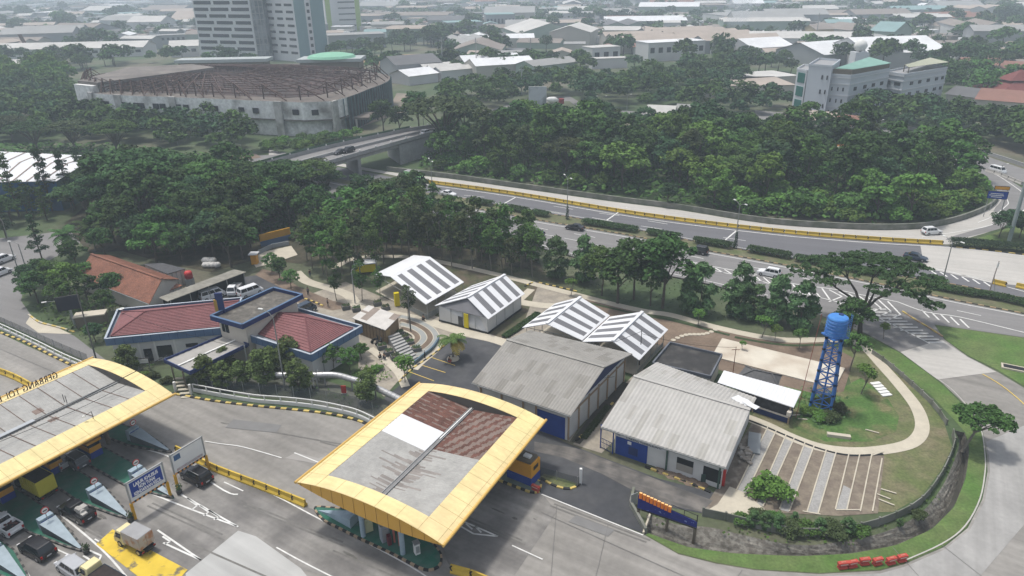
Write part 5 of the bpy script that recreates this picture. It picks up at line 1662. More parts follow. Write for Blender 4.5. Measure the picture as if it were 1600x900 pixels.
PPl, Il = wing([(172, 526), (352, 510), (374, 469), (190, 487)], [(227, 487), (372, 471)], [(164, 529.5), (352, 511.5), (378, 465), (184, 483)], 3.7, 4.9, 4.5, 6.2)
PPr, Ir = wing([(404, 523), (485, 551), (552, 513), (458, 485)], [(436, 489), (477, 496)], [(391, 524), (486, 554), (565, 509), (461, 480)], 3.5, 4.7, 4.3, 6.1)
def wallbits(I, spec):
 a, b = I
 for u0, u1, z0, z1, nm, m in spec:
  on_wall(off, Vector((a.x, a.y, 0)), Vector((b.x, b.y, 0)), u0, u1, z0, z1, nm, m)
wallbits((Il[0], Il[1]), [(4.2, 5.4, .1, 2.3, 'glass_door', M_glass), (6.2, 8.4, .6, 2.6, 'window', M_glass), (10.5, 12.3, 1.9, 2.5, 'window', M_dark), (1.0, 1.25, 0, 3.6, 'column', M_wht), (3.6, 3.85, 0, 3.6, 'column', M_wht), (5.9, 6.1, 0, 3.6, 'column', M_wht), (8.8, 9.05, 0, 3.6, 'column', M_wht)])
wallbits((Ir[0], Ir[1]), [(.8, 1.8, .1, 2.6, 'door', M_dark), (3.2, 4.6, .8, 2.2, 'window', M_glass)])
wallbits((Ir[1], Ir[2]), [(2, 2.15, .2, 3.2, 'down_pipe', M_steel), (4.5, 4.7, .6, 3.2, 'down_pipe', M_steel)])
TP = [OL(p, 7.4) for p in ((329, 493), (378, 507), (472, 460), (427, 449))]
f = MB()
for i in range(4):
 a, b = TP[i], TP[(i + 1) % 4]
 d = (b - a).normalized()
 f.beam(Vector((a.x, a.y, 7.0)) - d * .1, Vector((b.x, b.y, 7.0)) + d * .1, .2, .8)
fo = f.build('tower_parapet', M_blueD, off)
cp = MB()
for i in range(4):
 a, b = TP[i], TP[(i + 1) % 4]
 cp.beam(Vector((a.x, a.y, 7.43)), Vector((b.x, b.y, 7.43)), .35, .06)
cp.build('coping', M_bluef, fo)
MB().poly([(p.x, p.y, 6.85) for p in TP]).build('tower_flat_roof', mat('gritty_roof', (.10, .092, .08), rgb2=(.17, .155, .135), mix_scale=.5, mix_bias=.65, var=.2, scale=1, fine=(2, .15)), off)
c = sum(TP, Vector()) / 4
It = [c + (p - c) * .86 for p in TP]
w = MB()
for i in range(4):
 a, b = It[i], It[(i + 1) % 4]
 w.quad(Vector((a.x, a.y, 0)), Vector((b.x, b.y, 0)), Vector((b.x, b.y, 6.7)), Vector((a.x, a.y, 6.7)))
w.build('tower_wall', M_cream, off)
MB().poly([(p.x, p.y, 6.6) for p in TP]).build('tower_soffit', M_cream, off)
wallbits((It[0], It[1]), [(.5, 2.0, 4.5, 6.0, 'tower_window', M_glass), (1.2, 1.3, 4.5, 6.0, 'window_bar', M_wht)])
pp = OL((346, 486), 7.2)
MB().box((pp.x, pp.y, 8.6), (1.1, .35, 3.4), .1).build('pylon', M_blueD, off)
MB().box((pp.x - .6, pp.y - .1, 8.2), (.5, .3, 2.0), .1).build('pylon_mark', mat('emblem_ochre', (.40, .24, .04), var=.1), off)
EC = [OL(p, 3.7) for p in ((256, 561), (296, 580), (388, 536), (350, 522))]
f = MB()
for i in range(4):
 a, b = EC[i], EC[(i + 1) % 4]
 d = (b - a).normalized()
 f.beam(Vector((a.x, a.y, 3.4)) - d * .07, Vector((b.x, b.y, 3.4)) + d * .07, .14, .6)
f.build('entrance_fascia', M_blueD, off)
MB().corr(*[Vector((p.x, p.y, 3.35)) for p in (EC[0], EC[3], EC[2], EC[1])], 1.0, .05).build('entrance_roof', mat('entrance_sheet', (.32, .31, .29), var=.12), off)
MB().beam(Vector(((EC[0] + EC[1]) / 2)) - Vector((0, 0, .2)), (EC[2] + EC[3]) / 2 - Vector((0, 0, .2)), .3, .08).build('entrance_ridge', M_wht, off)
for k, px in enumerate([(274, 598), (292, 609), (322, 590)]):
 p = OL(px, 0)
 MB().tube([(p.x, p.y, 0), (p.x, p.y, 3.2)], .12, 8).build('entrance_post', M_sof, off)
MB().tube([OL((192, 487), 5.0), OL((192, 487), 5.0) + Vector((0, 0, .6))], .04, 6).build('dish_mast', M_steel, off)
MB().lathe(OL((190, 484), 5.4), [(.001, 0), (.3, .06), (.45, .2)], 12).build('satellite_dish', M_wht, off)
# ---- terracotta house and long open garage behind the office
def tiled_house(label, fl, fr, rl, rr, bl, br, ze, zr, name='tiled_house', m=M_terra, wm=M_cream):
 t, G = hall(name, label, 'house', fl, fr, rl, rr, bl, br, ze, zr, wm, m, inset=(.5, .5, .6, .6), pitch=.5, amp=.05)
 return t, G
_rl, _rr = P(142, 397, 5.6), P(253, 436, 5.6)
_ax = _rl - _rr
_fr = P(233, 475, 3.2)
_br = _rr * 2 - _fr; _br.z = 3.2
_fl, _bl = _fr + _ax, _br + _ax
_fl.z = _bl.z = 3.2
tiled_house('house with a long terracotta tile roof behind the billboard trees', W(_fl), W(_fr), (142, 397), (253, 436), W(_bl), W(_br), 3.2, 5.6)
slab_q = lambda px, z: PL(px, z)
def lean(name, label, cat, q, z0, z1, m, wm, pitch=.5, side=True):
 Q = [P(*q[0], z0), P(*q[1], z0), P(*q[2], z1), P(*q[3], z1)]
 org = sum(Q, Vector()) / 4; org.z = 0
 t = thing(name, label, cat, (org.x, org.y, .02))
 Q = [p - org for p in Q]
 MB().corr(*Q, pitch, .04).build('roof', m, t)
 I = [p * .93 for p in Q]
 w = MB()
 sides = ((1, 2), (2, 3), (3, 0)) if side != 'all' else ((0, 1), (1, 2), (2, 3), (3, 0))
 for i, j in sides:
  a, b = I[i], I[j]
  w.quad(Vector((a.x, a.y, 0)), Vector((b.x, b.y, 0)), Vector((b.x, b.y, Q[j].z - .12)), Vector((a.x, a.y, Q[i].z - .12)))
 w.build('wall', wm, t)
 for k in range(5):
  p = I[0].lerp(I[1], k / 4)
  MB().tube([(p.x, p.y, 0), (p.x, p.y, Q[0].z - .1)], .07, 6).build('post', M_steel, t)
 return t
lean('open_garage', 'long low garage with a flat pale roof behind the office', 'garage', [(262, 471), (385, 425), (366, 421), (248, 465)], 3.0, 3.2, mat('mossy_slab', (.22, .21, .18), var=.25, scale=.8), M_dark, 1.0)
lean('rusty_lean_to', 'rusty patched lean-to roof below the terracotta house', 'shed', [(232, 468), (285, 446), (262, 437), (200, 456)], 2.3, 2.9, mat('patched_rust', (.28, .12, .07), rgb2=(.38, .30, .25), mix_scale=.8, mix_sharp=.08, var=.2), M_cream, .6, 'all')
lean('dark_roof_shed', 'small shed with dark grey roof behind the terracotta house', 'shed', [(262, 428), (290, 420), (255, 411), (224, 413)], 3.2, 3.6, mat('dark_sheet', (.07, .07, .075), var=.15), M_cream, .6, 'all')
p = P(298, 446)
t = thing('water_tank', 'red plastic water tank behind the garage roof', 'water tank', (p.x, p.y, 0))
MB().lathe((0, 0, 1.6), [(.001, 0), (.75, 0), (.75, 1.1), (.6, 1.4), (.2, 1.5), (.001, 1.5)], 18).build('tank', mat('tank_red', (.45, .03, .03), rough=.5, var=.1), t, smooth=True)
MB().box((0, 0, .8), (1.3, 1.3, 1.6)).build('stand', M_steel, t)
sk_ = MB()
for k in range(7):
 p = P(322 + (k % 4) * 6, 418 - (k // 4) * 4)
 sk_.lathe((p.x, p.y, .6 + .5 * (k // 4)), [(.001, -.5), (.7, -.3), (.8, .1), (.5, .5), (.001, .6)], 10)
tag(sk_.build('white_sacks', mat('sack_white', (.55, .54, .52), var=.2, scale=1.5), smooth=True), 'pile of bulging white sacks behind the garage roof', 'sacks')
t = thing('low_shelter', 'small pale flat shelter left of the maroon roof', 'shelter', (P(146, 508).x, P(146, 508).y, .02))
MB().box((0, 0, 2.2), (5, 2.2, .2), .25).build('roof_slab', M_path, t); MB().box((0, 0, 1.05), (4.6, 1.9, 2.1), .25).build('wall', M_sof, t)
# ---- plywood shack
q = [(550, 497), (602, 516), (626, 497), (576, 481)]
Q = PL(q, 2.8)
org = sum(Q, Vector()) / 4; org.z = 0
t = thing('plywood_shack', 'plywood shack with a patched white and grey sheet roof above the steps', 'shack', (org.x, org.y, .02))
Q = [p - org for p in Q]
Q[2].z += .5; Q[3].z += .5
MB().corr(Q[0], Q[1], Q[2], Q[3], .3, .025, pick=lambda i, j: (1 if (.18 < i < .38 and j > .0) or (i > .8 and j > .55) or (i < .2 and .4 < j < .55) else 0), rows=8).build('roof', [mat('shack_white_sheet', (.50, .48, .45), var=.12, scale=.8), mat('shack_tan_sheet', (.24, .20, .17), var=.15)], t)
I = [p * .9 for p in Q]
w = MB()
for i in range(4):
 a, b = I[i], I[(i + 1) % 4]
 w.quad(Vector((a.x, a.y, 0)), Vector((b.x, b.y, 0)), Vector((b.x, b.y, b.z - .12)), Vector((a.x, a.y, a.z - .12)))
w.build('wall', M_wood, t)
on_wall(t, I[1], I[2], .3, 1.5, 0, 2.2, 'door', mat('pale_ply', (.36, .25, .12), var=.1), .03)
bt = MB()
for k in range(9):
 p = I[0].lerp(I[1], (k + .5) / 9)
 bt.box((p.x, p.y, 1.3), (.07, .12, 2.6), math.atan2((I[1] - I[0]).y, (I[1] - I[0]).x))
bt.build('battens', mat('dark_batten', (.12, .085, .05)), t)
# ---- steps and curved terraces
st = MB()
a0, a1 = P(607, 536), P(624, 530)
b0, b1 = P(632, 571), P(654, 560)
n = 10
for k in range(n):
 p, q = a0.lerp(b0, k / n), a1.lerp(b1, k / n)
 p2, q2 = a0.lerp(b0, (k + .72) / n), a1.lerp(b1, (k + .72) / n)
 z = .1 + .12 * (n - k)
 st.prism([(p2.x, p2.y), (q2.x, q2.y), (q.x, q.y), (p.x, p.y)], 0.02, z)
base = [a0, b0, b1, a1]
t = thing('garden_steps', 'broad grey steps falling towards the car park', 'steps', (a0.x, a0.y, 0))
for v in range(len(st.v)):
 st.v[v] = (st.v[v][0] - a0.x, st.v[v][1] - a0.y, st.v[v][2])
st.build('treads', mat('step_grey', (.30, .30, .29), var=.1), t)
MB().prism([(p.x - a0.x, p.y - a0.y) for p in base], .01, .08).build('step_base', mat('step_dark', (.10, .10, .10), var=.1), t)
arc = [(625, 492), (645, 497), (664, 505), (680, 516), (686, 530), (676, 544), (662, 553), (652, 558)]
ctrp = P(628, 532)
for i in range(9):
 k = 1 - i * .085
 pts = [ctrp.lerp(P(*q), k) for q in arc]
 pts = sm(pts, 5)
 m = [M_path, mat('terrace_grey', (.27, .28, .27), var=.1), M_path, mat('terrace_soil', (.15, .11, .08), var=.2), M_path, MATS['terrace_grey'], M_path, M_soil, M_path][i]
 w = .35 if i % 2 == 0 else 1.1
 structure('curved_terrace', ribbon(MB(), pts, w, .12 + .03 * i), m)
wl = sm([P(686, 532), P(676, 547), P(660, 560), P(648, 570)], 5)
mb = MB()
for p, q in zip(wl, wl[1:]):
 mb.beam(p + Vector((0, 0, .35)), q + Vector((0, 0, .35)), .25, .7)
tag(mb.build('curved_wall', mat('blue_grey_wall', (.10, .15, .19), var=.15)), 'low blue grey curved wall between the terraces and the car park', 'wall')
px_path('car_park_walk', [(690, 533), (680, 549), (660, 566), (648, 578)], 1.1, .09, M_path)
px_path('yard_ramp', [(578, 545), (600, 562), (622, 582), (634, 605)], 1.3, .09, M_path)
def planter(px, sx, sy, label, rz=.4):
 p = P(*px)
 t = thing('planter', label, 'planter', (p.x, p.y, .05), rz)
 m = mat('planter_grey', (.11, .115, .115), var=.15, scale=1)
 for x, y, w, h in ((0, -sy / 2, sx, .12), (0, sy / 2, sx, .12)):
  MB().box((x, y, .35), (w + .12, h, .7)).build('side', m, t)
 for x in (-sx / 2, sx / 2):
  MB().box((x, 0, .35), (.12, sy - .12, .7)).build('side', m, t)
 MB().box((0, 0, .58), (sx - .12, sy - .12, .06)).build('soil', M_soil, t)
 lf = MB()
 for k in range(50):
  c = Vector((rnd.uniform(-sx / 2, sx / 2), rnd.uniform(-sy / 2, sy / 2), rnd.uniform(.6, .85)))
  lf.quad(c, c + Vector((.15, .03, .06)), c + Vector((.13, .15, .12)), c + Vector((-.02, .12, .1)))
 lf.build('leaves', leafmat('leaf_small', (.035, .06, .02)), t)
for i, (px, lb) in enumerate([((541, 483), 'left of the pair behind the dark van'), ((557, 486), 'right of the pair behind the dark van'), ((590, 477), 'first of three along the yard walk'), ((603, 484), 'second of three along the yard walk'),
    ((597, 545), 'left of the steps at their top'), ((608, 554), 'left of the steps half way down'), ((618, 561), 'left of the steps near their foot'), ((624, 524), 'beside the shack door'), ((632, 531), 'right of the steps at their top'), ((640, 539), 'right of the steps half way down'), ((651, 549), 'right of the steps near their foot')]):
 planter(px, 1.3, 1.0, 'square dark concrete planter ' + lb)
for px, lb in (((664, 560), 'upper'), ((637, 577), 'lower')):
 p = P(*px)
 t = thing('marker_post', '%s black and white marker post beside the car park kerb' % lb, 'post', (p.x, p.y, .03))
 MB().tube([(0, 0, 0), (0, 0, 1.2)], .09, 8).build('shaft', M_blk, t); MB().tube([(0, 0, 1.2), (0, 0, 1.6)], .09, 8).build('top', M_wht, t)
# ---- silver pipe
pts = sm([P(*q, 1.9) for q in ((412, 585), (440, 586), (493, 586), (524, 586), (548, 592), (571, 599), (594, 609), (625, 624), (650, 640))], 6)
t = thing('silver_duct', 'large silver ribbed pipe running behind the fence to the rusty canopy', 'pipe', (pts[0].x, pts[0].y, 0))
lp = [p - Vector((pts[0].x, pts[0].y, 0)) for p in pts]
MB().tube(lp, .45, 18).build('pipe_shell', mat('duct_silver', (.42, .42, .42), rough=.35, metal=.5, var=.12, scale=1), t, smooth=True)
rb_ = MB()
for p, d in walk(lp, .8):
 rb_.tube([p - d * .03, p + d * .03], .475, 18)
rb_.build('pipe_rings', M_steel, t)
for p, d in walk(lp, 4.5):
 MB().beam(Vector((p.x, p.y, 0)), Vector((p.x, p.y, 1.5)), .2).build('pipe_stand', M_steel, t)
# ---- fences round the plaza
def railing(name, px, label, h=1.15, wall=.45):
 pts = sm(PL(px), 4)
 o = pts[0].copy(); o.z = 0
 t = thing(name, label, 'fence', (o.x, o.y, .05))
 pts = [p - o for p in pts]
 w = MB(); r_ = MB()
 for a, b in zip(pts, pts[1:]):
  w.beam(a + Vector((0, 0, wall / 2)), b + Vector((0, 0, wall / 2)), .22, wall)
  r_.beam(a + Vector((0, 0, h)), b + Vector((0, 0, h)), .12, .12)
 w.build('plinth', M_wht, t); r_.build('top_rail', M_wht, t)
 for p, d in walk(pts, 2.4):
  MB().box((p.x, p.y, h / 2), (.14, .14, h)).build('fence_post', M_wht, t)
 return t
railing('concrete_railing', [(-60, 490), (0, 514), (60, 542), (100, 562), (135, 577)], 'white post and rail fence at the left above the left canopy')
railing('concrete_railing', [(303, 612), (350, 621), (400, 629), (450, 633), (493, 638), (530, 645), (560, 653), (590, 667)], 'white post and rail fence between the round trees and the plaza', 1.25, .55)
M_net = bpy.data.materials.new('netting')
M_net.use_nodes = True
_n = M_net.node_tree
_p = _n.nodes['Principled BSDF']; _p.inputs['Base Color'].default_value = (.05, .065, .075, 1)
_p.inputs['Alpha'].default_value = .55
def mesh_fence(px, label, h=1.9, m=None):
 pts = sm(PL(px), 4)
 o = pts[0].copy(); o.z = 0
 t = thing('mesh_fence', label, 'fence', (o.x, o.y, .03))
 pts = [p - o for p in pts]
 w = MB()
 for a, b in zip(pts, pts[1:]):
  w.quad(a, b, b + Vector((0, 0, h)), a + Vector((0, 0, h)))
 w.build('mesh_panel', m or M_net, t)
 for p, d in walk(pts, 2.6):
  MB().tube([(p.x, p.y, 0), (p.x, p.y, h + .1)], .035, 6).build('fence_post', M_steel, t)
mesh_fence([(-60, 484), (0, 508), (60, 535), (100, 553), (140, 570)], 'dark mesh fence behind the white rails at the left')
mesh_fence([(310, 604), (350, 611), (400, 617), (450, 621), (500, 627), (540, 634), (570, 643), (600, 655)], 'dark mesh fence behind the white rails by the round trees')
mesh_fence([(838, 742), (860, 748), (885, 755), (905, 760)], 'dark mesh fence on the grassed planter by the booth', 1.3)
for k, (a, b) in enumerate([((907, 756), (907, 730))]):
 p = P(*a)
 tag(MB().box((0, 0, 1.1), (.3, .3, 2.2)).build('gate_post', M_wht, loc=(p.x, p.y, .03)), 'white gate post at the end of the grassed planter', 'post')
sheet('planter_grass', [(842, 748), (860, 755), (880, 762), (895, 763), (905, 757), (880, 748), (850, 740)], .08, M_lawn)
for q, lb in (((275, 612), 'left'), ((299, 616), 'right')):
 p = P(*q)
 tag(MB().box((0, 0, .8), (.3, .3, 1.6)).build('gate_pillar', M_wht, loc=(p.x, p.y, .05)), '%s white gate pillar of the stair from the office' % lb, 'post')
sg = MB()
p0, p1 = P(280, 596), P(292, 621)
for k in range(6):
 c = p0.lerp(p1, k / 5)
 sg.box((c.x - p0.x, c.y - p0.y, .5 - .09 * k), (1.5, .5, .15), .15)
tag(sg.build('entrance_stair', M_path, loc=(p0.x, p0.y, 0)), 'short pale stair between the two white gate pillars', 'steps')
def panelwall(px, label, h, m, thing_name='boundary_wall', step=2.4, lean_=0):
 pts = sm(PL(px), 4)
 o = pts[0].copy(); o.z = 0
 t = thing(thing_name, label, 'wall', (o.x, o.y, .0))
 wk = walk([p - o for p in pts], step)
 for i in range(len(wk) - 1):
  a, b = wk[i][0], wk[i + 1][0]
  MB().beam(a + Vector((0, 0, h / 2 - .02)), b + Vector((0, 0, h / 2 - .02)), .1, h).build('panel', m, t)
  MB().box((a.x, a.y, h / 2 + .05), (.2, .2, h + .15), 0).build('pillar', m, t)
M_wallg = mat('mossy_precast', (.22, .22, .20), rgb2=(.12, .13, .10), mix_scale=.6, var=.2, scale=1.2)
panelwall([(1098, 806), (1140, 815), (1175, 824), (1250, 838), (1330, 832), (1390, 815), (1436, 790), (1466, 752), (1484, 715), (1490, 688), (1478, 664)], 'low grey precast boundary wall above the stone ditch', 1.1, M_wallg)
panelwall([(1478, 664), (1462, 640), (1440, 618), (1415, 595), (1392, 575), (1365, 555), (1345, 545)], 'thin precast fence on the grass beside the curved path', .8, M_wallg)
bw = MB()
cr = [P(1009, 833), P(985, 790), P(990, 768)]
for a, b in zip(cr, cr[1:]):
 bw.beam(a + Vector((0, 0, .35)), b + Vector((0, 0, .35)), .3, .7)
tag(bw.build('bank_wall', M_wallg), 'low mossy wall left of the orange and blue letter sign', 'wall')
# ---- orange / blue letter sign on posts
p0, p1 = P(995, 806), P(1087, 838)
hs = 0
for hh in np.arange(.5, 6, .02):
 if W((p0.x, p0.y, hh))[1] < 793:
  hs = hh; break
d = (p1 - p0); wd = d.length; d.normalize()
t = thing('letter_sign', 'blue sign board with orange block letters on its left half, over the ditch', 'sign', (p0.x, p0.y, 0), math.atan2(d.y, d.x))
zb = hs
for u in (.15, wd * .52, wd - .15):
 MB().box((u, 0, zb / 2 - .7), (.28, .28, zb + 1.4)).build('sign_post', M_sof, t)
 MB().box((u, .05, zb + .35), (.16, .16, .9)).build('bracket', M_blk, t)
M_bsp = mat('speckled_blue', (.012, .018, .16), rgb2=(.15, .2, .42), mix_scale=2.2, mix_sharp=.03, mix_bias=.66, var=.2, scale=2)
zt0, zt1 = zb + 1.75, zb + .75
f = MB().add([Vector((0, -.06, zb)), Vector((wd, -.06, zb)), Vector((wd, -.06, zt1)), Vector((0, -.06, zt0)), Vector((0, .06, zb)), Vector((wd, .06, zb)), Vector((wd, .06, zt1)), Vector((0, .06, zt0))],
    [(0, 1, 2, 3), (5, 4, 7, 6), (3, 2, 6, 7), (0, 4, 5, 1)])
f.build('blue_board', M_bsp, t)
MB().box((wd / 2, -.05, zb - .04), (wd, .2, .14)).build('base_bar', M_blk, t)
tw = wd * .56
nL = 9
for k in range(nL):
 if k in (2, 5):
  pass
 u = .1 + tw * (k + .5) / nL
 zl = zt0 - (zt0 - zt1) * u / wd
 lm = MB()
 w_ = tw / nL * .8
 lm.box((u, -.08, zl + .12), (w_, .22, .72))
 lm.build('orange_letter', mat('letter_orange', (.75, .20, .02), rough=.4, var=.05), t)
 MB().box((u, -.08, zl + .495), (w_ * .98, .2, .03)).build('letter_top', mat('letter_top_pale', (.85, .5, .2), var=0), t)
fr_ = MB()
for z in (zb + 1.9, zb + 1.2):
 fr_.beam((tw, .02, z), (wd, .02, z - .3), .05)
fr_.beam((wd * .78, .02, zb + .8), (wd * .78, .02, zb + 1.75), .06); fr_.beam((wd - .05, .02, zb), (wd - .05, .02, zb + 1.7), .09)
fr_.build('open_frame', M_blk, t)
p = P(985, 800)
tag(MB().box((0, 0, .8), (.9, .06, 1.6), .5).build('metal_sheet', M_steel, loc=(P(990, 790).x, P(990, 790).y, .1)), 'upright galvanised sheet left of the letter sign', 'sheet')
# ---- water tower
lg = [P(1257, 645), P(1300, 656), P(1308, 631), P(1266, 621)]
ctr = sum(lg, Vector()) / 4
t = thing('water_tower', 'blue water tank on a tall blue lattice tower', 'water tower', (ctr.x, ctr.y, 0))
lg = [p - ctr for p in lg]
for i in range(4):
 lg[i] = lg[i].normalized() * 2.15
HT = 11.2
tp = [p.normalized() * 1.4 for p in lg]
M_tb = mat('tower_blue', (.035, .14, .42), rough=.5, var=.15, scale=1)
M_tk = mat('tank_blue', (.035, .17, .50), rgb2=(.07, .24, .55), mix_scale=.7, rough=.5, var=.12, scale=.8)
for a, b in zip(lg, tp):
 MB().beam(a, Vector((b.x, b.y, HT)), .24).build('leg', M_tb, t)
nb = 7
for i in range(4):
 a0, a1, b0, b1 = lg[i], lg[(i + 1) % 4], tp[i], tp[(i + 1) % 4]
 br = MB()
 for k in range(nb):
  z0, z1 = HT * k / nb, HT * (k + 1) / nb
  f0, f1 = k / nb, (k + 1) / nb
  A0 = a0.lerp(b0, f0); A1 = a1.lerp(b1, f0); B0 = a0.lerp(b0, f1); B1 = a1.lerp(b1, f1)
  A0.z = A1.z = z0; B0.z = B1.z = z1
  br.beam(A0, B1, .09); br.beam(A1, B0, .09); br.beam(B0, B1, .1)
  for c_ in (B0, B1):
   br.box(c_, (.3, .3, .25))
 br.build('lattice_side', M_tb, t)
MB().tube([(0, 0, 0), (0, 0, HT)], .12, 8).build('riser_pipe', M_tb, t)
MB().box((0, 0, HT + .08), (2.4, 2.4, .16), .3).build('platform', M_tb, t)
prof = [(.001, .15), (1.2, .15)]
for k in range(6):
 z = .2 + k * .41
 prof += [(1.24, z), (1.24, z + .29), (1.29, z + .33), (1.29, z + .38)]
prof += [(1.24, 2.74), (1.18, 2.82), (.5, 2.88), (.001, 2.90)]
tk = MB().lathe((0, 0, HT), prof, 28).build('tank', M_tk, t, smooth=False)
MB().lathe((.55, .5, HT + 2.85), [(.001, .12), (.32, .12), (.32, 0)], 14).build('tank_lid', M_blueD, tk)
hp = MB()
for z in (.4, .9, 1.4, 1.9, 2.4):
 hp.lathe((0, 0, HT + z), [(1.35, 0), (1.39, .03), (1.35, .06), (1.33, .03)], 28)
hp.build('tank_hoops', M_tb, tk)
ld_ = MB()
for s in (-.2, .2):
 ld_.beam((1.75, s, HT - .2), (1.75, s, HT + 3.1), .05)
for k in range(11):
 ld_.beam((1.75, -.2, HT + .1 + k * .28), (1.75, .2, HT + .1 + k * .28), .035)
ld_.build('ladder', M_tb, t)
tag(MB().tube([P(1284, 470, 14) * 0 + Vector((ctr.x - 2.0, ctr.y + .5, 14.2)), Vector((ctr.x - 4.4, ctr.y - 2.4, .1))], .04, 6).build('guy_wire', mat('rust_wire', (.2, .06, .05))), 'rusty guy cable from the blue tank down to the left', 'cable')
# ---- poles, lamps, wires in and round the compound
def pole(px, top, label, name='utility_pole', m=None, arm=True, r=.13):
 p = P(*px)
 h = 8
 for hh in np.arange(2, 16, .05):
  if W((p.x, p.y, hh))[1] < top:
   h = float(hh); break
 t = thing(name, label, 'pole', (p.x, p.y, 0))
 MB().tube([(0, 0, 0), (0, 0, h)], [r, r * .6], 8).build('shaft', m or mat('pole_grey', (.13, .13, .12), var=.1), t)
 if arm:
  MB().beam((-.6, 0, h - .5), (.6, 0, h - .5), .08).build('cross_arm', m or MATS['pole_grey'], t)
 return p, h
def street_lamp(px, top, label, az=0.0, double=False, ivy=False, m=None, arm=1.6, group=None):
 p = P(*px)
 h = 9
 for hh in np.arange(2, 18, .05):
  if W((p.x, p.y, hh))[1] < top:
   h = float(hh); break
 t = thing('street_lamp', label, 'street lamp', (p.x, p.y, 0), az, group)
 mm = m or mat('lamp_pole_grey', (.22, .23, .22), var=.1)
 MB().tube([(0, 0, 0), (0, 0, h * .93)], [.13, .07], 8).build('pole', mm, t)
 for s in ((1, -1) if double else (1,)):
  a_ = MB().tube([(0, 0, h * .92), (s * arm * .35, 0, h * .97), (s * arm, 0, h)], .045, 6)
  a_.build('arm', mm, t)
  MB().box((s * (arm + .3), 0, h + .02), (.75, .26, .12)).build('lamp_head', M_wht, t)
 if ivy:
  lf = MB()
  for k in range(260):
   a, z = rnd.uniform(0, 6.28), rnd.uniform(0, 3.6) ** 1
   rr_ = (.55 - z * .09) * rnd.uniform(.4, 1)
   c = Vector((rr_ * math.cos(a), rr_ * math.sin(a), z))
   lf.quad(c, c + Vector((.16, .03, .1)), c + Vector((.13, .1, .22)), c + Vector((-.03, .09, .15)))
  lf.build('creeper', leafmat('leaf_dark', (.022, .042, .016)), t)
pole((642, 520), 452, 'grey pole with lamp head between the striped halls and the curved terraces', arm=False)
pole((150, 560), 452, 'tall leaning pole left of the maroon roof', arm=False)
pole((767, 618), 582, 'short dark pole in front of the grey shed', m=M_blk, arm=False)
pole((999, 572), 515, 'dark pole in front of the right striped hall', m=M_blk, arm=False, r=.08)
pole((1145, 583), 542, 'rusty thin pole standing by the concrete pad', m=mat('rust_pole', (.2, .09, .06)), r=.07)
pole((391, 590), 540, 'pale pole in front of the office tower', m=M_steel, arm=False)
pole((498, 612), 578, 'pale post of the notice panels by the mesh fence', m=M_steel, arm=False, r=.07)
street_lamp((446, 610), 486, 'street lamp rising between the round trees in front of the maroon roof', R(160))
street_lamp((112, 500), 468, 'short street lamp beside the dark billboard', R(200), arm=3)
street_lamp((30, 427), 339, 'tall leaning street lamp on the side street at the left', R(150))
street_lamp((44, 430), 378, 'curved street lamp beside the side street', R(170))
street_lamp((555, 474), 418, 'slim lamp among the young trees of the yard', R(30), m=M_steel)
for px, tp_, lb in (((886, 343), 276, 'left one of the three on the median'), ((1148, 388), 316, 'middle one of the three on the median'), ((676, 302), 250, 'lamp at the bridge end of the median')):
 street_lamp(px, tp_, 'ivy grown double street lamp, ' + lb, R(-70), True, True)
street_lamp((1472, 443), 374, 'double street lamp in the hedge beside the dark asphalt at the right', R(-70), True)
street_lamp((380, 250), 224, 'curved lamp on the lane left of the bridge', R(180), arm=3)
street_lamp((142, 215), 195, 'double lamp standing before the dark trees at the upper left', R(20), True)
street_lamp((278, 228), 207, 'double lamp right of the other in the upper left trees', R(20), True)
street_lamp((939, 182), 150, 'double topped lamp by the distant back lane', 0, True)
street_lamp((979, 178), 148, 'single lamp right of the double topped lamp', R(30))
street_lamp((1368, 222), 188, 'lamp in front of the blue grey hotel', R(30))
street_lamp((1510, 247), 231, 'lamp beside the frontage road at the curve', R(20))
street_lamp((1563, 272), 257, 'small lamp beside the white van on the frontage road', R(20))
street_lamp((663, 212), 172, 'lamp at the far end of the bridge', R(90))
p = P(1380, 455)
mast = P(1380, 448)
p = P(1545, 458)
t = thing('camera_mast', 'pale mast with boxes standing at the median hedge on the right', 'mast', (p.x, p.y, 0))
MB().tube([(0, 0, 0), (.2, 0, 6.4)], [.12, .07], 8).build('shaft', mat('pinkish_steel', (.35, .3, .28)), t)
MB().box((.2, 0, 5.6), (.25, .2, 1.0)).build('camera_box', M_wht, t)
MB().beam((.1, 0, 3.6), (1.0, 0, .1), .05).build('stay', M_steel, t)
p = P(1576, 378)
hh = 26
t = thing('telecom_mast', 'tall pale monopole standing in the planting at the right edge', 'mast', (p.x, p.y, 0))
MB().tube([(0, 0, 0), (0, 0, hh)], [.42, .3], 14).build('shaft', mat('mast_green_grey', (.24, .28, .28), var=.05), t)
def wire(a, za, b, zb, sag, label, r=.025):
 A, B = P(*a), P(*b)
 A.z, B.z = za, zb
 pts = []
 for k in range(13):
  s = k / 12
  q = A.lerp(B, s); q.z -= sag * 4 * s * (1 - s)
  pts.append(q)
 tag(MB().tube(pts, r, 5).build('overhead_wire', M_blk), label, 'wire')
wire((767, 618), 4.6, (999, 572), 6.0, 1.2, 'upper black wire sagging over the grey shed roof', .03)
wire((767, 618), 4.2, (958, 632), 4.5, 1.0, 'lower black wire sagging in front of the grey shed roof', .03)
wire((150, 560), 11, (391, 590), 5, .8, 'thin wire from the leaning pole past the maroon roof')
wire((999, 572), 5.6, (1145, 583), 4.4, .6, 'thin wire over the dark flat roof')
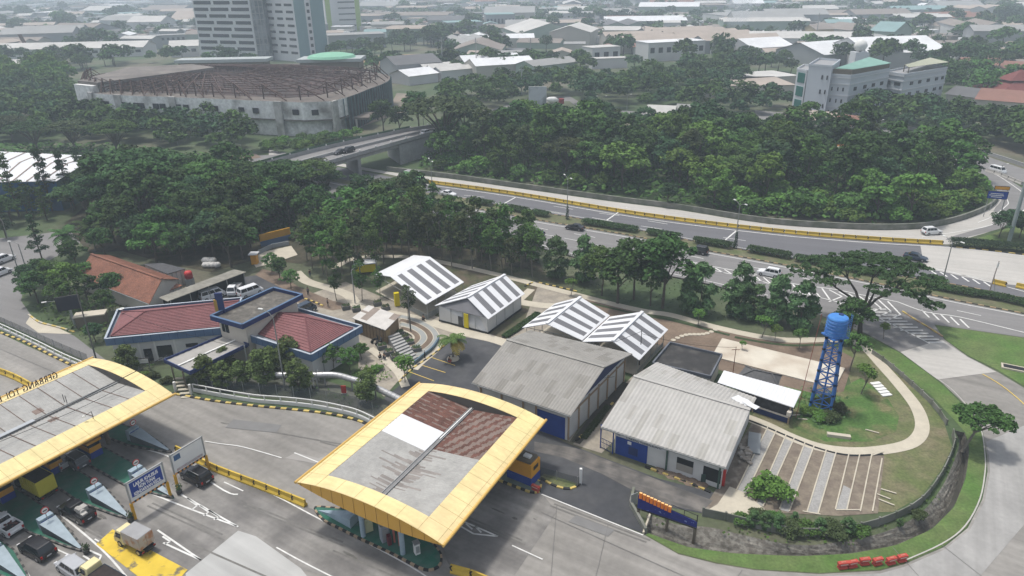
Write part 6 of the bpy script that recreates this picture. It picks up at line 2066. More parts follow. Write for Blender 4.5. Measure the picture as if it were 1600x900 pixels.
# ---- billboards and signs
def board(px, top, w, hgt_, label, m, rz=0.0, frame=M_blk, cat='billboard', name='billboard', posts=1, pm=None, z=0.0):
 p = P(*px)
 h = 5
 for q in np.arange(1, 30, .05):
  if W((p.x, p.y, q))[1] < top:
   h = float(q); break
 t = thing(name, label, cat, (p.x, p.y, z), rz)
 xs = [0] if posts == 1 else [-w * .4, w * .4]
 for x in xs:
  MB().tube([(x, .1, 0), (x, .1, h - .1)], .18 if posts == 1 else .08, 8).build('post', pm or M_steel, t)
 MB().box((0, 0, h - hgt_ / 2), (w, .22, hgt_)).build('frame', frame, t)
 MB().box((0, -.13, h - hgt_ / 2), (w - .2, .04, hgt_ - .2)).build('face', m, t)
 return t, h
board((118, 512), 463, 3.6, 2.6, 'dark billboard on a thick pale post in the corner planting', mat('navy_board', (.014, .016, .03), rough=.3), R(25), pm=mat('pale_post', (.26, .29, .28)))
t, h = board((1549, 340), 299, 4.2, 1.9, 'blue direction sign with white lines at the inside of the curve', M_bl, R(-20), posts=2, cat='road sign', name='direction_sign')
for z, w_ in ((h - .6, 2.6), (h - 1.0, 3.0), (h - 1.4, 2.2)):
 MB().box((-.2, -.16, z), (w_, .02, .16)).build('text_line', M_wht, t)
board((1556, 330), 291, 3.2, .9, 'orange sign standing behind the blue direction sign', M_or, R(-20), posts=2, cat='road sign', name='direction_sign')
board((840, 196), 135, 7, 11, 'tall white billboard among the dark trees by the back lane', mat('pale_board', (.5, .52, .55), rgb2=(.25, .26, .28), mix_scale=.12, mix_sharp=.05, var=.05), 0, frame=M_wht)
t, h = board((226, 578), 560, 2.0, .9, 'small tilted white board in the shrubs before the office', M_wht, R(8), posts=2, cat='sign', name='notice_board')
for k in range(4):
 p = P(487 + 4 * k, 612 - 5 * k)
 tag(MB().box((0, 0, 1.2), (.08, .55, 1.7), R(20)).build('notice_sign', M_wht, loc=(p.x, p.y, 0)), '%s white notice panel from the left behind the mesh fence' % nth(k + 1), 'notice panel', 'white notice panels')
p = P(538, 617)
t = thing('red_ring_stand', 'red ring on a small stand behind the mesh fence', 'ornament', (p.x, p.y, .03))
MB().box((0, 0, .9), (.7, .12, 1.2)).build('ring_board', M_redp, t); MB().box((0, 0, .15), (.8, .4, .3)).build('base', M_steel, t)
a, b = P(408, 386), P(455, 374)
t = thing('mural_wall', 'long yellow and blue painted wall seen between the grove trees', 'wall', (a.x, a.y, 0))
d = b - a
for z0, z1, m, nm in ((0, 1.3, M_bluef, 'blue_band'), (1.3, 2.9, mat('mural_ochre', (.52, .27, .02), rgb2=(.10, .06, .02), mix_scale=.5, mix_sharp=.05, mix_bias=.68, var=.1), 'ochre_band')):
 MB().beam(Vector((0, 0, (z0 + z1) / 2)), Vector((d.x, d.y, (z0 + z1) / 2)), .3, z1 - z0).build(nm, m, t)
sheet('grove_plaza', [(396, 412), (405, 395), (455, 384), (465, 398), (430, 410), (400, 418)], .05, M_path)
bq = [(404, 398), (425, 388), (452, 383)]
mb = MB()
for a, b in zip(PL(bq), PL(bq)[1:]):
 mb.beam(a + Vector((0, 0, .5)), b + Vector((0, 0, .5)), .2, 1.0)
tag(mb.build('grey_screen_wall', mat('pale_grey_wall', (.26, .28, .30), var=.1)), 'low grey wall in front of the yellow painted wall', 'wall')
p = P(399, 412)
t = thing('guard_hut', 'small yellow hut with a white roof at the left of the grove plaza', 'hut', (p.x, p.y, .03))
MB().box((0, 0, 1.1), (1.2, 1.2, 2.2)).build('wall', M_or, t); MB().box((0, 0, 2.3), (1.8, 1.8, .2)).build('roof', M_wsh, t)
p = P(572, 425)
t = thing('snack_stall', 'white roofed stall with yellow sides among the young trees', 'stall', (p.x, p.y, .03))
MB().box((0, 0, 1.1), (4, 2, 1.6), .2).build('wall', MATS['banner_yellow'], t); MB().box((0, 0, 2.2), (4.6, 2.6, .15), .2).build('roof', M_wsh, t)
p = P(1060, 430)
rb2 = MB()
for k in range(40):
 p = P(1163 + rnd.uniform(-9, 9), 712 + rnd.uniform(-14, 14))
 rb2.box((p.x, p.y, rnd.uniform(.05, .5)), (rnd.uniform(.2, .9), rnd.uniform(.2, .6), rnd.uniform(.08, .3)), rnd.uniform(0, 3))
tag(rb2.build('rubble', mat('pale_rubble', (.38, .35, .31), rgb2=(.2, .17, .14), mix_scale=1.5, var=.2)), 'pile of pale broken rubble beside the shed wall', 'rubble', kind='stuff')
p = P(1178, 694)
tag(MB().box((0, 0, .15), (1.5, 4.4, .2), R(-20)).build('concrete_slab_panel', mat('slab_panel_grey', (.27, .29, .30), var=.1), loc=(p.x, p.y, .05)), 'grey concrete panel lying beside the rubble pile', 'slab')
for k in range(5):
 p = P(1368 + 4.2 * k, 600 + 4.5 * k)
 tag(MB().box((0, 0, .1), (1.5, .6, .16), .2).build('white_sack', M_wht, loc=(p.x, p.y, .03), bevel=.05), '%s white sack from the top lying on the lawn by the path' % nth(k + 1), 'sack', 'white sacks on the lawn')
p = P(1310, 683)
tag(MB().box((0, 0, .2), (2.8, .6, .4), R(-15)).build('concrete_trough', M_path, loc=(p.x, p.y, .03)), 'pale trough lying on the grass inside the curved path', 'trough')
for k, (x, y) in enumerate([(1370, 773), (1376, 765), (1372, 781), (1233, 650), (1352, 672), (1246, 655)]):
 p = P(x, y)
 tag(MB().beam((0, 0, .08), (rnd.uniform(.6, 1.6), rnd.uniform(-1.2, 1.2), .1), .16, .08).build('timber_offcut', M_path, loc=(p.x, p.y, .04)), ['pale offcut at the right of the parking bays, middle one', 'pale offcut at the right of the parking bays, upper one', 'pale offcut at the right of the parking bays, lower one', 'pale offcut beside the kiosk, left one', 'pale offcut on the grass near the tower tree', 'pale offcut beside the kiosk, right one'][k], 'offcut')
for k, (a, b) in enumerate([((1005, 835), (1018, 800)), ((1205, 0), (0, 0))][:1]):
 A, B = P(*a), P(*b)
 tag(MB().beam(A + Vector((0, 0, .15)), B + Vector((0, 0, .3)), .2, .35).build('ditch_edge_kerb', M_path), 'pale kerb running down beside the letter sign', 'kerb')
def person(px, facing, shirt, pants, label, crouch=False, s=1.0, z=.1):
 p = P(*px)
 t = thing('person', label, 'person', (p.x, p.y, z), facing)
 def body(name, edges, verts, radii, m):
  me = bpy.data.meshes.new(name)
  me.from_pydata(verts, edges, [])
  o = bpy.data.objects.new(name, me)
  COL.objects.link(o)
  o.parent = t
  sk2 = o.modifiers.new('skin', 'SKIN')
  for v, r_ in zip(me.skin_vertices[0].data, radii):
   v.radius = (r_, r_)
  me.skin_vertices[0].data[0].use_root = True
  ss = o.modifiers.new('sub', 'SUBSURF'); ss.levels = 1; ss.render_levels = 1
  me.materials.append(m)
  return o
 skin = mat('skin', (.28, .16, .10), var=.05)
 if crouch:
  V = [(0, 0, .38), (-.02, 0, .62), (.05, 0, .85), (.08, 0, .97), (.12, 0, 1.1), (0, .11, .36), (.35, .15, .5), (.12, .15, .06), (0, -.11, .36), (.35, -.15, .5), (.12, -.15, .06), (.05, .2, .82), (.25, .25, .65), (.42, .15, .6), (.05, -.2, .82), (.25, -.25, .65), (.42, -.15, .6), (.26, .15, .03), (.26, -.15, .03)]
 else:
  V = [(0, 0, .92), (0, 0, 1.15), (0, 0, 1.38), (0, 0, 1.5), (.02, 0, 1.64), (0, .1, .88), (.04, .11, .48), (0, .12, .07), (0, -.1, .88), (-.02, -.11, .48), (-.06, -.12, .07), (0, .2, 1.37), (.02, .26, 1.1), (.1, .27, .86), (0, -.2, 1.37), (.02, -.26, 1.1), (.1, -.27, .86), (.14, .12, .04), (.08, -.12, .04)]
 E_ = [(0, 1), (1, 2), (2, 3), (3, 4), (0, 5), (5, 6), (6, 7), (0, 8), (8, 9), (9, 10), (2, 11), (11, 12), (12, 13), (2, 14), (14, 15), (15, 16), (7, 17), (10, 18)]
 rad = [.14, .14, .15, .06, .105, .09, .065, .045, .09, .065, .045, .06, .045, .03, .06, .045, .03, .04, .04]
 body('body', E_, V, rad, skin)
 body('shirt', [(0, 1), (1, 2), (2, 3), (2, 4)], [V[0], V[1], V[2], V[11], V[14]], [.155, .16, .17, .08, .08], shirt)
 body('trousers', [(0, 1), (1, 2), (2, 3), (0, 4), (4, 5), (5, 6)], [V[0], V[5], V[6], V[7], V[8], V[9], V[10]], [.15, .1, .08, .065, .1, .08, .065], pants)
 hd = V[4]
 MB().lathe((hd[0] - .01, hd[1], hd[2]), [(.118, 0), (.115, .06), (.07, .12), (.001, .135)], 10).build('hair', M_blk, t, smooth=True)
 return t
M_sh = {k: mat('cloth_' + k, v, var=.1) for k, v in {'dark': (.02, .02, .025), 'grey': (.15, .16, .17), 'white': (.5, .5, .5), 'red': (.3, .05, .04), 'blue': (.04, .07, .15), 'jeans': (.05, .07, .11)}.items()}
person((661, 502), .5, M_sh['dark'], M_sh['dark'], 'person in black crouching on the yard walk below the open hall', True)
person((482, 462), 1.5, M_sh['grey'], M_sh['dark'], 'person in grey standing by the trench behind the office')
person((485, 434), 2.2, M_sh['dark'], M_sh['jeans'], 'person in dark clothes on the curved walk in the grove')
person((513, 480), 0.5, M_sh['blue'], M_sh['dark'], 'person in blue standing beside the dark blue van')
person((595, 562), 2.5, M_sh['dark'], M_sh['dark'], 'left one of two people in dark clothes on the pale ramp', True)
person((600, 563), 1.0, M_sh['dark'], M_sh['jeans'], 'right one of two people in dark clothes on the pale ramp', True)
person((702, 568), 0.5, M_sh['dark'], M_sh['red'], 'person sitting at the foot of the coconut palm', True)
person((601, 545), 2.5, M_sh['grey'], M_sh['jeans'], 'person in grey beside the plywood shack') if False else None
def motorbike(px, rz, label, m):
 p = P(*px)
 t = thing('motorbike', label, 'motorbike', (p.x, p.y, .06), rz)
 wheels(t, 1.9, .12, .29, (-.62, .62), .11) if False else None
 for x in (-.62, .62):
  w = MB().tube([(x, -.06, .29), (x, .06, .29)], .29, 14).build('wheel', M_rub, t)
 b = MB()
 b.box((-.1, 0, .52), (.9, .24, .28)); b.box((.42, 0, .72), (.2, .26, .6)); b.beam((.55, 0, .35), (.4, 0, 1.0), .1)
 b.build('body', m, t, bevel=.04)
 MB().box((-.28, 0, .74), (.75, .26, .1)).build('seat', M_blk, t, bevel=.03)
 MB().beam((.38, -.34, 1.02), (.38, .34, 1.02), .05).build('handlebar', M_blk, t)
motorbike((587, 535), .7, 'black motorbike parked against the plywood shack wall', P_black)
motorbike((593, 538), .9, 'dark motorbike parked right of the black one at the shack', P_grey)
# ================================================================ BRIDGE, BIG BUILDINGS, CITY
M_cgrey = mat('bridge_concrete', (.29, .29, .29), var=.12, scale=.3, fine=(1.5, .1))
# ---- overpass
NR = [(350, 300), (431, 275), (480, 260), (529, 246), (600, 226), (650, 212), (691, 202)]
FR_ = [(330, 276), (405, 255), (471, 237), (530, 223), (595, 209), (640, 200), (682, 194)]
ZN = 7.8
near = resample(sm([P(*q, ZN) for q in NR], 4), 26)
far = resample(sm([P(*q, ZN) for q in FR_], 4), 26)
o = near[8].copy(); o.z = 0
t = thing('road_bridge', 'grey concrete overpass climbing from the dark trees to the upper middle', 'bridge', (o.x, o.y, 0))
nl, fl_ = [p - o for p in near], [p - o for p in far]
dk_ = MB(); ws = MB(); bmn = MB(); bm2 = MB(); pl = MB(); ab = MB()
V3 = lambda p, z: Vector((p.x, p.y, z))
for i in range(25):
 a, b, c, d = nl[i], nl[i + 1], fl_[i + 1], fl_[i]
 dk_.quad(V3(a, 6.75), V3(b, 6.75), V3(c, 6.75), V3(d, 6.75))
 ws.beam(V3(a, 7.25), V3(b, 7.25), .3, 1.1);
 pl.beam(V3(d, 7.3), V3(c, 7.3), .3, 1.2)
 e0, e1 = a.lerp(d, .08), b.lerp(c, .08)
 bmn.beam(V3(e0, 6.05), V3(e1, 6.05), .6, 1.3)
 g0, g1 = a.lerp(d, .9), b.lerp(c, .9)
 bm2.beam(V3(g0, 6.05), V3(g1, 6.05), .6, 1.3)
dk_.build('deck', M_asph, t)
dk2 = MB()
for i in range(25):
 a, b, c, d = nl[i], nl[i + 1], fl_[i + 1], fl_[i]
 dk2.quad(V3(d, 6.5), V3(c, 6.5), V3(b, 6.5), V3(a, 6.5))
dk2.build('deck_underside', M_cgrey, t)
ws.build('near_parapet', M_cgrey, t); pl.build('far_parapet', M_cgrey, t); bmn.build('girder', M_cgrey, t); bm2.build('girder', M_cgrey, t)
mdn = MB()
for i in range(25):
 a, b = nl[i].lerp(fl_[i], .52), nl[i + 1].lerp(fl_[i + 1], .52)
 mdn.beam(V3(a, 7.15), V3(b, 7.15), .5, .8)
mdn.build('median_barrier', M_cgrey, t)
rb_ = MB()
for i in range(25):
 for s in (.25, .75):
  p = nl[i].lerp(nl[i + 1], s); q = fl_[i].lerp(fl_[i + 1], s)
  n_ = (p - q); n_.z = 0; n_.normalize()
  d = nl[i + 1] - nl[i]
  rb_.box((p.x + n_.x * .17, p.y + n_.y * .17, 7.2), (.25, .12, 1.0), math.atan2(d.y, d.x))
rb_.build('parapet_rib', M_cgrey, t)
for i0, i1, nm in ((0, 9, 'approach_wall'), (19, 25, 'far_approach_wall')):
 w = MB()
 for i in range(i0, i1):
  w.quad(V3(nl[i], 0), V3(nl[i + 1], 0), V3(nl[i + 1], 6.2), V3(nl[i], 6.2))
  w.quad(V3(fl_[i + 1], 0), V3(fl_[i], 0), V3(fl_[i], 6.2), V3(fl_[i + 1], 6.2))
 k = i1 if nm == 'approach_wall' else i0
 k = min(k, 25)
 w.quad(V3(nl[k], 0), V3(fl_[k], 0), V3(fl_[k], 6.2), V3(nl[k], 6.2))
 w.build(nm, M_cgrey, t)
for i in (14,):
 a, b = nl[i].lerp(fl_[i], .1), nl[i].lerp(fl_[i], .9)
 MB().beam(V3(a, 2.7), V3(b, 2.7), 1.0, 5.4).build('pier_wall', M_cgrey, t)
wl_ = MB()
for i in range(0, 25, 2):
 for L2 in (nl, fl_):
  wl_.box(V3(L2[i], 8.05), (.5, .35, .5), i)
wl_.build('parapet_lights', M_wht, t)
gn = MB()
for i in range(3, 22):
 gn.beam(V3(fl_[i], 8.0), V3(fl_[i + 1], 8.0), .1, 1.0)
gn.build('green_fence', mat('fence_green', (.06, .11, .07), var=.2), t)
def on_bridge(px, kind, pm, hd, label, name):
 tt = car(kind, pm, px, hd, label, name)
 q = P(*px, 6.8)
 h2 = P(px[0] + hd[0], px[1] + hd[1], 6.8)
 tt.location = q; tt.rotation_euler = (0, 0, math.atan2(h2.y - q.y, h2.x - q.x))
on_bridge((532, 240), 'sedan', P_black, (-20, 5), 'left one of two black cars on the bridge', 'sedan')
on_bridge((544, 238), 'suv', P_black, (-20, 5), 'right one of two black cars on the bridge', 'suv')
on_bridge((667, 210), 'suv', P_white, (20, -5), 'white car at the far end of the bridge', 'suv')
def longwall(name, px, label, h, w, m, n=4, z=0):
 pts = sm(PL(px), n)
 o = pts[0].copy(); o.z = 0
 t = thing(name, label, 'wall', (o.x, o.y, z))
 mb = MB()
 for a, b in zip(pts, pts[1:]):
  a, b = a - o, b - o
  mb.beam(a + Vector((0, 0, h / 2)), b + Vector((0, 0, h / 2)), w, h)
 mb.build('wall_run', m, t)
 cp = MB()
 for a, b in zip(pts, pts[1:]):
  a, b = a - o, b - o
  cp.beam(a + Vector((0, 0, h + .04)), b + Vector((0, 0, h + .04)), w + .12, .08)
 cp.build('coping', m, t)
M_moss = mat('mossy_concrete', (.13, .145, .11), rgb2=(.20, .20, .18), mix_scale=.3, var=.2, scale=.6)
longwall('parapet_wall', [(605, 267), (700, 278), (800, 292), (950, 313), (1060, 327), (1200, 349), (1340, 358), (1420, 358), (1460, 354), (1505, 343), (1545, 326), (1558, 312)], 'long mossy parapet wall between the slip road and the wood', 1.3, .35, M_moss)
longwall('parapet_wall', [(1310, 218), (1400, 224), (1465, 236), (1512, 249)], 'pale parapet of the distant slip road behind the wood', .9, .3, M_conc_l)
longwall('parapet_wall', [(1330, 183), (1440, 207), (1530, 238), (1600, 261), (1700, 300)], 'grey parapet along the far side of the frontage road', 1.0, .3, M_cgrey)
longwall('parapet_wall', [(700, 352), (820, 381), (845, 388)], 'low wall beside the near carriageway at the grove', .8, .3, M_moss)
# ---- ruined oval hall
c = Vector((-141, 343, 0))
ra, rb2_ = 84.0, 57.0
tilt = R(-2)
t = thing('ruined_hall', 'huge oval concrete hall in ruin with a rusty bare roof frame', 'building', c.to_tuple())
_hp = [(122, 133), (150, 146), (200, 149), (260, 151), (310, 153), (360, 155), (420, 158), (484, 160), (520, 158), (545, 151), (575, 139), (606, 127), (609, 118), (580, 112), (500, 108), (400, 106), (300, 107), (200, 114), (140, 123)]
_hq = [(math.atan2(q.y, q.x), q.length) for q in (P(x, y, 13.0) - c - Vector((0, 0, 13.0)) for x, y in _hp)]
_hq.sort()
_ha = [a_ - 2 * math.pi for a_, _ in _hq] + [a_ for a_, _ in _hq] + [a_ + 2 * math.pi for a_, _ in _hq]
_hr = [r_ for _, r_ in _hq] * 3
def E(th, k=1.0, z=0.0):
 th = (th + math.pi) % (2 * math.pi) - math.pi
 r_ = float(np.interp(th, _ha, _hr)) * k
 return Vector((r_ * math.cos(th), r_ * math.sin(th), z))
M_ruin = mat('stained_white_concrete', (.70, .70, .69), rgb2=(.18, .17, .16), mix_scale=.13, mix_sharp=.12, mix_bias=.63, var=.15, scale=.5, fine=(1.0, .12))
M_ledge = mat('weathered_ledge', (.16, .14, .125), rgb2=(.12, .10, .085), mix_scale=.12, var=.2, scale=.4)
M_rsteel = mat('rusty_steel', (.085, .05, .042), var=.25, scale=.5)
M_rdeck = mat('rusty_deck', (.085, .055, .05), rgb2=(.05, .04, .038), mix_scale=.1, var=.3, scale=.5, fine=(.8, .25))
HW = 13.0
N_ = 72
_q0 = P(536, 154, 13.0) - c; _d0 = math.degrees(math.atan2(_q0.y, _q0.x)) % 360
w1 = MB(); w2 = MB(); led = MB(); glass = MB(); bnd = MB()
for k in range(N_):
 a0, a1 = 2 * math.pi * k / N_, 2 * math.pi * (k + 1) / N_
 deg = (math.degrees(a0) % 360)
 dark = _d0 < deg or deg < 15
 tgt = glass if dark else w1
 tgt.quad(E(a0, 1, 0 if dark else 6.2), E(a1, 1, 0 if dark else 6.2), E(a1, 1, HW), E(a0, 1, HW))
 if not dark:
  w2.quad(E(a0, .975, 0), E(a1, .975, 0), E(a1, .975, 6.2), E(a0, .975, 6.2))
  bnd.quad(E(a0, 1.005, 5.9), E(a1, 1.005, 5.9), E(a1, 1.005, 6.5), E(a0, 1.005, 6.5))
 led.quad(E(a0, 1, HW), E(a1, 1, HW), E(a1, .86, HW + .1), E(a0, .86, HW + .1))
w1.build('upper_wall', M_ruin, t); w2.build('lower_wall', M_ruin, t); bnd.build('wall_band', M_ledge, t)
led.build('ledge', M_ledge, t)
glass.build('curtain_wall', mat('dark_curtain', (.05, .065, .07), rgb2=(.02, .025, .028), mix_scale=.2, var=.2), t)
mu = MB()
for k in range(40):
 th = R(_d0 + k * (375 - _d0) / 39)
 mu.beam(E(th, 1.004, 0), E(th, 1.004, HW), .5, .3)
mu.build('curtain_mullions', mat('teal_mullion', (.08, .13, .14), var=.2), t)
for k in range(9):
 th0 = R(_d0 - 8 - k * 9.5)
 for s in (-.9, .9):
  th = th0 + s * R(1.6)
  p = E(th, 1.004, 9.3)
  d = E(th + .01, 1, 0) - E(th, 1, 0)
  MB().box(p, (2.5, .35, 2.0), math.atan2(d.y, d.x)).build('window', M_dark, t)
fl_m = MB()
rings = [(.86, HW + .1), (.8, 11.0), (.6, 11.6), (.35, 12.4), (.001, 12.8)]
for (k0, z0), (k1, z1) in zip(rings, rings[1:]):
 for k in range(48):
  a0, a1 = 2 * math.pi * k / 48, 2 * math.pi * (k + 1) / 48
  fl_m.quad(E(a0, k0, z0), E(a1, k0, z0), E(a1, k1, z1), E(a0, k1, z1))
fl_m.build('sunken_deck', M_rdeck, t)
fr_ = MB()
def zt(k): return 13.6 + 3.4 * math.cos(min(k, 1) * 1.3)
for k in range(56):
 th = 2 * math.pi * k / 56
 ks = [.93, .84, .7, .56, .42, .28]
 for k0, k1 in zip(ks, ks[1:]):
  fr_.beam(E(th, k0, zt(k0)), E(th, k1, zt(k1)), .32)
  fr_.beam(E(th, k0, zt(k0) - 1.8), E(th, k1, zt(k1)), .2)
 fr_.beam(E(th, .84, HW - 1.5), E(th, .84, zt(.84)), .35)
for kk_ in (.93, .84, .77, .7, .63, .56, .49, .42, .35, .28):
 for k in range(56):
  a0, a1 = 2 * math.pi * k / 56, 2 * math.pi * (k + 1) / 56
  fr_.beam(E(a0, kk_, zt(kk_)), E(a1, kk_, zt(kk_)), .26)
fr_.build('roof_frame', M_rsteel, t)
hg_ = MB(); rh_ = random.Random(12)
for k in range(900):
 th, kk_ = rh_.uniform(0, 6.283), rh_.uniform(.3, .93)
 a_ = E(th, kk_, zt(kk_)); z_ = rh_.uniform(.8, 3.2)
 hg_.beam(a_, a_ - Vector((rh_.uniform(-.3, .3), 0, z_)), .22)
 if k % 3 == 0: hg_.beam(a_, E(th + rh_.uniform(-.06, .06), kk_ + rh_.uniform(-.05, .05), zt(kk_) - rh_.uniform(0, 1)), .25)
hg_.build('hanging_ceiling_rods', mat('pale_rust', (.20, .14, .12), var=.3, scale=.5), t)
pr_ = MB()
for k in range(30):
 th = R(185 + k * 6)
 fr0 = E(th, .93, HW)
 top_ = E(th, .93, HW + 5.5)
 pr_.beam(fr0, top_, .4); pr_.beam(top_, E(th + .05, .99, HW + .3), .35); pr_.beam(top_, E(th + .03, .84, zt(.84)), .25)
pr_.build('rim_props', M_rsteel, t)
_sq = [P(x, y, 17.0) - c for x, y in ((121, 126), (152, 129), (246, 117), (335, 105), (300, 100), (200, 105))]
MB().prism([(p.x, p.y) for p in _sq], 15.9, 17.0).build('roof_slab', mat('brown_slab', (.19, .17, .155), rgb2=(.12, .105, .095), mix_scale=.08, var=.2, scale=.4), t)
_s0 = [P(x, y, 17.0) - c for x, y in ((122, 127), (151, 130))]
_sd = _s0[1] - _s0[0]
_sc = (_s0[0] + _s0[1]) / 2
MB().box((_sc.x, _sc.y + 5, 7.9), (_sd.length, 10, 15.8), math.atan2(_sd.y, _sd.x)).build('end_block', M_ruin, t)
for k in range(9):
 p = _sq[1].lerp(_sq[2], k / 5) if k < 5 else _sq[2].lerp(_sq[3], (k - 5) / 4)
 MB().tube([(p.x, p.y + 1.2, 0), (p.x, p.y + 1.2, 15.9)], .7, 8).build('slab_column', M_ledge, t)
for th_ in [_d0 - 3, _d0 - 12, _d0 - 40, _d0 - 66, _d0 - 84]:
 p = E(R(th_), 1.004, 6.5); q = E(R(th_ + .5), 1, 0) - E(R(th_), 1, 0)
 MB().box(p, (3.2, .9, 13.3), math.atan2(q.y, q.x)).build('buttress', mat('streaked_concrete', (.27, .265, .25), rgb2=(.45, .44, .43), mix_scale=.3, var=.2, scale=.8), t)
for x, y, w_, d_ in ((-15, 62, 50, 12), (45, 58, 34, 18)):
 MB().box((x, y, 14.5), (w_, d_, 1.6), .03).build('white_canopy', mat('canopy_edge', (.35, .38, .38), var=.1), t)
 MB().box((x, y, 6.8), (w_ * .92, d_ * .9, 13.6), .03).build('rear_block', M_sof, t)
mbx = MB().lathe((45, 58, 15.3), [(13, 0), (12, 1.2), (7, 2.2), (.001, 2.6)], 24)
mbx.build('green_dome', mat('green_dome', (.20, .42, .30), var=.1), t)
p = P(510, 208) - c
MB().box((p.x + 4, p.y + 12, 4.5), (26, 12, .8), R(-8)).build('porch_slab', M_ledge, t)
for k in range(3):
 MB().tube([(p.x - 5 + k * 8, p.y + 7 - k, 0), (p.x - 5 + k * 8, p.y + 7 - k, 4.2)], .4, 8).build('porch_column', M_conc_l, t)
# ---- tower blocks
def facade_windows(t, p0, p1, rows, z0, dz, spans, hgt2, m, name='window', out=.12):
 d = p1 - p0; L_ = d.length; d.normalize()
 rz = math.atan2(d.y, d.x)
 n = Vector((d.y, -d.x, 0))
 for r_ in range(rows):
  for u0, u1 in spans(r_):
   q = p0 + d * (L_ * (u0 + u1) / 2) + n * out
   MB().box((q.x, q.y, z0 + r_ * dz), (L_ * (u1 - u0), .3, hgt2), rz).build(name, m, t, bevel=.5 if hgt2 > 2.1 else 0)
def block(name, label, pts, h, m, cat='tower block', roofm=None):
 o = pts[0].copy(); o.z = 0
 t = thing(name, label, cat, (o.x, o.y, 0))
 L2 = [p - o for p in pts]
 MB().prism([(p.x, p.y) for p in L2], 0, h, cap=False).build('wall', m, t)
 MB().poly([(p.x, p.y, h + .01) for p in L2]).build('roof', roofm or M_roofg, t)
 pr = MB()
 for i in range(len(L2)):
  a, b = L2[i], L2[(i + 1) % len(L2)]
  pr.beam(V3(a, h + .4), V3(b, h + .4), .3, .8)
 pr.build('parapet', m, t)
 return t, L2
def extr(a, b, depth):
 """front line a-b plus depth away from the camera"""
 d = (b - a); d.z = 0; d.normalize()
 n = Vector((-d.y, d.x, 0))
 if n.y < 0: n = -n
 return [a, b, b + n * depth, a + n * depth]
M_tw = mat('tower_white', (.60, .61, .62), var=.06, scale=.1)
M_teal2 = mat('tower_teal', (.17, .27, .29), var=.1, scale=.08)
M_wind = mat('tower_window', (.02, .022, .026), var=.2, scale=.3, rough=.3)
a, b = P(316, 91), P(404, 94)
t, L2 = block('tower_block', 'tall white tower block with rounded slot windows at the upper left', extr(a, b, 22), 78, M_tw)
dz = 4.55
sp_ = lambda r_: [[(.02, .27), (.31, .62), (.67, .97)], [(.03, .33), (.38, .66), (.71, .97)], [(.02, .22), (.27, .56), (.60, .97)]][r_ % 3]
facade_windows(t, L2[0], L2[1], 16, 7.5, dz, sp_, 2.3, M_wind)
facade_windows(t, L2[0], L2[1], 1, 2.4, dz, lambda r_: [(k / 12 + .02, k / 12 + .06) for k in range(12)], 3.4, M_wind)
facade_windows(t, L2[1], L2[2], 16, 7.5, dz, lambda r_: [(.1, .4), (.6, .9)], 1.8, M_wind)
a2, b2, c2_ = P(424, 93), P(470, 97), P(514, 92)
dd = (c2_ - b2)
t, L2 = block('tower_block', 'tall tower block with white front and teal side right of the slot windowed one', [a2, b2, c2_, a2 + dd * .9], 80, M_tw)
facade_windows(t, L2[0], L2[1], 17, 6, dz, lambda r_: [[(.06, .26), (.38, .62), (.74, .95)], [(.04, .3), (.42, .6), (.7, .94)]][r_ % 2], 1.6, M_wind)
d = (L2[2] - L2[1]); L3 = d.length; d.normalize(); n = Vector((d.y, -d.x, 0))
for u0, u1 in ((0, .36), (.56, 1)):
 q = L2[1] + d * (L3 * (u0 + u1) / 2) + n * .15
 MB().box((q.x, q.y, 40), (L3 * (u1 - u0), .3, 79.5), math.atan2(d.y, d.x)).build('teal_panel', M_teal2, t)
facade_windows(t, L2[1], L2[2], 17, 6, dz, lambda r_: [(.42, .51)], 2.2, M_wind)
g0, g1 = P(405, 95), P(423, 95)
t, L2 = block('stair_tower', 'dark scaffolded core between the two tower blocks', extr(g0, g1, 14), 76, mat('core_dark', (.10, .12, .13), rgb2=(.22, .24, .26), mix_scale=.12, mix_sharp=.05, var=.2))
fr_ = MB()
for k in range(18):
 fr_.beam(V3(L2[0], 3 + k * 4.2) + Vector((0, -.6, 0)), V3(L2[1], 3 + k * 4.2) + Vector((0, -.6, 0)), .35)
for s in (0, .33, .66, 1):
 p = L2[0].lerp(L2[1], s) + Vector((0, -.6, 0))
 fr_.beam(V3(p, 0), V3(p, 76), .35)
fr_.build('scaffold', M_cgrey, t)
# ---- blue grey hotel
M_hot = mat('hotel_grey_blue', (.46, .495, .53), var=.05, scale=.2)
M_band = mat('hotel_band', (.52, .54, .56), var=.04)
A_, B_, C_, D_ = P(1288, 184), P(1318, 187), P(1378, 172), P(1345, 160)
t, L2 = block('hotel_building', 'blue grey four storey building with green roof at the upper right', [A_, B_, C_, D_], 16.5, M_hot, 'building')
for i, j in ((0, 1), (1, 2)):
 for z in (4.6, 9.2, 13.6, 16.0):
  MB().beam(V3(L2[i], z), V3(L2[j], z), .5, .45).build('band', M_band, t)
 facade_windows(t, L2[i], L2[j], 3, 2.6, 4.5, lambda r_: [(.12, .18), (.42, .48), (.68, .76)] if i == 0 else [(.12, .18), (.36, .43), (.58, .65), (.8, .87)], 1.4, M_wind)
gr_ = MB()
q = [L2[0].lerp(L2[2], .04), L2[1].lerp(L2[3], .04), L2[2].lerp(L2[0], .0), L2[3]]
gr_.corr(V3(q[0], 19.2), V3(q[1], 19.2), V3(q[2], 19.2), V3(q[3], 19.6), 1.5, .1)
gr_.build('green_roof', mat('hotel_green_roof', (.19, .34, .29), var=.1, scale=.2), t)
MB().prism([(p.x * .97 + .5, p.y * .97 + .5) for p in L2], 16.6, 19).build('roof_storey', M_sof, t)
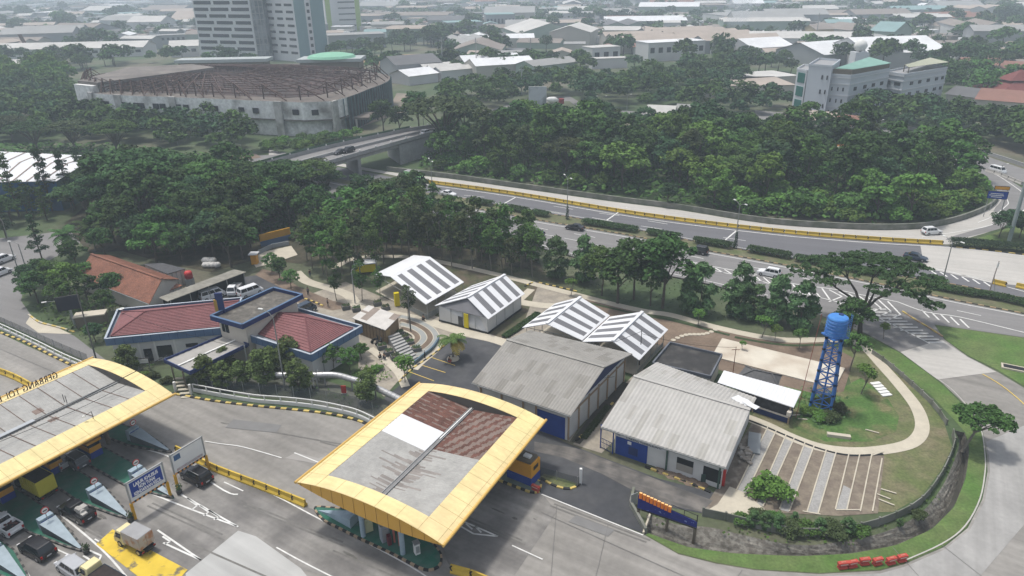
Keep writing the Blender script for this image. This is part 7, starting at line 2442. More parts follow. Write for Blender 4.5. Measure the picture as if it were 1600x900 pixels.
t, L2 = block('hotel_building', 'plain stair block at the left end of the blue grey building', [P(1252, 182), P(1287, 186), P(1300, 172), P(1268, 168)], 20, M_hot, 'building')
facade_windows(t, L2[0], L2[1], 3, 5, 5.5, lambda r_: [(.62, .68), (.84, .89)], 1.6, M_wind)
t2, L3_ = block('glass_annex', 'narrow annex with green glass left of the stair block', [P(1236, 174), P(1251, 178), P(1262, 168), P(1247, 165)], 17, M_band, 'building')
facade_windows(t2, L3_[0], L3_[1], 3, 3.5, 5.4, lambda r_: [(.2, .9)], 4.0, mat('green_glass', (.03, .13, .11), rough=.15, var=.1))
t, L2 = block('hotel_building', 'three storey right wing of the blue grey building under a pale roof', [P(1371, 168), P(1402, 174), P(1468, 160), P(1440, 150)], 14.5, M_hot, 'building')
for i, j in ((0, 1), (1, 2)):
 for z in (4.2, 8.6, 12.2, 14.2):
  MB().beam(V3(L2[i], z), V3(L2[j], z), .5, .45).build('band', M_band, t)
 facade_windows(t, L2[i], L2[j], 3, 2.3, 4.3, lambda r_: [(.15, .42), (.6, .88)] if i == 0 else [(.16, .22), (.35, .41), (.55, .61), (.75, .81), (.9, .95)], 1.3, M_wind)
q = [L2[0].lerp(L2[2], .3), L2[1].lerp(L2[3], .12), L2[2], L2[3]]
MB().corr(V3(q[0], 17.3), V3(q[1], 17.3), V3(q[2], 17.3), V3(q[3], 17.3), 1.2, .08).build('pale_roof', mat('pale_olive_roof', (.36, .37, .28), var=.08), t)
for p in q:
 MB().tube([V3(p, 14.5), V3(p, 17.2)], .2, 6).build('roof_post', M_sof, t)
p = P(1331, 150)
t = thing('dome_tank', 'white ball shaped tank on a short white tower behind the hotel', 'tank', (p.x, p.y, 0))
MB().box((0, 0, 10), (6, 6, 20)).build('tower_wall', M_band, t); MB().lathe((0, 0, 20), [(.001, 0), (2.2, .8), (3, 2.6), (2.2, 4.6), (.001, 5.6)], 18).build('ball', M_wht, t, smooth=True)
# ---- generic background buildings
RM = [mat('city_roof_%s' % n_, c_, var=.12, scale=.06, fine=(.4, .08)) for n_, c_ in (('grey', (.27, .27, .265)), ('pale', (.46, .45, .43)), ('warm', (.34, .29, .25)), ('brown', (.22, .19, .17)), ('white', (.62, .63, .64)), ('red', (.22, .115, .09)), ('teal', (.20, .30, .30)), ('dark', (.12, .12, .125)))]
RN = ['grey', 'pale', 'tan', 'brown', 'white', 'red', 'teal', 'dark']
WM = [mat('city_wall_%s' % n_, c_, var=.08, scale=.1) for n_, c_ in (('cream', (.42, .40, .36)), ('white', (.52, .52, .52)), ('grey', (.28, .29, .30)), ('green', (.26, .33, .28)), ('ochre', (.42, .34, .2)))]
CITY = []
def city_building(cx, cy, w, d, h, rz, ri, wi, kind='gable', name='factory_hall', label=None, cat='building', rh=None, bays=1, wins=0, group=None, rm=None):
 t = thing(name, label or 'x', cat, (cx, cy, 0), rz, group)
 hw, hd = w / 2, d / 2
 wm = WM[wi]
 if kind == 'flat':
  MB().prism([(-hw, -hd), (hw, -hd), (hw, hd), (-hw, hd)], 0, h, cap=False).build('wall', wm, t)
  MB().box((0, 0, h + .1), (w + .6, d + .6, .3)).build('roof', rm or RM[ri], t)
 else:
  rh = rh or max(1.2, d * .14 / bays)
  wv = MB(); rf_ = MB()
  bd = d / bays
  for k in range(bays):
   y0, y1 = -hd + k * bd, -hd + (k + 1) * bd
   ym = (y0 + y1) / 2
   vs = [(-hw, y0, 0), (hw, y0, 0), (hw, y1, 0), (-hw, y1, 0), (-hw, y0, h), (hw, y0, h), (hw, y1, h), (-hw, y1, h), (-hw, ym, h + rh), (hw, ym, h + rh)]
   wv.add(vs, [(0, 1, 5, 4), (1, 2, 6, 9, 5), (2, 3, 7, 6), (3, 0, 4, 8, 7)])
   e = .7
   rf_.add([(-hw - e, y0 - e * (k == 0), h - .05), (hw + e, y0 - e * (k == 0), h - .05), (hw + e, ym, h + rh + .25), (-hw - e, ym, h + rh + .25), (-hw - e, y1 + e * (k == bays - 1), h - .05), (hw + e, y1 + e * (k == bays - 1), h - .05)],
     [(0, 1, 2, 3), (3, 2, 5, 4)])
  wv.build('wall', wm, t)
  rf_.build('roof', rm or RM[ri], t)
 if wins:
  wn = MB()
  for k in range(wins):
   MB().box((-hw + (k + .5) * w / wins, -hd - .06, h * .6), (w / wins * .5, .12, h * .28)).build('window', M_wind, t)
 CITY.append((cx, cy, max(w, d) / 2, t))
 return t
def cb(p0, p1, depth, h, ri, wi, label, kind='gable', name='factory_hall', cat='factory', **k):
 a, b = P(*p0), P(*p1)
 d = b - a; L_ = d.length; d.normalize()
 n = Vector((-d.y, d.x, 0))
 if n.y < 0: n = -n
 c = (a + b) / 2 + n * depth / 2
 return city_building(c.x, c.y, L_, depth, h, math.atan2(d.y, d.x), ri, wi, kind, name, label, cat, **k)
cb((-10, 93), (226, 88), 26, 7, 1, 1, 'very long pale roofed hall behind the trees at the upper left', wins=14)
cb((-8, 128), (40, 124), 16, 9, 1, 2, 'teal walled hall with pale roof at the left edge', rm=None)
cb((268, 90), (312, 88), 24, 8, 1, 1, 'pale roofed hall tucked left of the slot windowed tower', wins=3)
cb((212, 72), (292, 68), 14, 8, 0, 2, 'blue grey two storey office row behind the long hall', 'flat', wins=10)
cb((5, 76), (118, 72), 60, 12, 0, 2, 'large grey double gabled plant left of the blue grey office', bays=2)
cb((620, 124), (690, 118), 26, 8, 7, 2, 'dark roofed hall just right of the ruined oval')
cb((640, 134), (685, 128), 18, 5, 4, 1, 'low white roofed workshop in front of the dark roofed hall')
cb((690, 128), (770, 120), 30, 6, 1, 1, 'pale workshop cluster left of the long white roof', bays=3)
cb((745, 126), (835, 120), 40, 8, 4, 0, 'long white roofed works beside the dark tree belt', bays=2)
cb((835, 127), (902, 118), 16, 8, 0, 3, 'grey roofed hall with brown wall behind the white billboard')
cb((925, 103), (968, 100), 14, 11, 1, 1, 'stepped white house left of the big factory', 'flat', wins=3, cat='building')
cb((925, 108), (980, 106), 8, 6, 1, 1, 'lower terrace in front of the stepped white house', 'flat', cat='building')
cb((1012, 97), (1100, 92), 18, 12, 4, 1, 'white three storey office with tall windows before the big factory', 'flat', wins=7, cat='office')
cb((970, 84), (1095, 80), 60, 9, 2, 0, 'wide tan roofed factory behind the white office', bays=3)
cb((1100, 84), (1220, 78), 110, 9, 2, 2, 'row of saw toothed tan roofs right of the white office', bays=6)
cb((1100, 152), (1240, 150), 30, 5, 2, 0, 'low tan flat roofed hall hidden among the middle trees', 'flat')
cb((1150, 140), (1245, 134), 22, 5, 1, 0, 'pale flat roof behind the low tan hall', 'flat')
cb((1175, 92), (1238, 88), 34, 7, 4, 1, 'white roof with dark panels left of the hotel')
cb((1285, 104), (1352, 98), 40, 7, 4, 2, 'white roof with dark panels behind the ball shaped tank')
cb((1355, 108), (1478, 104), 50, 9, 4, 1, 'broad white roofed hall behind the hotel', wins=0)
cb((1272, 66), (1300, 65), 20, 10, 3, 4, 'ochre walled hall left of the round tree clump')
cb((1355, 74), (1392, 76), 40, 12, 6, 3, 'green walled arched hall in the hazy right background')
cb((515, 78), (603, 74), 26, 11, 0, 2, 'long blue grey shed below the white and lime building', 'flat')
t = cb((512, 50), (566, 48), 40, 34, 1, 1, 'white slab with lime green corner bands behind the towers', 'flat', cat='building')
for u in (-.42, .42):
 MB().box((u * P(512, 50).x * 0 + u * (P(566, 48) - P(512, 50)).length, -20.2, 17), (5, .4, 34)).build('lime_band', mat('lime_band', (.25, .36, .06), var=.1), t)
for k in range(5):
 MB().box((4, -20.15, 6 + k * 6), (18, .2, 1.4)).build('window', M_wind, t)
cb((700, 60), (755, 58), 30, 14, 6, 2, 'blue dark walled plant in the haze above the tan field', 'flat', wins=6)
cb((760, 48), (805, 47), 40, 16, 6, 2, 'blue block in the haze with teal roof', 'flat', wins=8)
HS = [((892, 200), (935, 203), 9, 4, 5, 'red roofed house beside the back lane'), ((1010, 196), (1050, 198), 9, 4.5, 1, 'yellow walled house among the middle trees'), ((1055, 194), (1085, 196), 8, 4.5, 0, 'pale house right of the yellow walled one'),
  ((1225, 200), (1262, 204), 10, 4, 3, 'brown roofed house in front of the stair block'), ((1300, 210), (1330, 214), 9, 4, 5, 'red gabled house below the blue grey building'), ((1262, 204), (1300, 208), 9, 4, 2, 'tan roofed house between the brown and the red gabled one'),
  ((1520, 178), (1610, 186), 26, 6, 5, 'large red tiled roof at the right edge'), ((1530, 204), (1598, 212), 14, 5, 5, 'long red roof right of the hotel road'), ((1500, 118), (1560, 120), 18, 6, 5, 'red roofed school in the right background'), ((1560, 124), (1620, 128), 18, 6, 5, 'second red roofed school at the right edge'),
  ((1475, 165), (1525, 172), 14, 5, 7, 'dark roofed shed right of the hotel wing'), ((1440, 128), (1500, 132), 12, 5, 1, 'pale low house behind the hotel wing')]
for p0, p1, dp, h, ri, lb in HS:
 cb(p0, p1, dp, h, ri, 0, lb, name='house', cat='house', rh=2.6)
p = P(1582, 162)
t = thing('pagoda_hall', 'maroon roofed hall with two stacked roofs at the right edge', 'hall', (p.x, p.y, 0))
MB().box((0, 0, 3), (22, 18, 6)).build('wall', WM[0], t)
MB().add([(-14, -11, 6), (14, -11, 6), (14, 11, 6), (-14, 11, 6), (-5, -4, 10), (5, -4, 10), (5, 4, 10), (-5, 4, 10)], [(0, 1, 5, 4), (1, 2, 6, 5), (2, 3, 7, 6), (3, 0, 4, 7)]).build('lower_roof', mat('maroon_roof', (.16, .05, .045), var=.1), t)
MB().add([(-7, -5, 10.4), (7, -5, 10.4), (7, 5, 10.4), (-7, 5, 10.4), (0, 0, 14.5)], [(0, 1, 4), (1, 2, 4), (2, 3, 4), (3, 0, 4)]).build('upper_roof', MATS['maroon_roof'], t)
q = [P(-120, 287, 8), P(88, 283, 8), P(172, 245, 8), P(-60, 234, 8)]
o = sum(q, Vector()) / 4; o.z = 0
t = thing('white_warehouse', 'big white roofed warehouse with blue walls at the left edge', 'warehouse', (o.x, o.y, 0))
q = [p - o for p in q]
mid0, mid1 = q[0].lerp(q[3], .5), q[1].lerp(q[2], .5)
mid0.z = mid1.z = 9.2
MB().corr(q[0], q[1], mid1, mid0, 1.1, .06).build('roof_slope', M_wsh, t)
MB().corr(q[3], q[2], mid1, mid0, 1.1, .06).build('roof_slope', M_wsh, t)
sm2 = MB()
for k in range(1, 9):
 for a, b in ((q[0].lerp(q[1], k / 9), mid0.lerp(mid1, k / 9)), (q[3].lerp(q[2], k / 9), mid0.lerp(mid1, k / 9))):
  sm2.beam(a + Vector((0, 0, .12)), b + Vector((0, 0, .12)), .35, .1)
sm2.build('roof_seam', mat('seam_brown', (.25, .2, .17)), t)
for i, j, m in ((0, 1, mat('warehouse_blue', (.03, .10, .22), var=.1)), (1, 2, mat('warehouse_teal', (.04, .10, .10), var=.1))):
 a, b = q[i] * .985, q[j] * .985
 MB().quad(V3(a, 0), V3(b, 0), V3(b, 7.9), V3(a, 7.9)).build('wall', m, t)
sheet('bare_field', [(560, 92), (600, 86), (660, 84), (682, 88), (670, 98), (600, 102), (565, 98)], .25, mat('ochre_earth', (.34, .22, .13), rgb2=(.25, .18, .1), mix_scale=.03, var=.1, scale=.05))
sheet('dirt_yard', [(610, 165), (620, 145), (660, 148), (665, 160), (640, 172), (600, 185), (560, 200), (570, 180)], .2, mat('dirt_yard', (.24, .19, .15), rgb2=(.15, .14, .11), mix_scale=.06, var=.15, scale=.1))
sheet('tower_forecourt', [(300, 100), (420, 100), (560, 98), (545, 106), (430, 108), (300, 108)], .2, M_ledge)
sheet('lane_left', [(340, 245), (400, 243), (470, 240), (440, 256), (380, 254), (345, 252)], .1, M_asph)
sheet('cleared_strip', [(330, 243), (400, 240), (408, 246), (370, 252), (330, 250)], .16, M_soil)
rc_ = random.Random(21)
def free(x, y, r):
 for cx, cy, cr, _ in CITY:
  if (cx - x) ** 2 + (cy - y) ** 2 < (cr * .8 + r * .8) ** 2:
   return False
 return True
tries = 0
cnt = 0
NB = 292
items = []
while cnt < NB and tries < 20000:
 tries += 1
 px, py = rc_.uniform(-60, 1660), 8 + 112 * rc_.random() ** 1.25
 q = P(px, py)
 if q.y < 380 or q.y > 1500 or abs(q.x) > 1400: continue
 if 230 < px < 620 and py > 62: continue
 if 560 < px < 700 and py > 68: continue
 if 840 < px < 1240 and py > 96: continue
 if px < 230 and py > 92: continue
 if 1240 < px < 1500 and py > 86: continue
 if px > 1480 and 75 < py:
  w, d, h, ri = rc_.uniform(12, 24), rc_.uniform(9, 14), rc_.uniform(4, 6), rc_.choice([5, 5, 3, 2])
 else:
  big = rc_.random() < .4
  w = rc_.uniform(38, 85) if big else rc_.uniform(16, 38)
  d = rc_.uniform(22, 55) if big else rc_.uniform(10, 20)
  h = rc_.uniform(7, 12) if big else rc_.uniform(4, 9)
  ri = rc_.choices(range(8), [5, 5, 6, 5, 2.2, 1.2, .8, 1.5])[0]
 if not free(q.x, q.y, max(w, d) / 2 * .9): continue
 rz = rc_.choice([-.08, -.06, .05, .22, -.3]) + rc_.uniform(-.05, .05) + (math.pi / 2 if rc_.random() < .25 else 0)
 bays = rc_.choice([1, 1, 2, 3]) if w > 40 else 1
 t = city_building(q.x, q.y, w, d, h, rz, ri, rc_.choice([0, 1, 1, 2, 2, 3]), 'flat' if rc_.random() < .22 else 'gable', 'factory_hall' if w > 36 else 'house', cat='factory' if w > 36 else 'house', bays=bays)
 items.append((t, py, px, ri, w))
 cnt += 1
items.sort(key=lambda i: i[1])
rowsz = 17
rws = [items[i:i + rowsz] for i in range(0, len(items), rowsz)]
for ri_, row_ in enumerate(rws):
 row_.sort(key=lambda i: i[2])
 for k, (t, py, px, ri, w) in enumerate(row_):
  t['label'] = '%s roofed %s, %s from the left in the %s hazy row from the top' % (RN[ri], 'hall' if w > 36 else 'house', nth(k + 1), nth(ri_ + 1))
  t['group'] = 'hazy factory halls' if w > 36 else 'hazy houses'
far_ = MB()
for k in range(5200):
 y = rc_.uniform(1450, 4600)
 x = rc_.uniform(-.95, .95) * y
 w, d, h = rc_.uniform(12, 60), rc_.uniform(12, 35), rc_.uniform(4, 12)
 far_.box((x, y, h / 2), (w, d, h), rc_.uniform(-.4, .4), rc_.randrange(4))
for k in range(4200):
 y = rc_.uniform(560, 1500)
 x = rc_.uniform(-.95, .95) * y
 if not free(x, y, 8): continue
 if P is None: continue
 wx, wy = W((x, y, 0))
 if wy > 78 or 230 < wx < 700 and wy > 58 or 840 < wx < 1240 and wy > 70: continue
 far_.box((x, y, 2.5), (rc_.uniform(7, 15), rc_.uniform(6, 11), 5), rc_.uniform(-.4, .4), rc_.choice((0, 1, 2, 3, 5, 5, 4)))
tag(far_.build('distant_rooftops', [RM[1], RM[0], RM[2], RM[4], RM[5], RM[3]]), 'mass of far off hazy rooftops along the top of the photo', 'rooftops', kind='stuff')
for px, y0, y1, lb in (((46, 88), 88, 55, 'rusty chimney at the upper left'),):
 p = P(*px); h = 5
 while W((p.x, p.y, h))[1] > y1: h += .5
 t = thing('chimney', lb, 'chimney', (p.x, p.y, 0))
 MB().tube([(2, 0, 0), (-3, 0, h)], [1.6, 1.3], 12).build('shaft', M_rsteel, t); MB().tube([(-3, 0, h), (-3.05, 0, h + .5)], 1.7, 12).build('cap', M_rsteel, t)
for k, (px, y1) in enumerate([((754, 58), 24), ((692, 112), 58), ((745, 118), 60), ((829, 105), 60), ((815, 148), 104), ((1273, 72), 20), ((1005, 72), 40), ((1452, 72), 38), ((1597, 60), 30), ((1329, 50), 22)]):
 p = P(*px); h = 5
 while W((p.x, p.y, h))[1] > y1 and h < 80: h += .5
 t = thing('power_pole', '%s tall thin pole in the background' % ['hazy pole above the blue plant,', 'pole left of the white workshops,', 'pole right of the white workshops,', 'pole left of the grey hall,', 'pole before the white billboard,', 'pole left of the ochre hall,', 'pole behind the white office,', 'leaning pole behind the broad white hall,', 'pole at the right edge,', 'pole above the ochre hall,'][k], 'pole', (p.x, p.y, 0))
 MB().tube([(0, 0, 0), (0, 0, h)], [.35, .25], 6).build('shaft', M_cgrey, t); MB().beam((-1.5, 0, h - 2), (1.5, 0, h - 2), .25).build('cross_arm', M_cgrey, t)
p = P(866, 166)
t = thing('cement_mixer', 'red and white cement mixer lorry on the back lane', 'truck', (p.x, p.y, .1), .3)
MB().box((0, 0, .9), (7, 2.4, .5)).build('chassis', M_blk, t)
MB().box((3.4, 0, 2.0), (1.8, 2.4, 2.2)).build('cab', mat('mixer_red', (.25, .04, .04)), t, bevel=.1)
MB().tube([(-3.6, 0, 3.2), (-2.4, 0, 3), (0, 0, 2.6), (1.8, 0, 2.2)], [.6, 1.2, 1.5, .8], 14).build('drum', M_wht, t, smooth=True)
wheels(t, 7, 2.2, .5, (-2.6, -1.4, 2.8), .3)
sv = bpy.data.materials.new('smoke_volume'); sv.use_nodes = True
N2, L9 = sv.node_tree.nodes, sv.node_tree.links
N2.clear()
so_ = N2.new('ShaderNodeOutputMaterial'); pv = N2.new('ShaderNodeVolumePrincipled')
pv.inputs['Color'].default_value = (.8, .85, .9, 1); pv.inputs['Density'].default_value = .018
L9.new(pv.outputs[0], so_.inputs['Volume'])
p = P(1150, 58)
o = MB().lathe((0, 0, 6), [(.001, 0), (9, 2), (11, 14), (15, 28), (19, 42), (.001, 48)], 16).build('smoke', sv, loc=(p.x, p.y, 0), smooth=True)
tag(o, 'thin pale smoke plume rising behind the saw toothed roofs', 'smoke', kind='stuff')
# ================================================================ TREES
nprng = np.random.default_rng(11)
L_dark = leafmat('leaf_dark_wood', (.038, .076, .021), .5, .33, .02)
L_mid = leafmat('leaf_mid', (.058, .116, .027), .4, .25, .02)
L_lite = leafmat('leaf_light', (.088, .165, .033), .35, .2, .02)
L_olive = leafmat('leaf_olive', (.050, .066, .026), .4, .2, .02)
L_bamb = leafmat('leaf_bamboo', (.072, .135, .052), .4, .2, .015)
L_umb = leafmat('leaf_umbrella', (.040, .085, .028), .4, .15, .01)
L_round = leafmat('leaf_round_tree', (.085, .125, .038), .4, .15, .015)
L_blue = leafmat('leaf_blue_green', (.034, .070, .029), .4, .25, .015)
M_bark = mat('bark', (.085, .07, .055), var=.25, scale=2)
M_barkp = mat('pale_bark', (.15, .135, .11), var=.25, scale=2)
def leaf_mesh(name, centers, radii, per, size, m, flat=1.0, up=.55, aspect=1.0, droop=0.0):
 """many small quads on clump shells; one quad = one spray of leaves"""
 C, Rr_ = np.array(centers, float), np.array(radii, float)
 n = len(C)
 k = np.repeat(np.arange(n), per)
 N = len(k)
 d = nprng.normal(size=(N, 3)); d /= np.linalg.norm(d, axis=1)[:, None]
 low = d[:, 2] < -.35
 d[low, 2] *= -1
 rad = Rr_[k] * (0.55 + 0.5 * nprng.random(N) ** .6)
 p = C[k] + d * rad[:, None] * np.array([1, 1, flat])
 nr = d * (1 - up) + np.array([0, 0, up]) + nprng.normal(size=(N, 3)) * .38
 nr /= np.linalg.norm(nr, axis=1)[:, None]
 t = np.cross(nr, nprng.normal(size=(N, 3))); t /= np.linalg.norm(t, axis=1)[:, None]
 b = np.cross(nr, t)
 s = size * (.6 + .8 * nprng.random(N))[:, None]
 t = t * s * .5; b = b * s * .5 * aspect
 if droop: b[:, 2] -= droop * size * .5
 V = np.stack([p - t - b * .3, p - b, p + t + b * .2, p + b], 1).reshape(-1, 3)
 me = bpy.data.meshes.new(name)
 me.vertices.add(4 * N); me.vertices.foreach_set('co', V.ravel())
 me.loops.add(4 * N); me.loops.foreach_set('vertex_index', np.arange(4 * N))
 me.polygons.add(N); me.polygons.foreach_set('loop_start', np.arange(N) * 4)
 me.update(); me.validate()
 me.materials.append(m)
 return me
def blob_clumps(R0, H0, zc, n, rr, seed, shape='round'):
 g = np.random.default_rng(seed)
 out, rad = [], []
 for i in range(n):
  a = g.uniform(0, 2 * math.pi)
  if shape == 'round':
   u = g.uniform(-.55, 1); s = math.sqrt(max(0, 1 - u * u)) if u > 0 else 1
   f = g.uniform(.45, 1)
   out.append((R0 * s * f * math.cos(a), R0 * s * f * math.sin(a), zc + H0 * u * (.75 if u > 0 else .6)))
  elif shape == 'umbrella':
   f = math.sqrt(g.uniform(0, 1))
   out.append((R0 * f * math.cos(a), R0 * f * math.sin(a), zc + H0 * (.55 - .6 * f * f) + g.uniform(-.35, .35) * H0 * .6))
  elif shape == 'cone':
   u = g.uniform(0, 1); f = (1 - u) ** .75 * g.uniform(.3, 1)
   out.append((R0 * f * math.cos(a), R0 * f * math.sin(a), zc + H0 * (u * 2 - 1)))
  elif shape == 'egg':
   u = g.uniform(-1, 1); f = math.sqrt(max(0, 1 - u * u)) * g.uniform(.55, 1) * (1 - .25 * u)
   out.append((R0 * f * math.cos(a), R0 * f * math.sin(a), zc + H0 * u))
  elif shape == 'tall':
   u = g.uniform(-1, 1); f = (1 - abs(u) ** 2.2) ** .6 * g.uniform(.2, 1)
   out.append((R0 * f * math.cos(a), R0 * f * math.sin(a), zc + H0 * u))
  rad.append(rr * g.uniform(.65, 1.3))
 return out, rad
def tree_proto(kind, seed, R0, Ht, n, rr, per, size, m, shape='round', trunk_r=.22, zc=None, H0=None, flat=.75, bark=None, limbs=5, up=.55, forks=1, aspect=1.0, droop=0):
 zc = zc if zc is not None else Ht * .62
 H0 = H0 if H0 is not None else Ht * .36
 cs, rs = blob_clumps(R0, H0, zc, n, rr, seed, shape)
 if shape == 'round':
  cs.append((0, 0, zc)); rs.append(R0 * .6)
 t = thing(kind, 'x', 'tree')
 tr_ = MB()
 g = random.Random(seed)
 lean = (g.uniform(-.4, .4), g.uniform(-.4, .4))
 top_ = zc - H0 * (.2 if shape != 'umbrella' else .35)
 fz = top_ * (.62 if shape != 'umbrella' else .42)
 tr_.tube([(0, 0, -.1), (lean[0] * .4, lean[1] * .4, fz * .5), (lean[0], lean[1], fz), (lean[0] * 1.2, lean[1] * 1.2, top_)], [trunk_r, trunk_r * .85, trunk_r * .7, trunk_r * .35], 7)
 idx = list(range(len(cs))); g.shuffle(idx)
 for i in idx[:limbs]:
  c = cs[i]
  s0 = (lean[0], lean[1], fz * g.uniform(.85, 1.1))
  mid = ((s0[0] + c[0]) * .45, (s0[1] + c[1]) * .45, (s0[2] + c[2]) * .52)
  tr_.tube([s0, mid, c], [trunk_r * .5, trunk_r * .35, trunk_r * .12], 5)
 tr_.build('trunk', bark or M_bark, t)
 me = leaf_mesh('crown', cs, rs, per, size, m, flat, up, aspect, droop)
 o = bpy.data.objects.new('crown', me); COL.objects.link(o); o.parent = t
 t['h'] = Ht
 return t
PR = {}
def reg(key, *protos):
 PR[key] = list(protos)
for key, m, sd in (('dark', L_dark, 1), ('mid', L_mid, 2), ('lite', L_lite, 3), ('blue', L_blue, 4)):
 PR[key] = [tree_proto('broadleaf_tree', sd * 10 + i, 3.9 + .4 * i, 10 + i, 34, 1.25, 70, .56, m, 'round', .25) for i in range(4)]
PR['tallm'] = [tree_proto('broadleaf_tree', 150 + i, 2.9, 12.5, 34, 1.1, 62, .5, mm, 'tall', .22, zc=8, H0=4.6) for i, mm in enumerate((L_mid, L_olive))]
PR['lowbush'] = [tree_proto('bush', 160 + i, 2.2, 2.6, 26, .8, 70, .34, mm, 'round', .06, zc=1.0, H0=1.2) for i, mm in enumerate((L_lite, L_mid, L_olive))]
PR['shrub'] = [tree_proto('large_shrub', 50 + i, 3.0, 5.2, 26, 1.1, 60, .55, L_lite, 'round', .1, zc=2.3, H0=2.4) for i in range(3)]
PR['shrubmid'] = [tree_proto('large_shrub', 55 + i, 3.0, 5.2, 26, 1.1, 60, .5, L_mid, 'round', .1, zc=2.3, H0=2.4) for i in range(2)]
PR['rain'] = [tree_proto('rain_tree', 60 + i, 8.5, 13.5, 75, 1.7, 85, .55, mm, 'umbrella', .42, zc=10.4, H0=3.0, flat=.35, limbs=14, up=.75) for i, mm in enumerate((L_umb, L_mid, L_olive))]
PR['young'] = [tree_proto('young_tree', 70 + i, 1.9, 9.5, 22, .85, 48, .34, mm, 'tall', .11, zc=6.4, H0=2.9, limbs=6, bark=M_barkp) for i, mm in enumerate((L_mid, L_olive, L_dark, L_mid))]
PR['cas'] = [tree_proto('casuarina_tree', 80 + i, 2.6, 14, 46, .8, 46, .36, mm, 'cone', .2, zc=8.2, H0=5.6, limbs=12, flat=.6, up=.4) for i, mm in enumerate((L_blue, L_mid, L_blue))]
PR['bamboo'] = [tree_proto('bamboo_clump', 90 + i, 1.9, 7.2, 34, .75, 75, .30, L_bamb, 'egg', .1, zc=3.6, H0=3.3, limbs=4, up=.3, aspect=2.6, droop=.5) for i in range(3)]
PR['ball'] = [tree_proto('clipped_tree', 100 + i, 1.25, 4.4, 34, .55, 110, .22, L_round, 'egg', .09, zc=2.3, H0=1.8, up=.35, limbs=4) for i in range(3)]
PR['small'] = [tree_proto('small_tree', 110 + i, 1.2, 4.0, 16, .55, 50, .24, mm, 'round', .08, zc=2.9, H0=1.0, limbs=5, bark=M_barkp) for i, mm in enumerate((L_lite, L_mid, L_lite))]
PR['far'] = [tree_proto('distant_tree', 120 + i, 5.2, 11, 20, 2.0, 26, 1.3, mm, 'round', .35, limbs=0) for i, mm in enumerate((L_dark, L_blue, L_mid, L_dark))]
used_proto = set()
rt = random.Random(33)
ALL_T = []
def tree(key, px, label=None, s=1.0, group=None, world=None, i=None, z=0, name=None, cat='tree', sz=None):
 ps = PR[key]
 src = ps[i if i is not None else rt.randrange(len(ps))]
 p = world if world is not None else P(*px)
 sc = s * rt.uniform(.9, 1.12)
 scv = (sc, sc, sc * (sz or rt.uniform(.9, 1.1)))
 if src.name not in used_proto:
  used_proto.add(src.name)
  t = src
  t.location = (p.x, p.y, z); t.rotation_euler.z = rt.uniform(0, 6.28); t.scale = scv
 else:
  t = dup(src, (p.x, p.y, z), rt.uniform(0, 6.28), sc=scv)
 t['category'] = cat
 if label: t['label'] = label
 if group: t['group'] = group
 ALL_T.append(t)
 return t
def inpoly(x, y, poly):
 c = False
 n = len(poly)
 for i in range(n):
  x1, y1 = poly[i][:2]; x2, y2 = poly[(i + 1) % n][:2]
  if (y1 > y) != (y2 > y) and x < (x2 - x1) * (y - y1) / (y2 - y1) + x1:
   c = not c
 return c
def scatter(px, step, jit=.35, avoid=()):
 poly = [(p.x, p.y) for p in PL(px)]
 xs, ys = [p[0] for p in poly], [p[1] for p in poly]
 out = []
 y = min(ys); r = 0
 while y < max(ys):
  x = min(xs) + (step / 2 if r % 2 else 0)
  while x < max(xs):
   q = (x + rt.uniform(-jit, jit) * step, y + rt.uniform(-jit, jit) * step)
   if inpoly(q[0], q[1], poly) and not any((q[0] - a[0]) ** 2 + (q[1] - a[1]) ** 2 < a[2] ** 2 for a in avoid):
    out.append(Vector((q[0], q[1], 0)))
   x += step
  y += step * .87; r += 1
 return out
NAMES = {'tallm': 'tall narrow', 'dark': 'dark green', 'mid': 'mid green', 'lite': 'light green', 'blue': 'blue green', 'shrub': 'bright bushy', 'shrubmid': 'bushy', 'rain': 'flat topped', 'young': 'slender', 'cas': 'feathery', 'far': 'hazy', 'bamboo': 'bamboo'}
def wood(px, step, kinds, wts, s, where, rows, avoid=(), group=None, jit=.35):
 pts = scatter(px, step, jit, avoid)
 lst = []
 for p in pts:
  k = rt.choices(kinds, wts)[0]
  lst.append((W(p)[1], W(p)[0], tree(k, None, None, s * rt.choice([.8, .95, 1.0, 1.1, 1.25]), group or 'trees of ' + where, world=p), k))
 lst.sort(key=lambda i: i[0])
 n = max(1, math.ceil(len(lst) / rows))
 for r in range(0, len(lst), n):
  rw = sorted(lst[r:r + n], key=lambda i: i[1])
  for j, (a, b, t, k) in enumerate(rw):
   t['label'] = '%s tree, %s from left in %s row of %s' % (NAMES[k], nth(j + 1), nth(r // n + 1), where)
 return len(lst)
cnts = {}
MASS = {}
def mass(px, step, s, key, jit=.35):
 for p in scatter(px, step, jit):
  lst = MASS.setdefault(key + rt.choice('001122'), ([], []))
  k = s * rt.choice([.7, .85, 1.0, 1.15, 1.3])
  cs, rs = blob_clumps(4.6 * k, 3.6 * k, 6.2 * k, 24, 1.6 * k, rt.randrange(9999))
  lst[0].extend([(c[0] + p.x, c[1] + p.y, c[2]) for c in cs]); lst[1].extend(rs)
loop_ = [(655, 262), (700, 271), (850, 290), (1000, 311), (1080, 322), (1200, 341), (1340, 350), (1440, 349), (1500, 335), (1535, 318), (1545, 300), (1530, 284), (1490, 266), (1400, 253), (1280, 236), (1150, 224), (1050, 212), (900, 207), (780, 205), (700, 212), (668, 236)]
lp_in = [(700, 262), (850, 280), (1000, 300), (1070, 304), (1200, 313), (1340, 318), (1420, 315), (1480, 305), (1515, 298), (1518, 288), (1480, 270), (1400, 256), (1280, 240), (1150, 233), (1050, 227), (900, 225), (790, 217), (700, 216), (672, 238)]
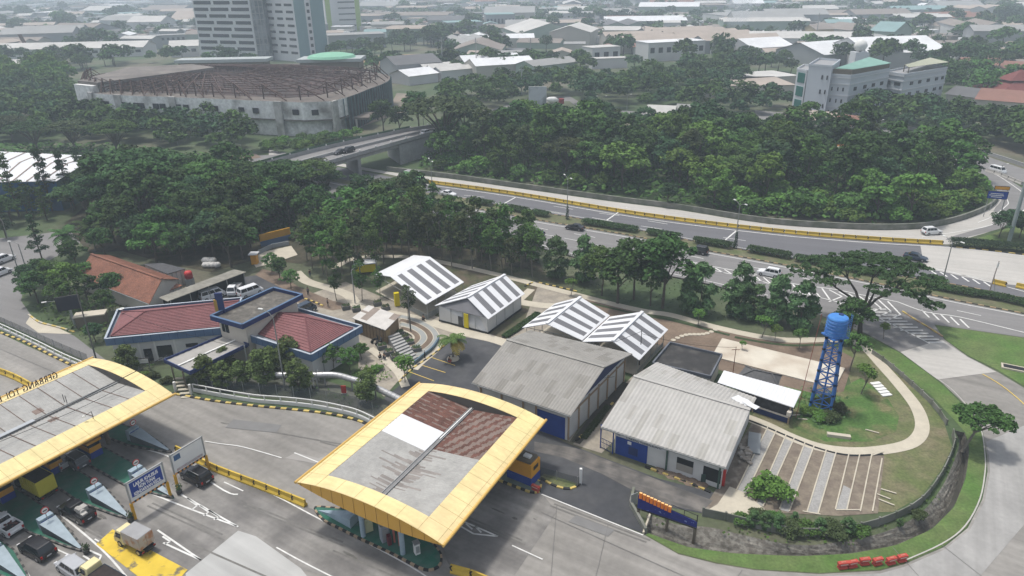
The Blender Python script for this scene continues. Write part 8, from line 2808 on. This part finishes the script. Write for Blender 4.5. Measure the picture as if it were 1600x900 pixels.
cnts['loop'] = wood(lp_in, 8.4, ['dark', 'blue', 'mid', 'lite', 'tallm', 'rain'], [5, 2.5, 3, 1.1, 2, .25], 1.12, 'the loop wood', 12)
cnts['edge'] = wood([(660, 262), (760, 276), (900, 296), (960, 305), (950, 298), (860, 284), (760, 268), (690, 256)], 5.0, ['shrub', 'shrubmid', 'mid'], [2, 2, 1], .9, 'the bushy wood edge', 2)
cnts['edge2'] = wood([(1075, 322), (1200, 341), (1340, 350), (1440, 349), (1500, 335), (1545, 316), (1525, 300), (1490, 308), (1430, 319), (1340, 322), (1200, 317), (1090, 308)], 5.0, ['shrub', 'lite', 'shrubmid'], [3, 1, 1.2], .95, 'the parapet bushes', 3)
tree('blue', (1043, 322), 'small round tree standing alone at the front of the loop wood', .62, i=0)
mass([(690, 196), (700, 150), (830, 138), (900, 135), (1000, 128), (1110, 112), (1160, 112), (1170, 135), (1090, 150), (1150, 160), (1235, 164), (1228, 180), (1150, 184), (1050, 176), (925, 172), (905, 160), (850, 152), (760, 178), (700, 200)], 11.5, 1.0, 'a')
mass([(930, 204), (1060, 207), (1180, 213), (1290, 222), (1290, 214), (1180, 203), (1060, 199), (950, 197)], 8, .5, 'b')
mass([(1320, 196), (1500, 222), (1610, 252), (1660, 240), (1600, 215), (1500, 196), (1400, 180), (1330, 182)], 7.5, .9, 'a')
mass([(1470, 118), (1540, 122), (1600, 150), (1530, 170), (1480, 150), (1440, 122)], 13, 1.2, 'b')
mass([(-60, 150), (100, 150), (130, 172), (240, 190), (330, 206), (375, 216), (400, 232), (395, 243), (330, 240), (200, 226), (60, 224), (-60, 226)], 8.8, .9, 'a')
cnts['l1b'] = wood([(400, 226), (520, 217), (565, 211), (545, 224), (470, 240), (400, 242)], 5, ['shrub', 'shrubmid'], [3, 1], .72, 'the ruin bushes', 2)
cnts['l1c'] = wood([(-40, 125), (60, 120), (120, 135), (100, 150), (-40, 150)], 9, ['shrub', 'lite', 'mid'], [2, 2, 1], 1.1, 'the pale thicket', 3)
mass([(40, 102), (130, 98), (300, 104), (420, 110), (400, 104), (240, 96), (60, 92)], 16, 1.0, 'b')
for k_, m_, lb_ in [(a_ + b_, m_, '%s crowns of the %s' % (c_, d_)) for a_, d_ in (('a', 'dense woodland round the ruin and the blue grey hotel'), ('b', 'looser belts behind the loop wood and the ruin')) for b_, m_, c_ in (('0', L_blue, 'darker blue green'), ('1', L_dark, 'dark green'), ('2', L_mid, 'brighter green'))]:
 o = bpy.data.objects.new('woodland', leaf_mesh('woodland', MASS[k_][0], MASS[k_][1], 26, 1.15, m_, .8, .55)); COL.objects.link(o)
 tag(o, lb_, 'woodland', kind='stuff')
for px, s, lb in (((600, 212), 1.3, 'big round tree left of the two at the far bridge end'), ((622, 318), .72, 'dark tree before the green truck, left one'), ((648, 324), .78, 'dark tree before the green truck, right one'), ((655, 210), 1.2, 'big dark tree at the far end of the bridge'), ((625, 214), 1.0, 'dark tree between the two big ones at the bridge end'), ((40, 150), 1.1, 'round dark tree standing in the pale thicket')):
 tree('dark', px, lb, s)
cnts['l3'] = wood([(150, 352), (130, 330), (165, 300), (250, 292), (350, 298), (430, 328), (520, 342), (640, 352), (670, 358), (672, 386), (640, 380), (560, 376), (500, 372), (440, 366), (400, 384), (330, 392), (260, 392), (200, 378)], 7.4, ['dark', 'blue', 'mid', 'olive' if False else 'dark'], [6, 2.5, 1.2, 2], 1.02, 'the grove mass', 9, jit=.4)
cnts['l3b'] = wood([(672, 362), (740, 376), (800, 384), (835, 394), (845, 410), (760, 400), (700, 392), (674, 388)], 6.0, ['dark', 'blue', 'tallm'], [3, 1, 1.5], .72, 'the right grove end', 2, jit=.4)
cnts['l4'] = wood([(430, 312), (520, 310), (600, 314), (660, 324), (740, 350), (640, 342), (520, 330)], 6.5, ['dark', 'blue', 'tallm'], [2, 1, 1], .62, 'the carriageway row', 2)
cnts['l5'] = wood([(-60, 352), (-60, 322), (40, 325), (150, 318), (128, 340), (90, 354), (30, 354)], 6.0, ['cas', 'dark', 'mid'], [1, 3, 1], .62, 'the side street trees', 4)
for px, i, s, lb in (((222, 335), 0, 1.15, 'great flat topped dark tree at the left, the tallest of its mass'), ((330, 330), 1, .85, 'bright flat topped tree right of the great dark one'), ((175, 322), 0, .8, 'flat topped dark tree left of the great dark one'), ((495, 290), 2, .62, 'spreading flat tree in front of the bridge wall'), ((280, 310), 1, .75, 'flat topped tree behind the bright one'),
     ((185, 246), 1, .8, 'yellow green flat tree left of the curved lamp lane'), ((60, 240), 0, .9, 'dark flat tree behind the white warehouse, left one'), ((120, 238), 2, .85, 'dark flat tree behind the white warehouse, right one'), ((20, 222), 2, .8, 'olive flat tree at the left edge behind the warehouse'), ((420, 300), 0, .55, 'dark flat tree at the left end of the bridge'),
     ((442, 322), 0, .85, 'dark flat tree before the bridge approach wall, left one'), ((485, 316), 1, .8, 'green flat tree before the bridge approach wall, middle one'), ((402, 318), 0, .85, 'dark flat tree before the bridge approach wall, far left one'), ((255, 350), 0, 1.0, 'second great flat topped tree in front of the tallest one'), ((388, 350), 1, .8, 'flat topped green tree above the long garage'), ((140, 345), 0, .75, 'dark flat tree above the terracotta ridge end'),
     ((452, 302), 1, .62, 'flat tree hiding the lower end of the bridge, left one'), ((512, 306), 0, .6, 'flat tree hiding the lower end of the bridge, right one'),
     ((600, 330), 2, .6, 'low flat tree over the tree row by the carriageway')):
 tree('rain', px, lb, s, i=i)
for px, s, lb in (((30, 338), 1.05, 'feathery tall tree at the left edge before the warehouse'), ((82, 330), 1.15, 'tall feathery tree in front of the white warehouse roof, left one'), ((112, 322), 1.1, 'tall feathery tree in front of the white warehouse roof, right one'), ((66, 405), .85, 'leaning feathery tree beside the side street'), ((135, 300), .9, 'feathery tree at the right corner of the white warehouse'), ((10, 372), .8, 'short feathery tree at the left edge by the street')):
 tree('cas', px, lb, s)
for px, k, s, lb in (((60, 474), 'dark', .62, 'dark tree at the left of the corner planting'), ((88, 462), 'mid', .66, 'green tree in the corner planting behind the billboard'), ((112, 470), 'lite', .55, 'bright tree above the dark billboard'), ((135, 452), 'mid', .55, 'green tree before the terracotta roof, left one'), ((165, 492), 'dark', .5, 'dark tree before the terracotta roof, right one'),
      ((122, 425), 'dark', .55, 'dark tree behind the left end of the terracotta roof'), ((150, 535), 'blue', .38, 'dark bush at the foot of the leaning pole'), ((245, 412), 'mid', .85, 'olive green tree behind the terracotta ridge'), ((285, 408), 'dark', .7, 'dark tree left of the white sacks'), ((305, 398), 'mid', .7, 'mid green tree behind the white sacks'),
      ((362, 418), 'dark', .95, 'tall dark tree right of the white sacks'), ((350, 395), 'mid', .9, 'bright topped tree behind the long garage'), ((380, 405), 'dark', .8, 'dark tree left of the yellow hut')):
 tree(k, px, lb, s)
for i, (px, k, s_) in enumerate([((205, 388), 'dark', .9), ((225, 396), 'blue', .8), ((180, 380), 'dark', .85), ((262, 398), 'dark', .85), ((310, 385), 'dark', .95), ((335, 402), 'blue', .85), ((165, 402), 'dark', .7), ((392, 388), 'dark', .9), ((70, 446), 'dark', .55), ((48, 462), 'blue', .5), ((100, 484), 'mid', .5), ((140, 478), 'dark', .55), ((182, 470), 'dark', .5), ((125, 500), 'dark', .42)]):
 tree(k, px, '%s tree of the left planting, counted from the grove to the billboard' % nth(i + 1), s_, 'left planting trees')
def palm(px, h, s, m, label, yel=False, seed=1):
 p = P(*px)
 g = random.Random(seed)
 t = thing('palm_tree', label, 'palm', (p.x, p.y, 0))
 MB().tube([(0, 0, 0), (.1, .05, h * .5), (.05, .15, h)], [.2, .14, .12], 8).build('trunk', M_barkp, t)
 f = MB()
 for k in range(26):
  a = k * 2.4 + g.uniform(-.2, .2)
  el = g.uniform(-.15, 1.15)
  L_ = 2.6 * s * g.uniform(.85, 1.1)
  prev = Vector((0, 0, h)); d = Vector((math.cos(a) * math.cos(el), math.sin(a) * math.cos(el), math.sin(el)))
  side = Vector((-math.sin(a), math.cos(a), 0))
  mi = 1 if (yel and el < .25) else 0
  for j in range(9):
   nx = prev + d * L_ / 9
   d = (d + Vector((0, 0, -.17))).normalized()
   wl = .55 * s * math.sin((j + 1) / 10 * math.pi) ** .6 + .05
   for sg in (-1, 1):
    tip = nx + side * sg * wl + Vector((0, 0, -.35 * wl)) + d * .12
    f.quad(prev, nx, tip, tip - (nx - prev) * .55, mi)
   prev = nx
 f.build('fronds', [m, leafmat('frond_yellow', (.30, .24, .05), .3, 0, 0)], t)
palm((708, 560), 3.3, 1.0, leafmat('frond_green', (.07, .12, .03), .3, 0, 0), 'coconut palm with yellowing lower fronds in the car park', True, 4)
palm((112, 405), 5.5, 1.3, L_dark, 'dark palm left of the pair behind the terracotta house', False, 5)
palm((150, 392), 5.5, 1.4, L_dark, 'dark palm right of the pair behind the terracotta house', False, 6)
p = P(708, 561)
tag(MB().lathe((0, 0, 0), [(.001, .25), (.9, .2), (1.0, 0)], 12).build('palm_bed', M_path, loc=(p.x, p.y, .05)), 'small round pale bed at the foot of the coconut palm', 'tree bed')
gp = [(488, 420), (505, 428), (522, 420), (512, 440), (535, 436), (548, 428), (565, 440), (540, 410), (560, 412), (582, 418), (600, 412), (590, 430), (575, 400), (615, 404), (628, 396), (640, 410), (655, 402), (672, 410), (690, 404), (706, 416), (722, 410), (738, 420), (752, 414), (768, 424), (785, 420), (800, 430), (815, 424), (832, 432), (520, 400), (500, 405), (480, 408), (604, 390), (660, 392), (700, 396), (745, 402), (790, 412)]
gp.sort()
for i, q in enumerate(gp):
 tree('young', q, '%s slender young tree from the left in the open grove' % nth(i + 1), rt.uniform(.95, 1.4), 'slender young trees in the grove')
for px, s, lb in (((566, 470), .85, 'slender tree beside the curved yard walk, left one'), ((638, 500), .72, 'small slender tree by the yellow box sign'), ((594, 465), .6, 'slender tree beside the curved yard walk, right one'), ((526, 470), .8, 'bare slender tree by the brown trench')):
 tree('young', px, lb, s)
for px, k, s, lb in (((965, 474), 'dark', 1.05, 'large dark tree left of the pair behind the joined halls'), ((990, 468), 'dark', .92, 'large dark tree in the middle behind the joined halls'), ((1035, 482), 'dark', 1.08, 'large dark tree right of the pair above the dark flat roof'), ((940, 462), 'mid', .7, 'smaller tree at the left foot of the large dark pair'),
      ((822, 410), 'mid', .75, 'tree hiding the dark sedan on the near carriageway'), ((1016, 478), 'dark', .75, 'lower dark tree between the large ones')):
 tree(k, px, lb, s)
for i, (px, s) in enumerate([((868, 434), 1.0), ((912, 440), 1.05), ((1092, 490), 1.15), ((1152, 494), 1.05), ((1178, 500), .8), ((1212, 506), 1.0), ((1247, 514), 1.0), ((1075, 486), .8)]):
 tree('bamboo', px, '%s bamboo clump from the left along the near carriageway' % nth([0, 1, 3, 4, 5, 6, 7, 2][i] + 1), s * 1.12, 'bamboo clumps along the road', cat='bamboo')
for px, s, lb in (((1091, 508), .75, 'small tree on the path edge before the first tall bamboo'), ((1190, 528), .95, 'bright small tree with forked trunk by the path'), ((1211, 532), .7, 'thin small tree between the bright one and the tower'), ((1249, 545), .8, 'small bright tree left of the water tank'), ((1160, 548), .35, 'stump like shrub behind the concrete pad'), ((1327, 580), 1.2, 'tree right of the tower with dark trunk, upper one'), ((1345, 616), 1.0, 'small tree with forked trunk on the lawn, lower one'),
     ((892, 462), .75, 'small bright tree behind the joined halls'), ((633, 598), .9, 'small tree at the top corner of the rusty canopy'), ((1052, 545), .25, 'tiny shrub beside the stepping stones'), ((1380, 530), .6, 'thin sapling beside the road right of the tower')):
 tree('small', px, lb, s * 1.12)
tree('dark', (1327, 532), 'dense dark tree directly behind the blue tank', .78, i=1)
for i, (px, s) in enumerate([((205, 582), 1.05), ((324, 602), 1.15), ((352, 606), 1.2), ((355, 578), 1.1), ((378, 602), .95), ((411, 606), 1.3), ((426, 584), 1.1), ((455, 584), 1.25), ((468, 612), 1.3), ((573, 628), 1.0)]):
 tree('ball', px, ['clipped round tree at the left below the maroon wing', 'clipped tree at the left of the row before the entrance roof', 'clipped tree second from left in the front row', 'clipped tree behind the front row by the entrance roof', 'smallest clipped tree in the front row', 'tall clipped tree in the middle of the front row', 'dark clipped tree behind the tall middle one', 'dark clipped tree left of the right maroon wing corner', 'clipped tree at the right end of the front row', 'round clipped tree by itself in front of the silver pipe'][i], s)
for px, s, k, lb in (((522, 580), .34, 'mid', 'loose green tree beside the right wing wall'), ((565, 562), .26, 'mid', 'bushy tree left of the plywood shack'), ((547, 582), .28, 'mid', 'leafy bush between the right wing and the ramp'), ((438, 438), .38, 'dark', 'dark bush by the trench behind the office'), ((455, 452), .35, 'mid', 'spreading green bush right of the dark one'), ((425, 425), .3, 'mid', 'small tree left of the grove walk')):
 tree(k, px, lb, s)
for i, px in enumerate([(240, 590), (222, 592), (262, 598), (575, 585), (560, 592), (590, 580)]):
 tree('lowbush', px, '%s low shrub in the office planting' % ['first', 'second', 'third', 'fourth', 'fifth', 'sixth'][i] + (' left of the entrance roof' if i < 3 else ' right of the maroon wing'), .42, cat='shrub')
def umbrella(px, label):
 p = P(*px)
 t = thing('rain_tree', label, 'tree', (p.x, p.y, 0))
 tr_ = MB(); g = random.Random(5)
 tr_.tube([(0, 0, -.1), (-.2, .1, 2.0), (-.1, .3, 4.2)], [.42, .36, .3], 10)
 pads = []
 def at(x, y, yb):
  """world point on the vertical through the crown, from the crown's own spread"""
  return x, y, yb
 heads = [(-8.6, 4.2, 9.6, 2.6), (-6.0, 6.0, 10.3, 2.4), (-5.5, 1.0, 9.4, 1.6), (-2.8, 3.4, 10.8, 2.6), (0.5, 5.5, 11.4, 3.0), (2.4, 1.6, 10.8, 2.6), (5.0, 4.6, 11.0, 2.9), (7.6, 1.6, 9.6, 2.6), (4.2, -1.6, 9.2, 1.8), (9.6, 4.4, 9.9, 2.3), (10.6, .6, 8.4, 1.9), (6.6, -2.0, 7.9, 1.7), (.6, -1.2, 8.8, 1.5), (-1.2, 7.8, 10.6, 2.4), (3.6, 8.0, 11.0, 2.6), (8.0, 7.4, 10.2, 2.4), (-4.4, 8.0, 10.2, 2.0), (11.8, 3.6, 8.4, 1.7), (8.8, -2.4, 6.8, 1.4)]
 cs, rs = [], []
 forks = [Vector(v) for v in ((-4.2, 2.6, 7.6), (-1.5, 4.6, 8.4), (2.6, 4.4, 8.3), (4.6, 1.2, 7.4), (1.2, .6, 7.2))]
 for v in forks:
  s0 = Vector((-.1, .3, 4.0)); m1 = s0.lerp(v, .5) + Vector((g.uniform(-.4, .4), g.uniform(-.4, .4), .5))
  tr_.tube([s0, m1, v], [.26, .2, .13], 7)
 for x, y, z, r_ in heads:
  e = Vector((x, y, z - .3)); s0 = min(forks, key=lambda v: (v - e).length)
  m1 = s0.lerp(e, .4) + Vector((g.uniform(-.5, .5), g.uniform(-.5, .5), -.2 + .5)); m2 = s0.lerp(e, .75) + Vector((0, 0, .3))
  tr_.tube([s0, m1, m2, e], [.12, .09, .06, .03], 6)
  for k in range(int(9 * r_)):
   a, f = g.uniform(0, 6.28), math.sqrt(g.random())
   cs.append((x + 1.25 * r_ * f * math.cos(a), y + 1.25 * r_ * f * math.sin(a), z + g.uniform(-.15, .35) - .25 * f)); rs.append(g.uniform(.45, .75))
 tr_.build('trunk', mat('dark_bark', (.05, .042, .035), var=.25, scale=2), t)
 me = leaf_mesh('crown', cs, rs, 60, .32, L_umb, .45, .7)
 o = bpy.data.objects.new('crown', me); COL.objects.link(o); o.parent = t
umbrella((1343, 524), 'wide umbrella shaped tree with bare branches reaching over the road')
p = P(1503, 705)
t = thing('leaning_tree', 'round headed tree leaning over the ramp from the ditch fence', 'tree', (p.x, p.y, 0))
e = P(1537, 652, 4.6) - p
tr_ = MB(); g = random.Random(8)
tr_.tube([(0, 0, -.1), (e.x * .3, e.y * .3, 1.2), (e.x * .7, e.y * .7, 2.9)], [.2, .16, .12], 8)
cs, rs = [], []
for k in range(75):
 a, f = g.uniform(0, 6.28), math.sqrt(g.random())
 c_ = (e.x + 3.0 * f * math.cos(a), e.y + 2.9 * f * math.sin(a), 4.3 + 1.3 * (1 - f * f) + g.uniform(-.5, .3)); cs.append(c_); rs.append(g.uniform(.45, .75))
 if k < 12: tr_.tube([(e.x * .6, e.y * .6, 2.5), ((e.x * .7 + c_[0]) / 2, (e.y * .7 + c_[1]) / 2, 3.6), c_], [.09, .06, .02], 5)
tr_.build('trunk', M_barkp, t)
o = bpy.data.objects.new('crown', leaf_mesh('crown', cs, rs, 60, .32, leafmat('leaf_ramp_tree', (.048, .105, .026), .4, 0, 0), .6, .6)); COL.objects.link(o); o.parent = t
def hedge(px, w, h, label, m=L_mid, size=.26, dens=60, name='hedge'):
 pts = sm(PL(px), 4)
 o0 = pts[0].copy(); o0.z = 0
 cs = []
 for p, d in walk(pts, .5):
  n = Vector((-d.y, d.x, 0))
  for s in (-.32, 0, .32):
   cs.append(tuple(p - o0 + n * w * s + Vector((0, 0, h * (.55 if s else .68)))))
 me = leaf_mesh('hedge', cs, [min(w, h) * .5] * len(cs), dens, size, m, .9, .5)
 o = bpy.data.objects.new(name, me); COL.objects.link(o); o.location = o0
 return tag(o, label, 'hedge')
H_dark = leafmat('leaf_hedge', (.035, .065, .022), .4, .1, .01)
for i, (a, b) in enumerate([((745, 318), (770, 322)), ((797, 328), (824, 333)), ((834, 335), (856, 339)), ((913, 350), (996, 363)), ((1014, 366), (1062, 374)), ((1087, 379), (1144, 388)), ((1172, 393), (1235, 404)), ((1245, 407), (1318, 421)), ((1330, 424), (1400, 436))]):
 m_ = ((a[0] + b[0]) / 2, (a[1] + b[1]) / 2)
 hedge([a, m_, b], 2.2, 1.35, '%s clipped hedge from the left on the highway median' % nth(i + 1), H_dark)
hedge([(1455, 450), (1500, 459), (1560, 468), (1600, 477), (1680, 494)], 1.8, 1.2, 'long dark hedge on the median at the right edge', H_dark)
hedge([(1488, 384), (1540, 388), (1600, 394), (1680, 404)], 2.2, 1.8, 'dark upright planting beside the concrete carriageway at the right', leafmat('leaf_upright', (.03, .05, .025), .4, 0, .01))
hedge([(840, 492), (825, 503), (808, 515), (788, 528)], 1.3, .5, 'low planting strip behind the closed white hall', H_dark)
hedge([(912, 685), (932, 660), (950, 636)], .8, .35, 'weedy strip along the alley between the sheds', L_olive)
sheet('planting_ground', [(1490, 383), (1600, 393), (1700, 402), (1700, 350), (1640, 345), (1605, 345), (1560, 362), (1510, 378)], .1, M_grass)
for i, (px, s) in enumerate([((1560, 372), .55), ((1578, 368), .6), ((1592, 372), .55), ((1600, 378), .5), ((1612, 362), .6)]):
 tree('blue', px, '%s bushy tree from the left at the foot of the tall monopole' % nth(i + 1), s)
eb = [(1158, 818, .5), (1175, 822, .62), (1195, 826, .66), (1215, 828, .66), (1236, 832, .66), (1258, 832, .6), (1280, 834, .62), (1300, 834, .6), (1322, 834, .62), (1342, 836, .5), (1405, 822, .34), (1436, 808, .34), (1185, 812, .5), (1210, 814, .5), (1240, 816, .45)]
eb.sort()
for i, (x, y, s) in enumerate(eb):
 tree(('lowbush', 'bamboo')[i % 2], (x, y), '%s bush from the left on the ditch embankment wall' % nth(i + 1), s * (1.0 if i % 2 == 0 else .5), 'bushes on the ditch embankment', cat='bush', sz=.9, i=1 + i % 4 // 2 if i % 2 == 0 else None)
tree('lowbush', (1203, 776), 'bright green bush growing over the parking bay kerbs', .95, cat='bush', i=0)
for i, (x, y, s) in enumerate([(1262, 645, .5), (1280, 655, .55), (1298, 657, .5), (1310, 642, .5), (1288, 632, .5)]):
 tree('lowbush', (x, y), '%s weedy bush from the left round the feet of the water tower' % nth([0, 1, 3, 4, 2][i] + 1), s, cat='bush')
sheet('pad_edge_grass', [(1225, 603), (1262, 612), (1300, 620), (1290, 628), (1225, 615)], .05, M_grass_g)
def undergrowth(px, dens, label, m, size=.7, h=1.3):
 pts = scatter(px, 1 / math.sqrt(dens), .5)
 o = bpy.data.objects.new('undergrowth', leaf_mesh('undergrowth', [(p.x, p.y, rt.uniform(0, h)) for p in pts], [.9] * len(pts), 3, size, m, .5, .7))
 COL.objects.link(o)
 return tag(o, label, 'undergrowth', kind='stuff')
undergrowth(loop_, .55, 'low growth filling the ground under the loop wood', L_mid, 1.0, 2.0)
undergrowth([(-60, 230), (100, 226), (330, 244), (400, 262), (340, 292), (130, 290), (-60, 292)], .35, 'low growth on the ground behind the warehouse', L_mid, 1.1, 1.6)
undergrowth([(130, 350), (250, 300), (430, 312), (640, 335), (840, 396), (840, 412), (640, 385), (430, 376), (250, 400)], .8, 'low growth under the dark grove mass', L_dark, .7, 1.0)
undergrowth([(700, 352), (820, 382), (900, 404), (1075, 440), (1240, 482), (1290, 498), (1290, 520), (1116, 503), (960, 470), (840, 440), (700, 405)], .35, 'weeds on the strip between the path and the near carriageway', L_olive, .3, .3)
undergrowth([(60, 480), (100, 450), (200, 480), (165, 540), (110, 515), (70, 500)], .8, 'low plants in the corner planting round the billboard', L_mid, .5, .6)
undergrowth([(200, 560), (300, 595), (300, 600), (420, 608), (560, 632), (600, 650), (590, 640), (480, 600), (420, 590), (330, 590), (240, 580)], .5, 'low plants along the mesh fence before the office', L_mid, .3, .3)
undergrowth([(1010, 815), (1110, 828), (1250, 854), (1340, 843), (1445, 798), (1476, 757), (1492, 718), (1488, 716), (1470, 752), (1436, 792), (1335, 834), (1250, 842), (1110, 818)], 1.0, 'weeds along the top of the stone ditch', L_mid, .3, .1)
undergrowth([(555, 575), (600, 570), (620, 590), (590, 600), (560, 592)], 1.5, 'green weeds beside the pale ramp', L_lite, .3, .4)
undergrowth([(1236, 628), (1262, 606), (1310, 612), (1330, 650), (1290, 668), (1250, 660)], 1.2, 'tall weeds round the water tower legs', L_bamb, .35, .5)
ct = []
tries = 0
def clear_city(x, y, r):
 for cx, cy, cr, _ in CITY:
  if abs(cx - x) < cr and abs(cy - y) < cr * .7: return False
 return True
while len(ct) < 285 and tries < 9000:
 tries += 1
 px, py = rt.uniform(-40, 1640), rt.uniform(14, 112)
 if rt.random() < .45 and ct:
  q0 = ct[-1][2].location; q = Vector((q0.x + rt.uniform(-14, 14), q0.y + rt.uniform(-10, 10), 0)); px, py = W(q)
  if py < 12: continue
 else:
  q = P(px, py)
 if not (-40 < px < 1640): continue
 if 290 < px < 560 and py > 62: continue
 if 560 < px < 690 and 82 < py < 104: continue
 if q.y > 1500: continue
 if not clear_city(q.x, q.y, 4): continue
 ct.append((py, px, tree('far', None, None, rt.uniform(.7, 1.25) * (1 + q.y / 2600), 'hazy trees in the town', world=q)))
ct.sort(key=lambda i: i[0])
for r in range(0, len(ct), 19):
 rw = sorted(ct[r:r + 19], key=lambda i: i[1])
 for j, (a, b, t) in enumerate(rw):
  t['label'] = 'hazy town tree, %s from left in %s row from the top' % (nth(j + 1), nth(r // 19 + 1))
for px0, px1, py, n, lb in ((520, 600, 88, 9, 'below the lime banded slab'), (690, 920, 112, 26, 'behind the long white works'), (1120, 1240, 108, 12, 'left of the hotel roofs'), (1480, 1560, 96, 7, 'above the red roofs')):
 for k in range(n):
  x = px0 + (px1 - px0) * (k + .5) / n
  tree('far', (x, py + rt.uniform(-8, 8)), 'dark tree, %s from left of the belt %s' % (nth(k + 1), lb), rt.uniform(.8, 1.2), 'belt trees ' + lb)
cs = []
for k in range(4600):
 y = rt.uniform(560, 3600); x = rt.uniform(-.95, .95) * y
 wx, wy = W((x, y, 0))
 if wy > 66 or 230 < wx < 640 and wy > 50 or not clear_city(x, y, 5): continue
 for j in range(rt.randrange(1, 5)):
  cs.append((x + rt.uniform(-16, 16), y + rt.uniform(-16, 16), 4.5))
o = bpy.data.objects.new('distant_trees', leaf_mesh('distant_trees', cs, [6.0] * len(cs), 9, 5.0, L_dark, .8, .6)); COL.objects.link(o)
tag(o, 'scattered far off tree masses between the hazy roofs', 'trees', kind='stuff')
for ps in PR.values():
 for s_ in ps:
  if s_.name not in used_proto:
   for ch in list(s_.children): bpy.data.objects.remove(ch)
   bpy.data.objects.remove(s_)
import os
if os.environ.get('SDBG'):
 import collections
 print('TREES', cnts, len(ALL_T), len(ct), 'city', len(CITY), collections.Counter(o.name.split('.')[0] for o in bpy.data.objects if o.parent is None).most_common(12))
# ================================================================ HAZE
hm = bpy.data.materials.new('haze_volume'); hm.use_nodes = True
hn, hl_ = hm.node_tree.nodes, hm.node_tree.links
hn.clear()
ho = hn.new('ShaderNodeOutputMaterial'); hv = hn.new('ShaderNodeVolumePrincipled')
hv.inputs['Color'].default_value = (.76, .88, 1.0, 1)
hv.inputs['Density'].default_value = 0.00045
hv.inputs['Anisotropy'].default_value = 0.0
hl_.new(hv.outputs[0], ho.inputs['Volume'])
hb = MB().box((0, 2400, 43.5), (11000, 6200, 93))
o = hb.build('haze', hm)
tag(o, 'even pale haze lying over the whole valley', 'haze', kind='stuff')
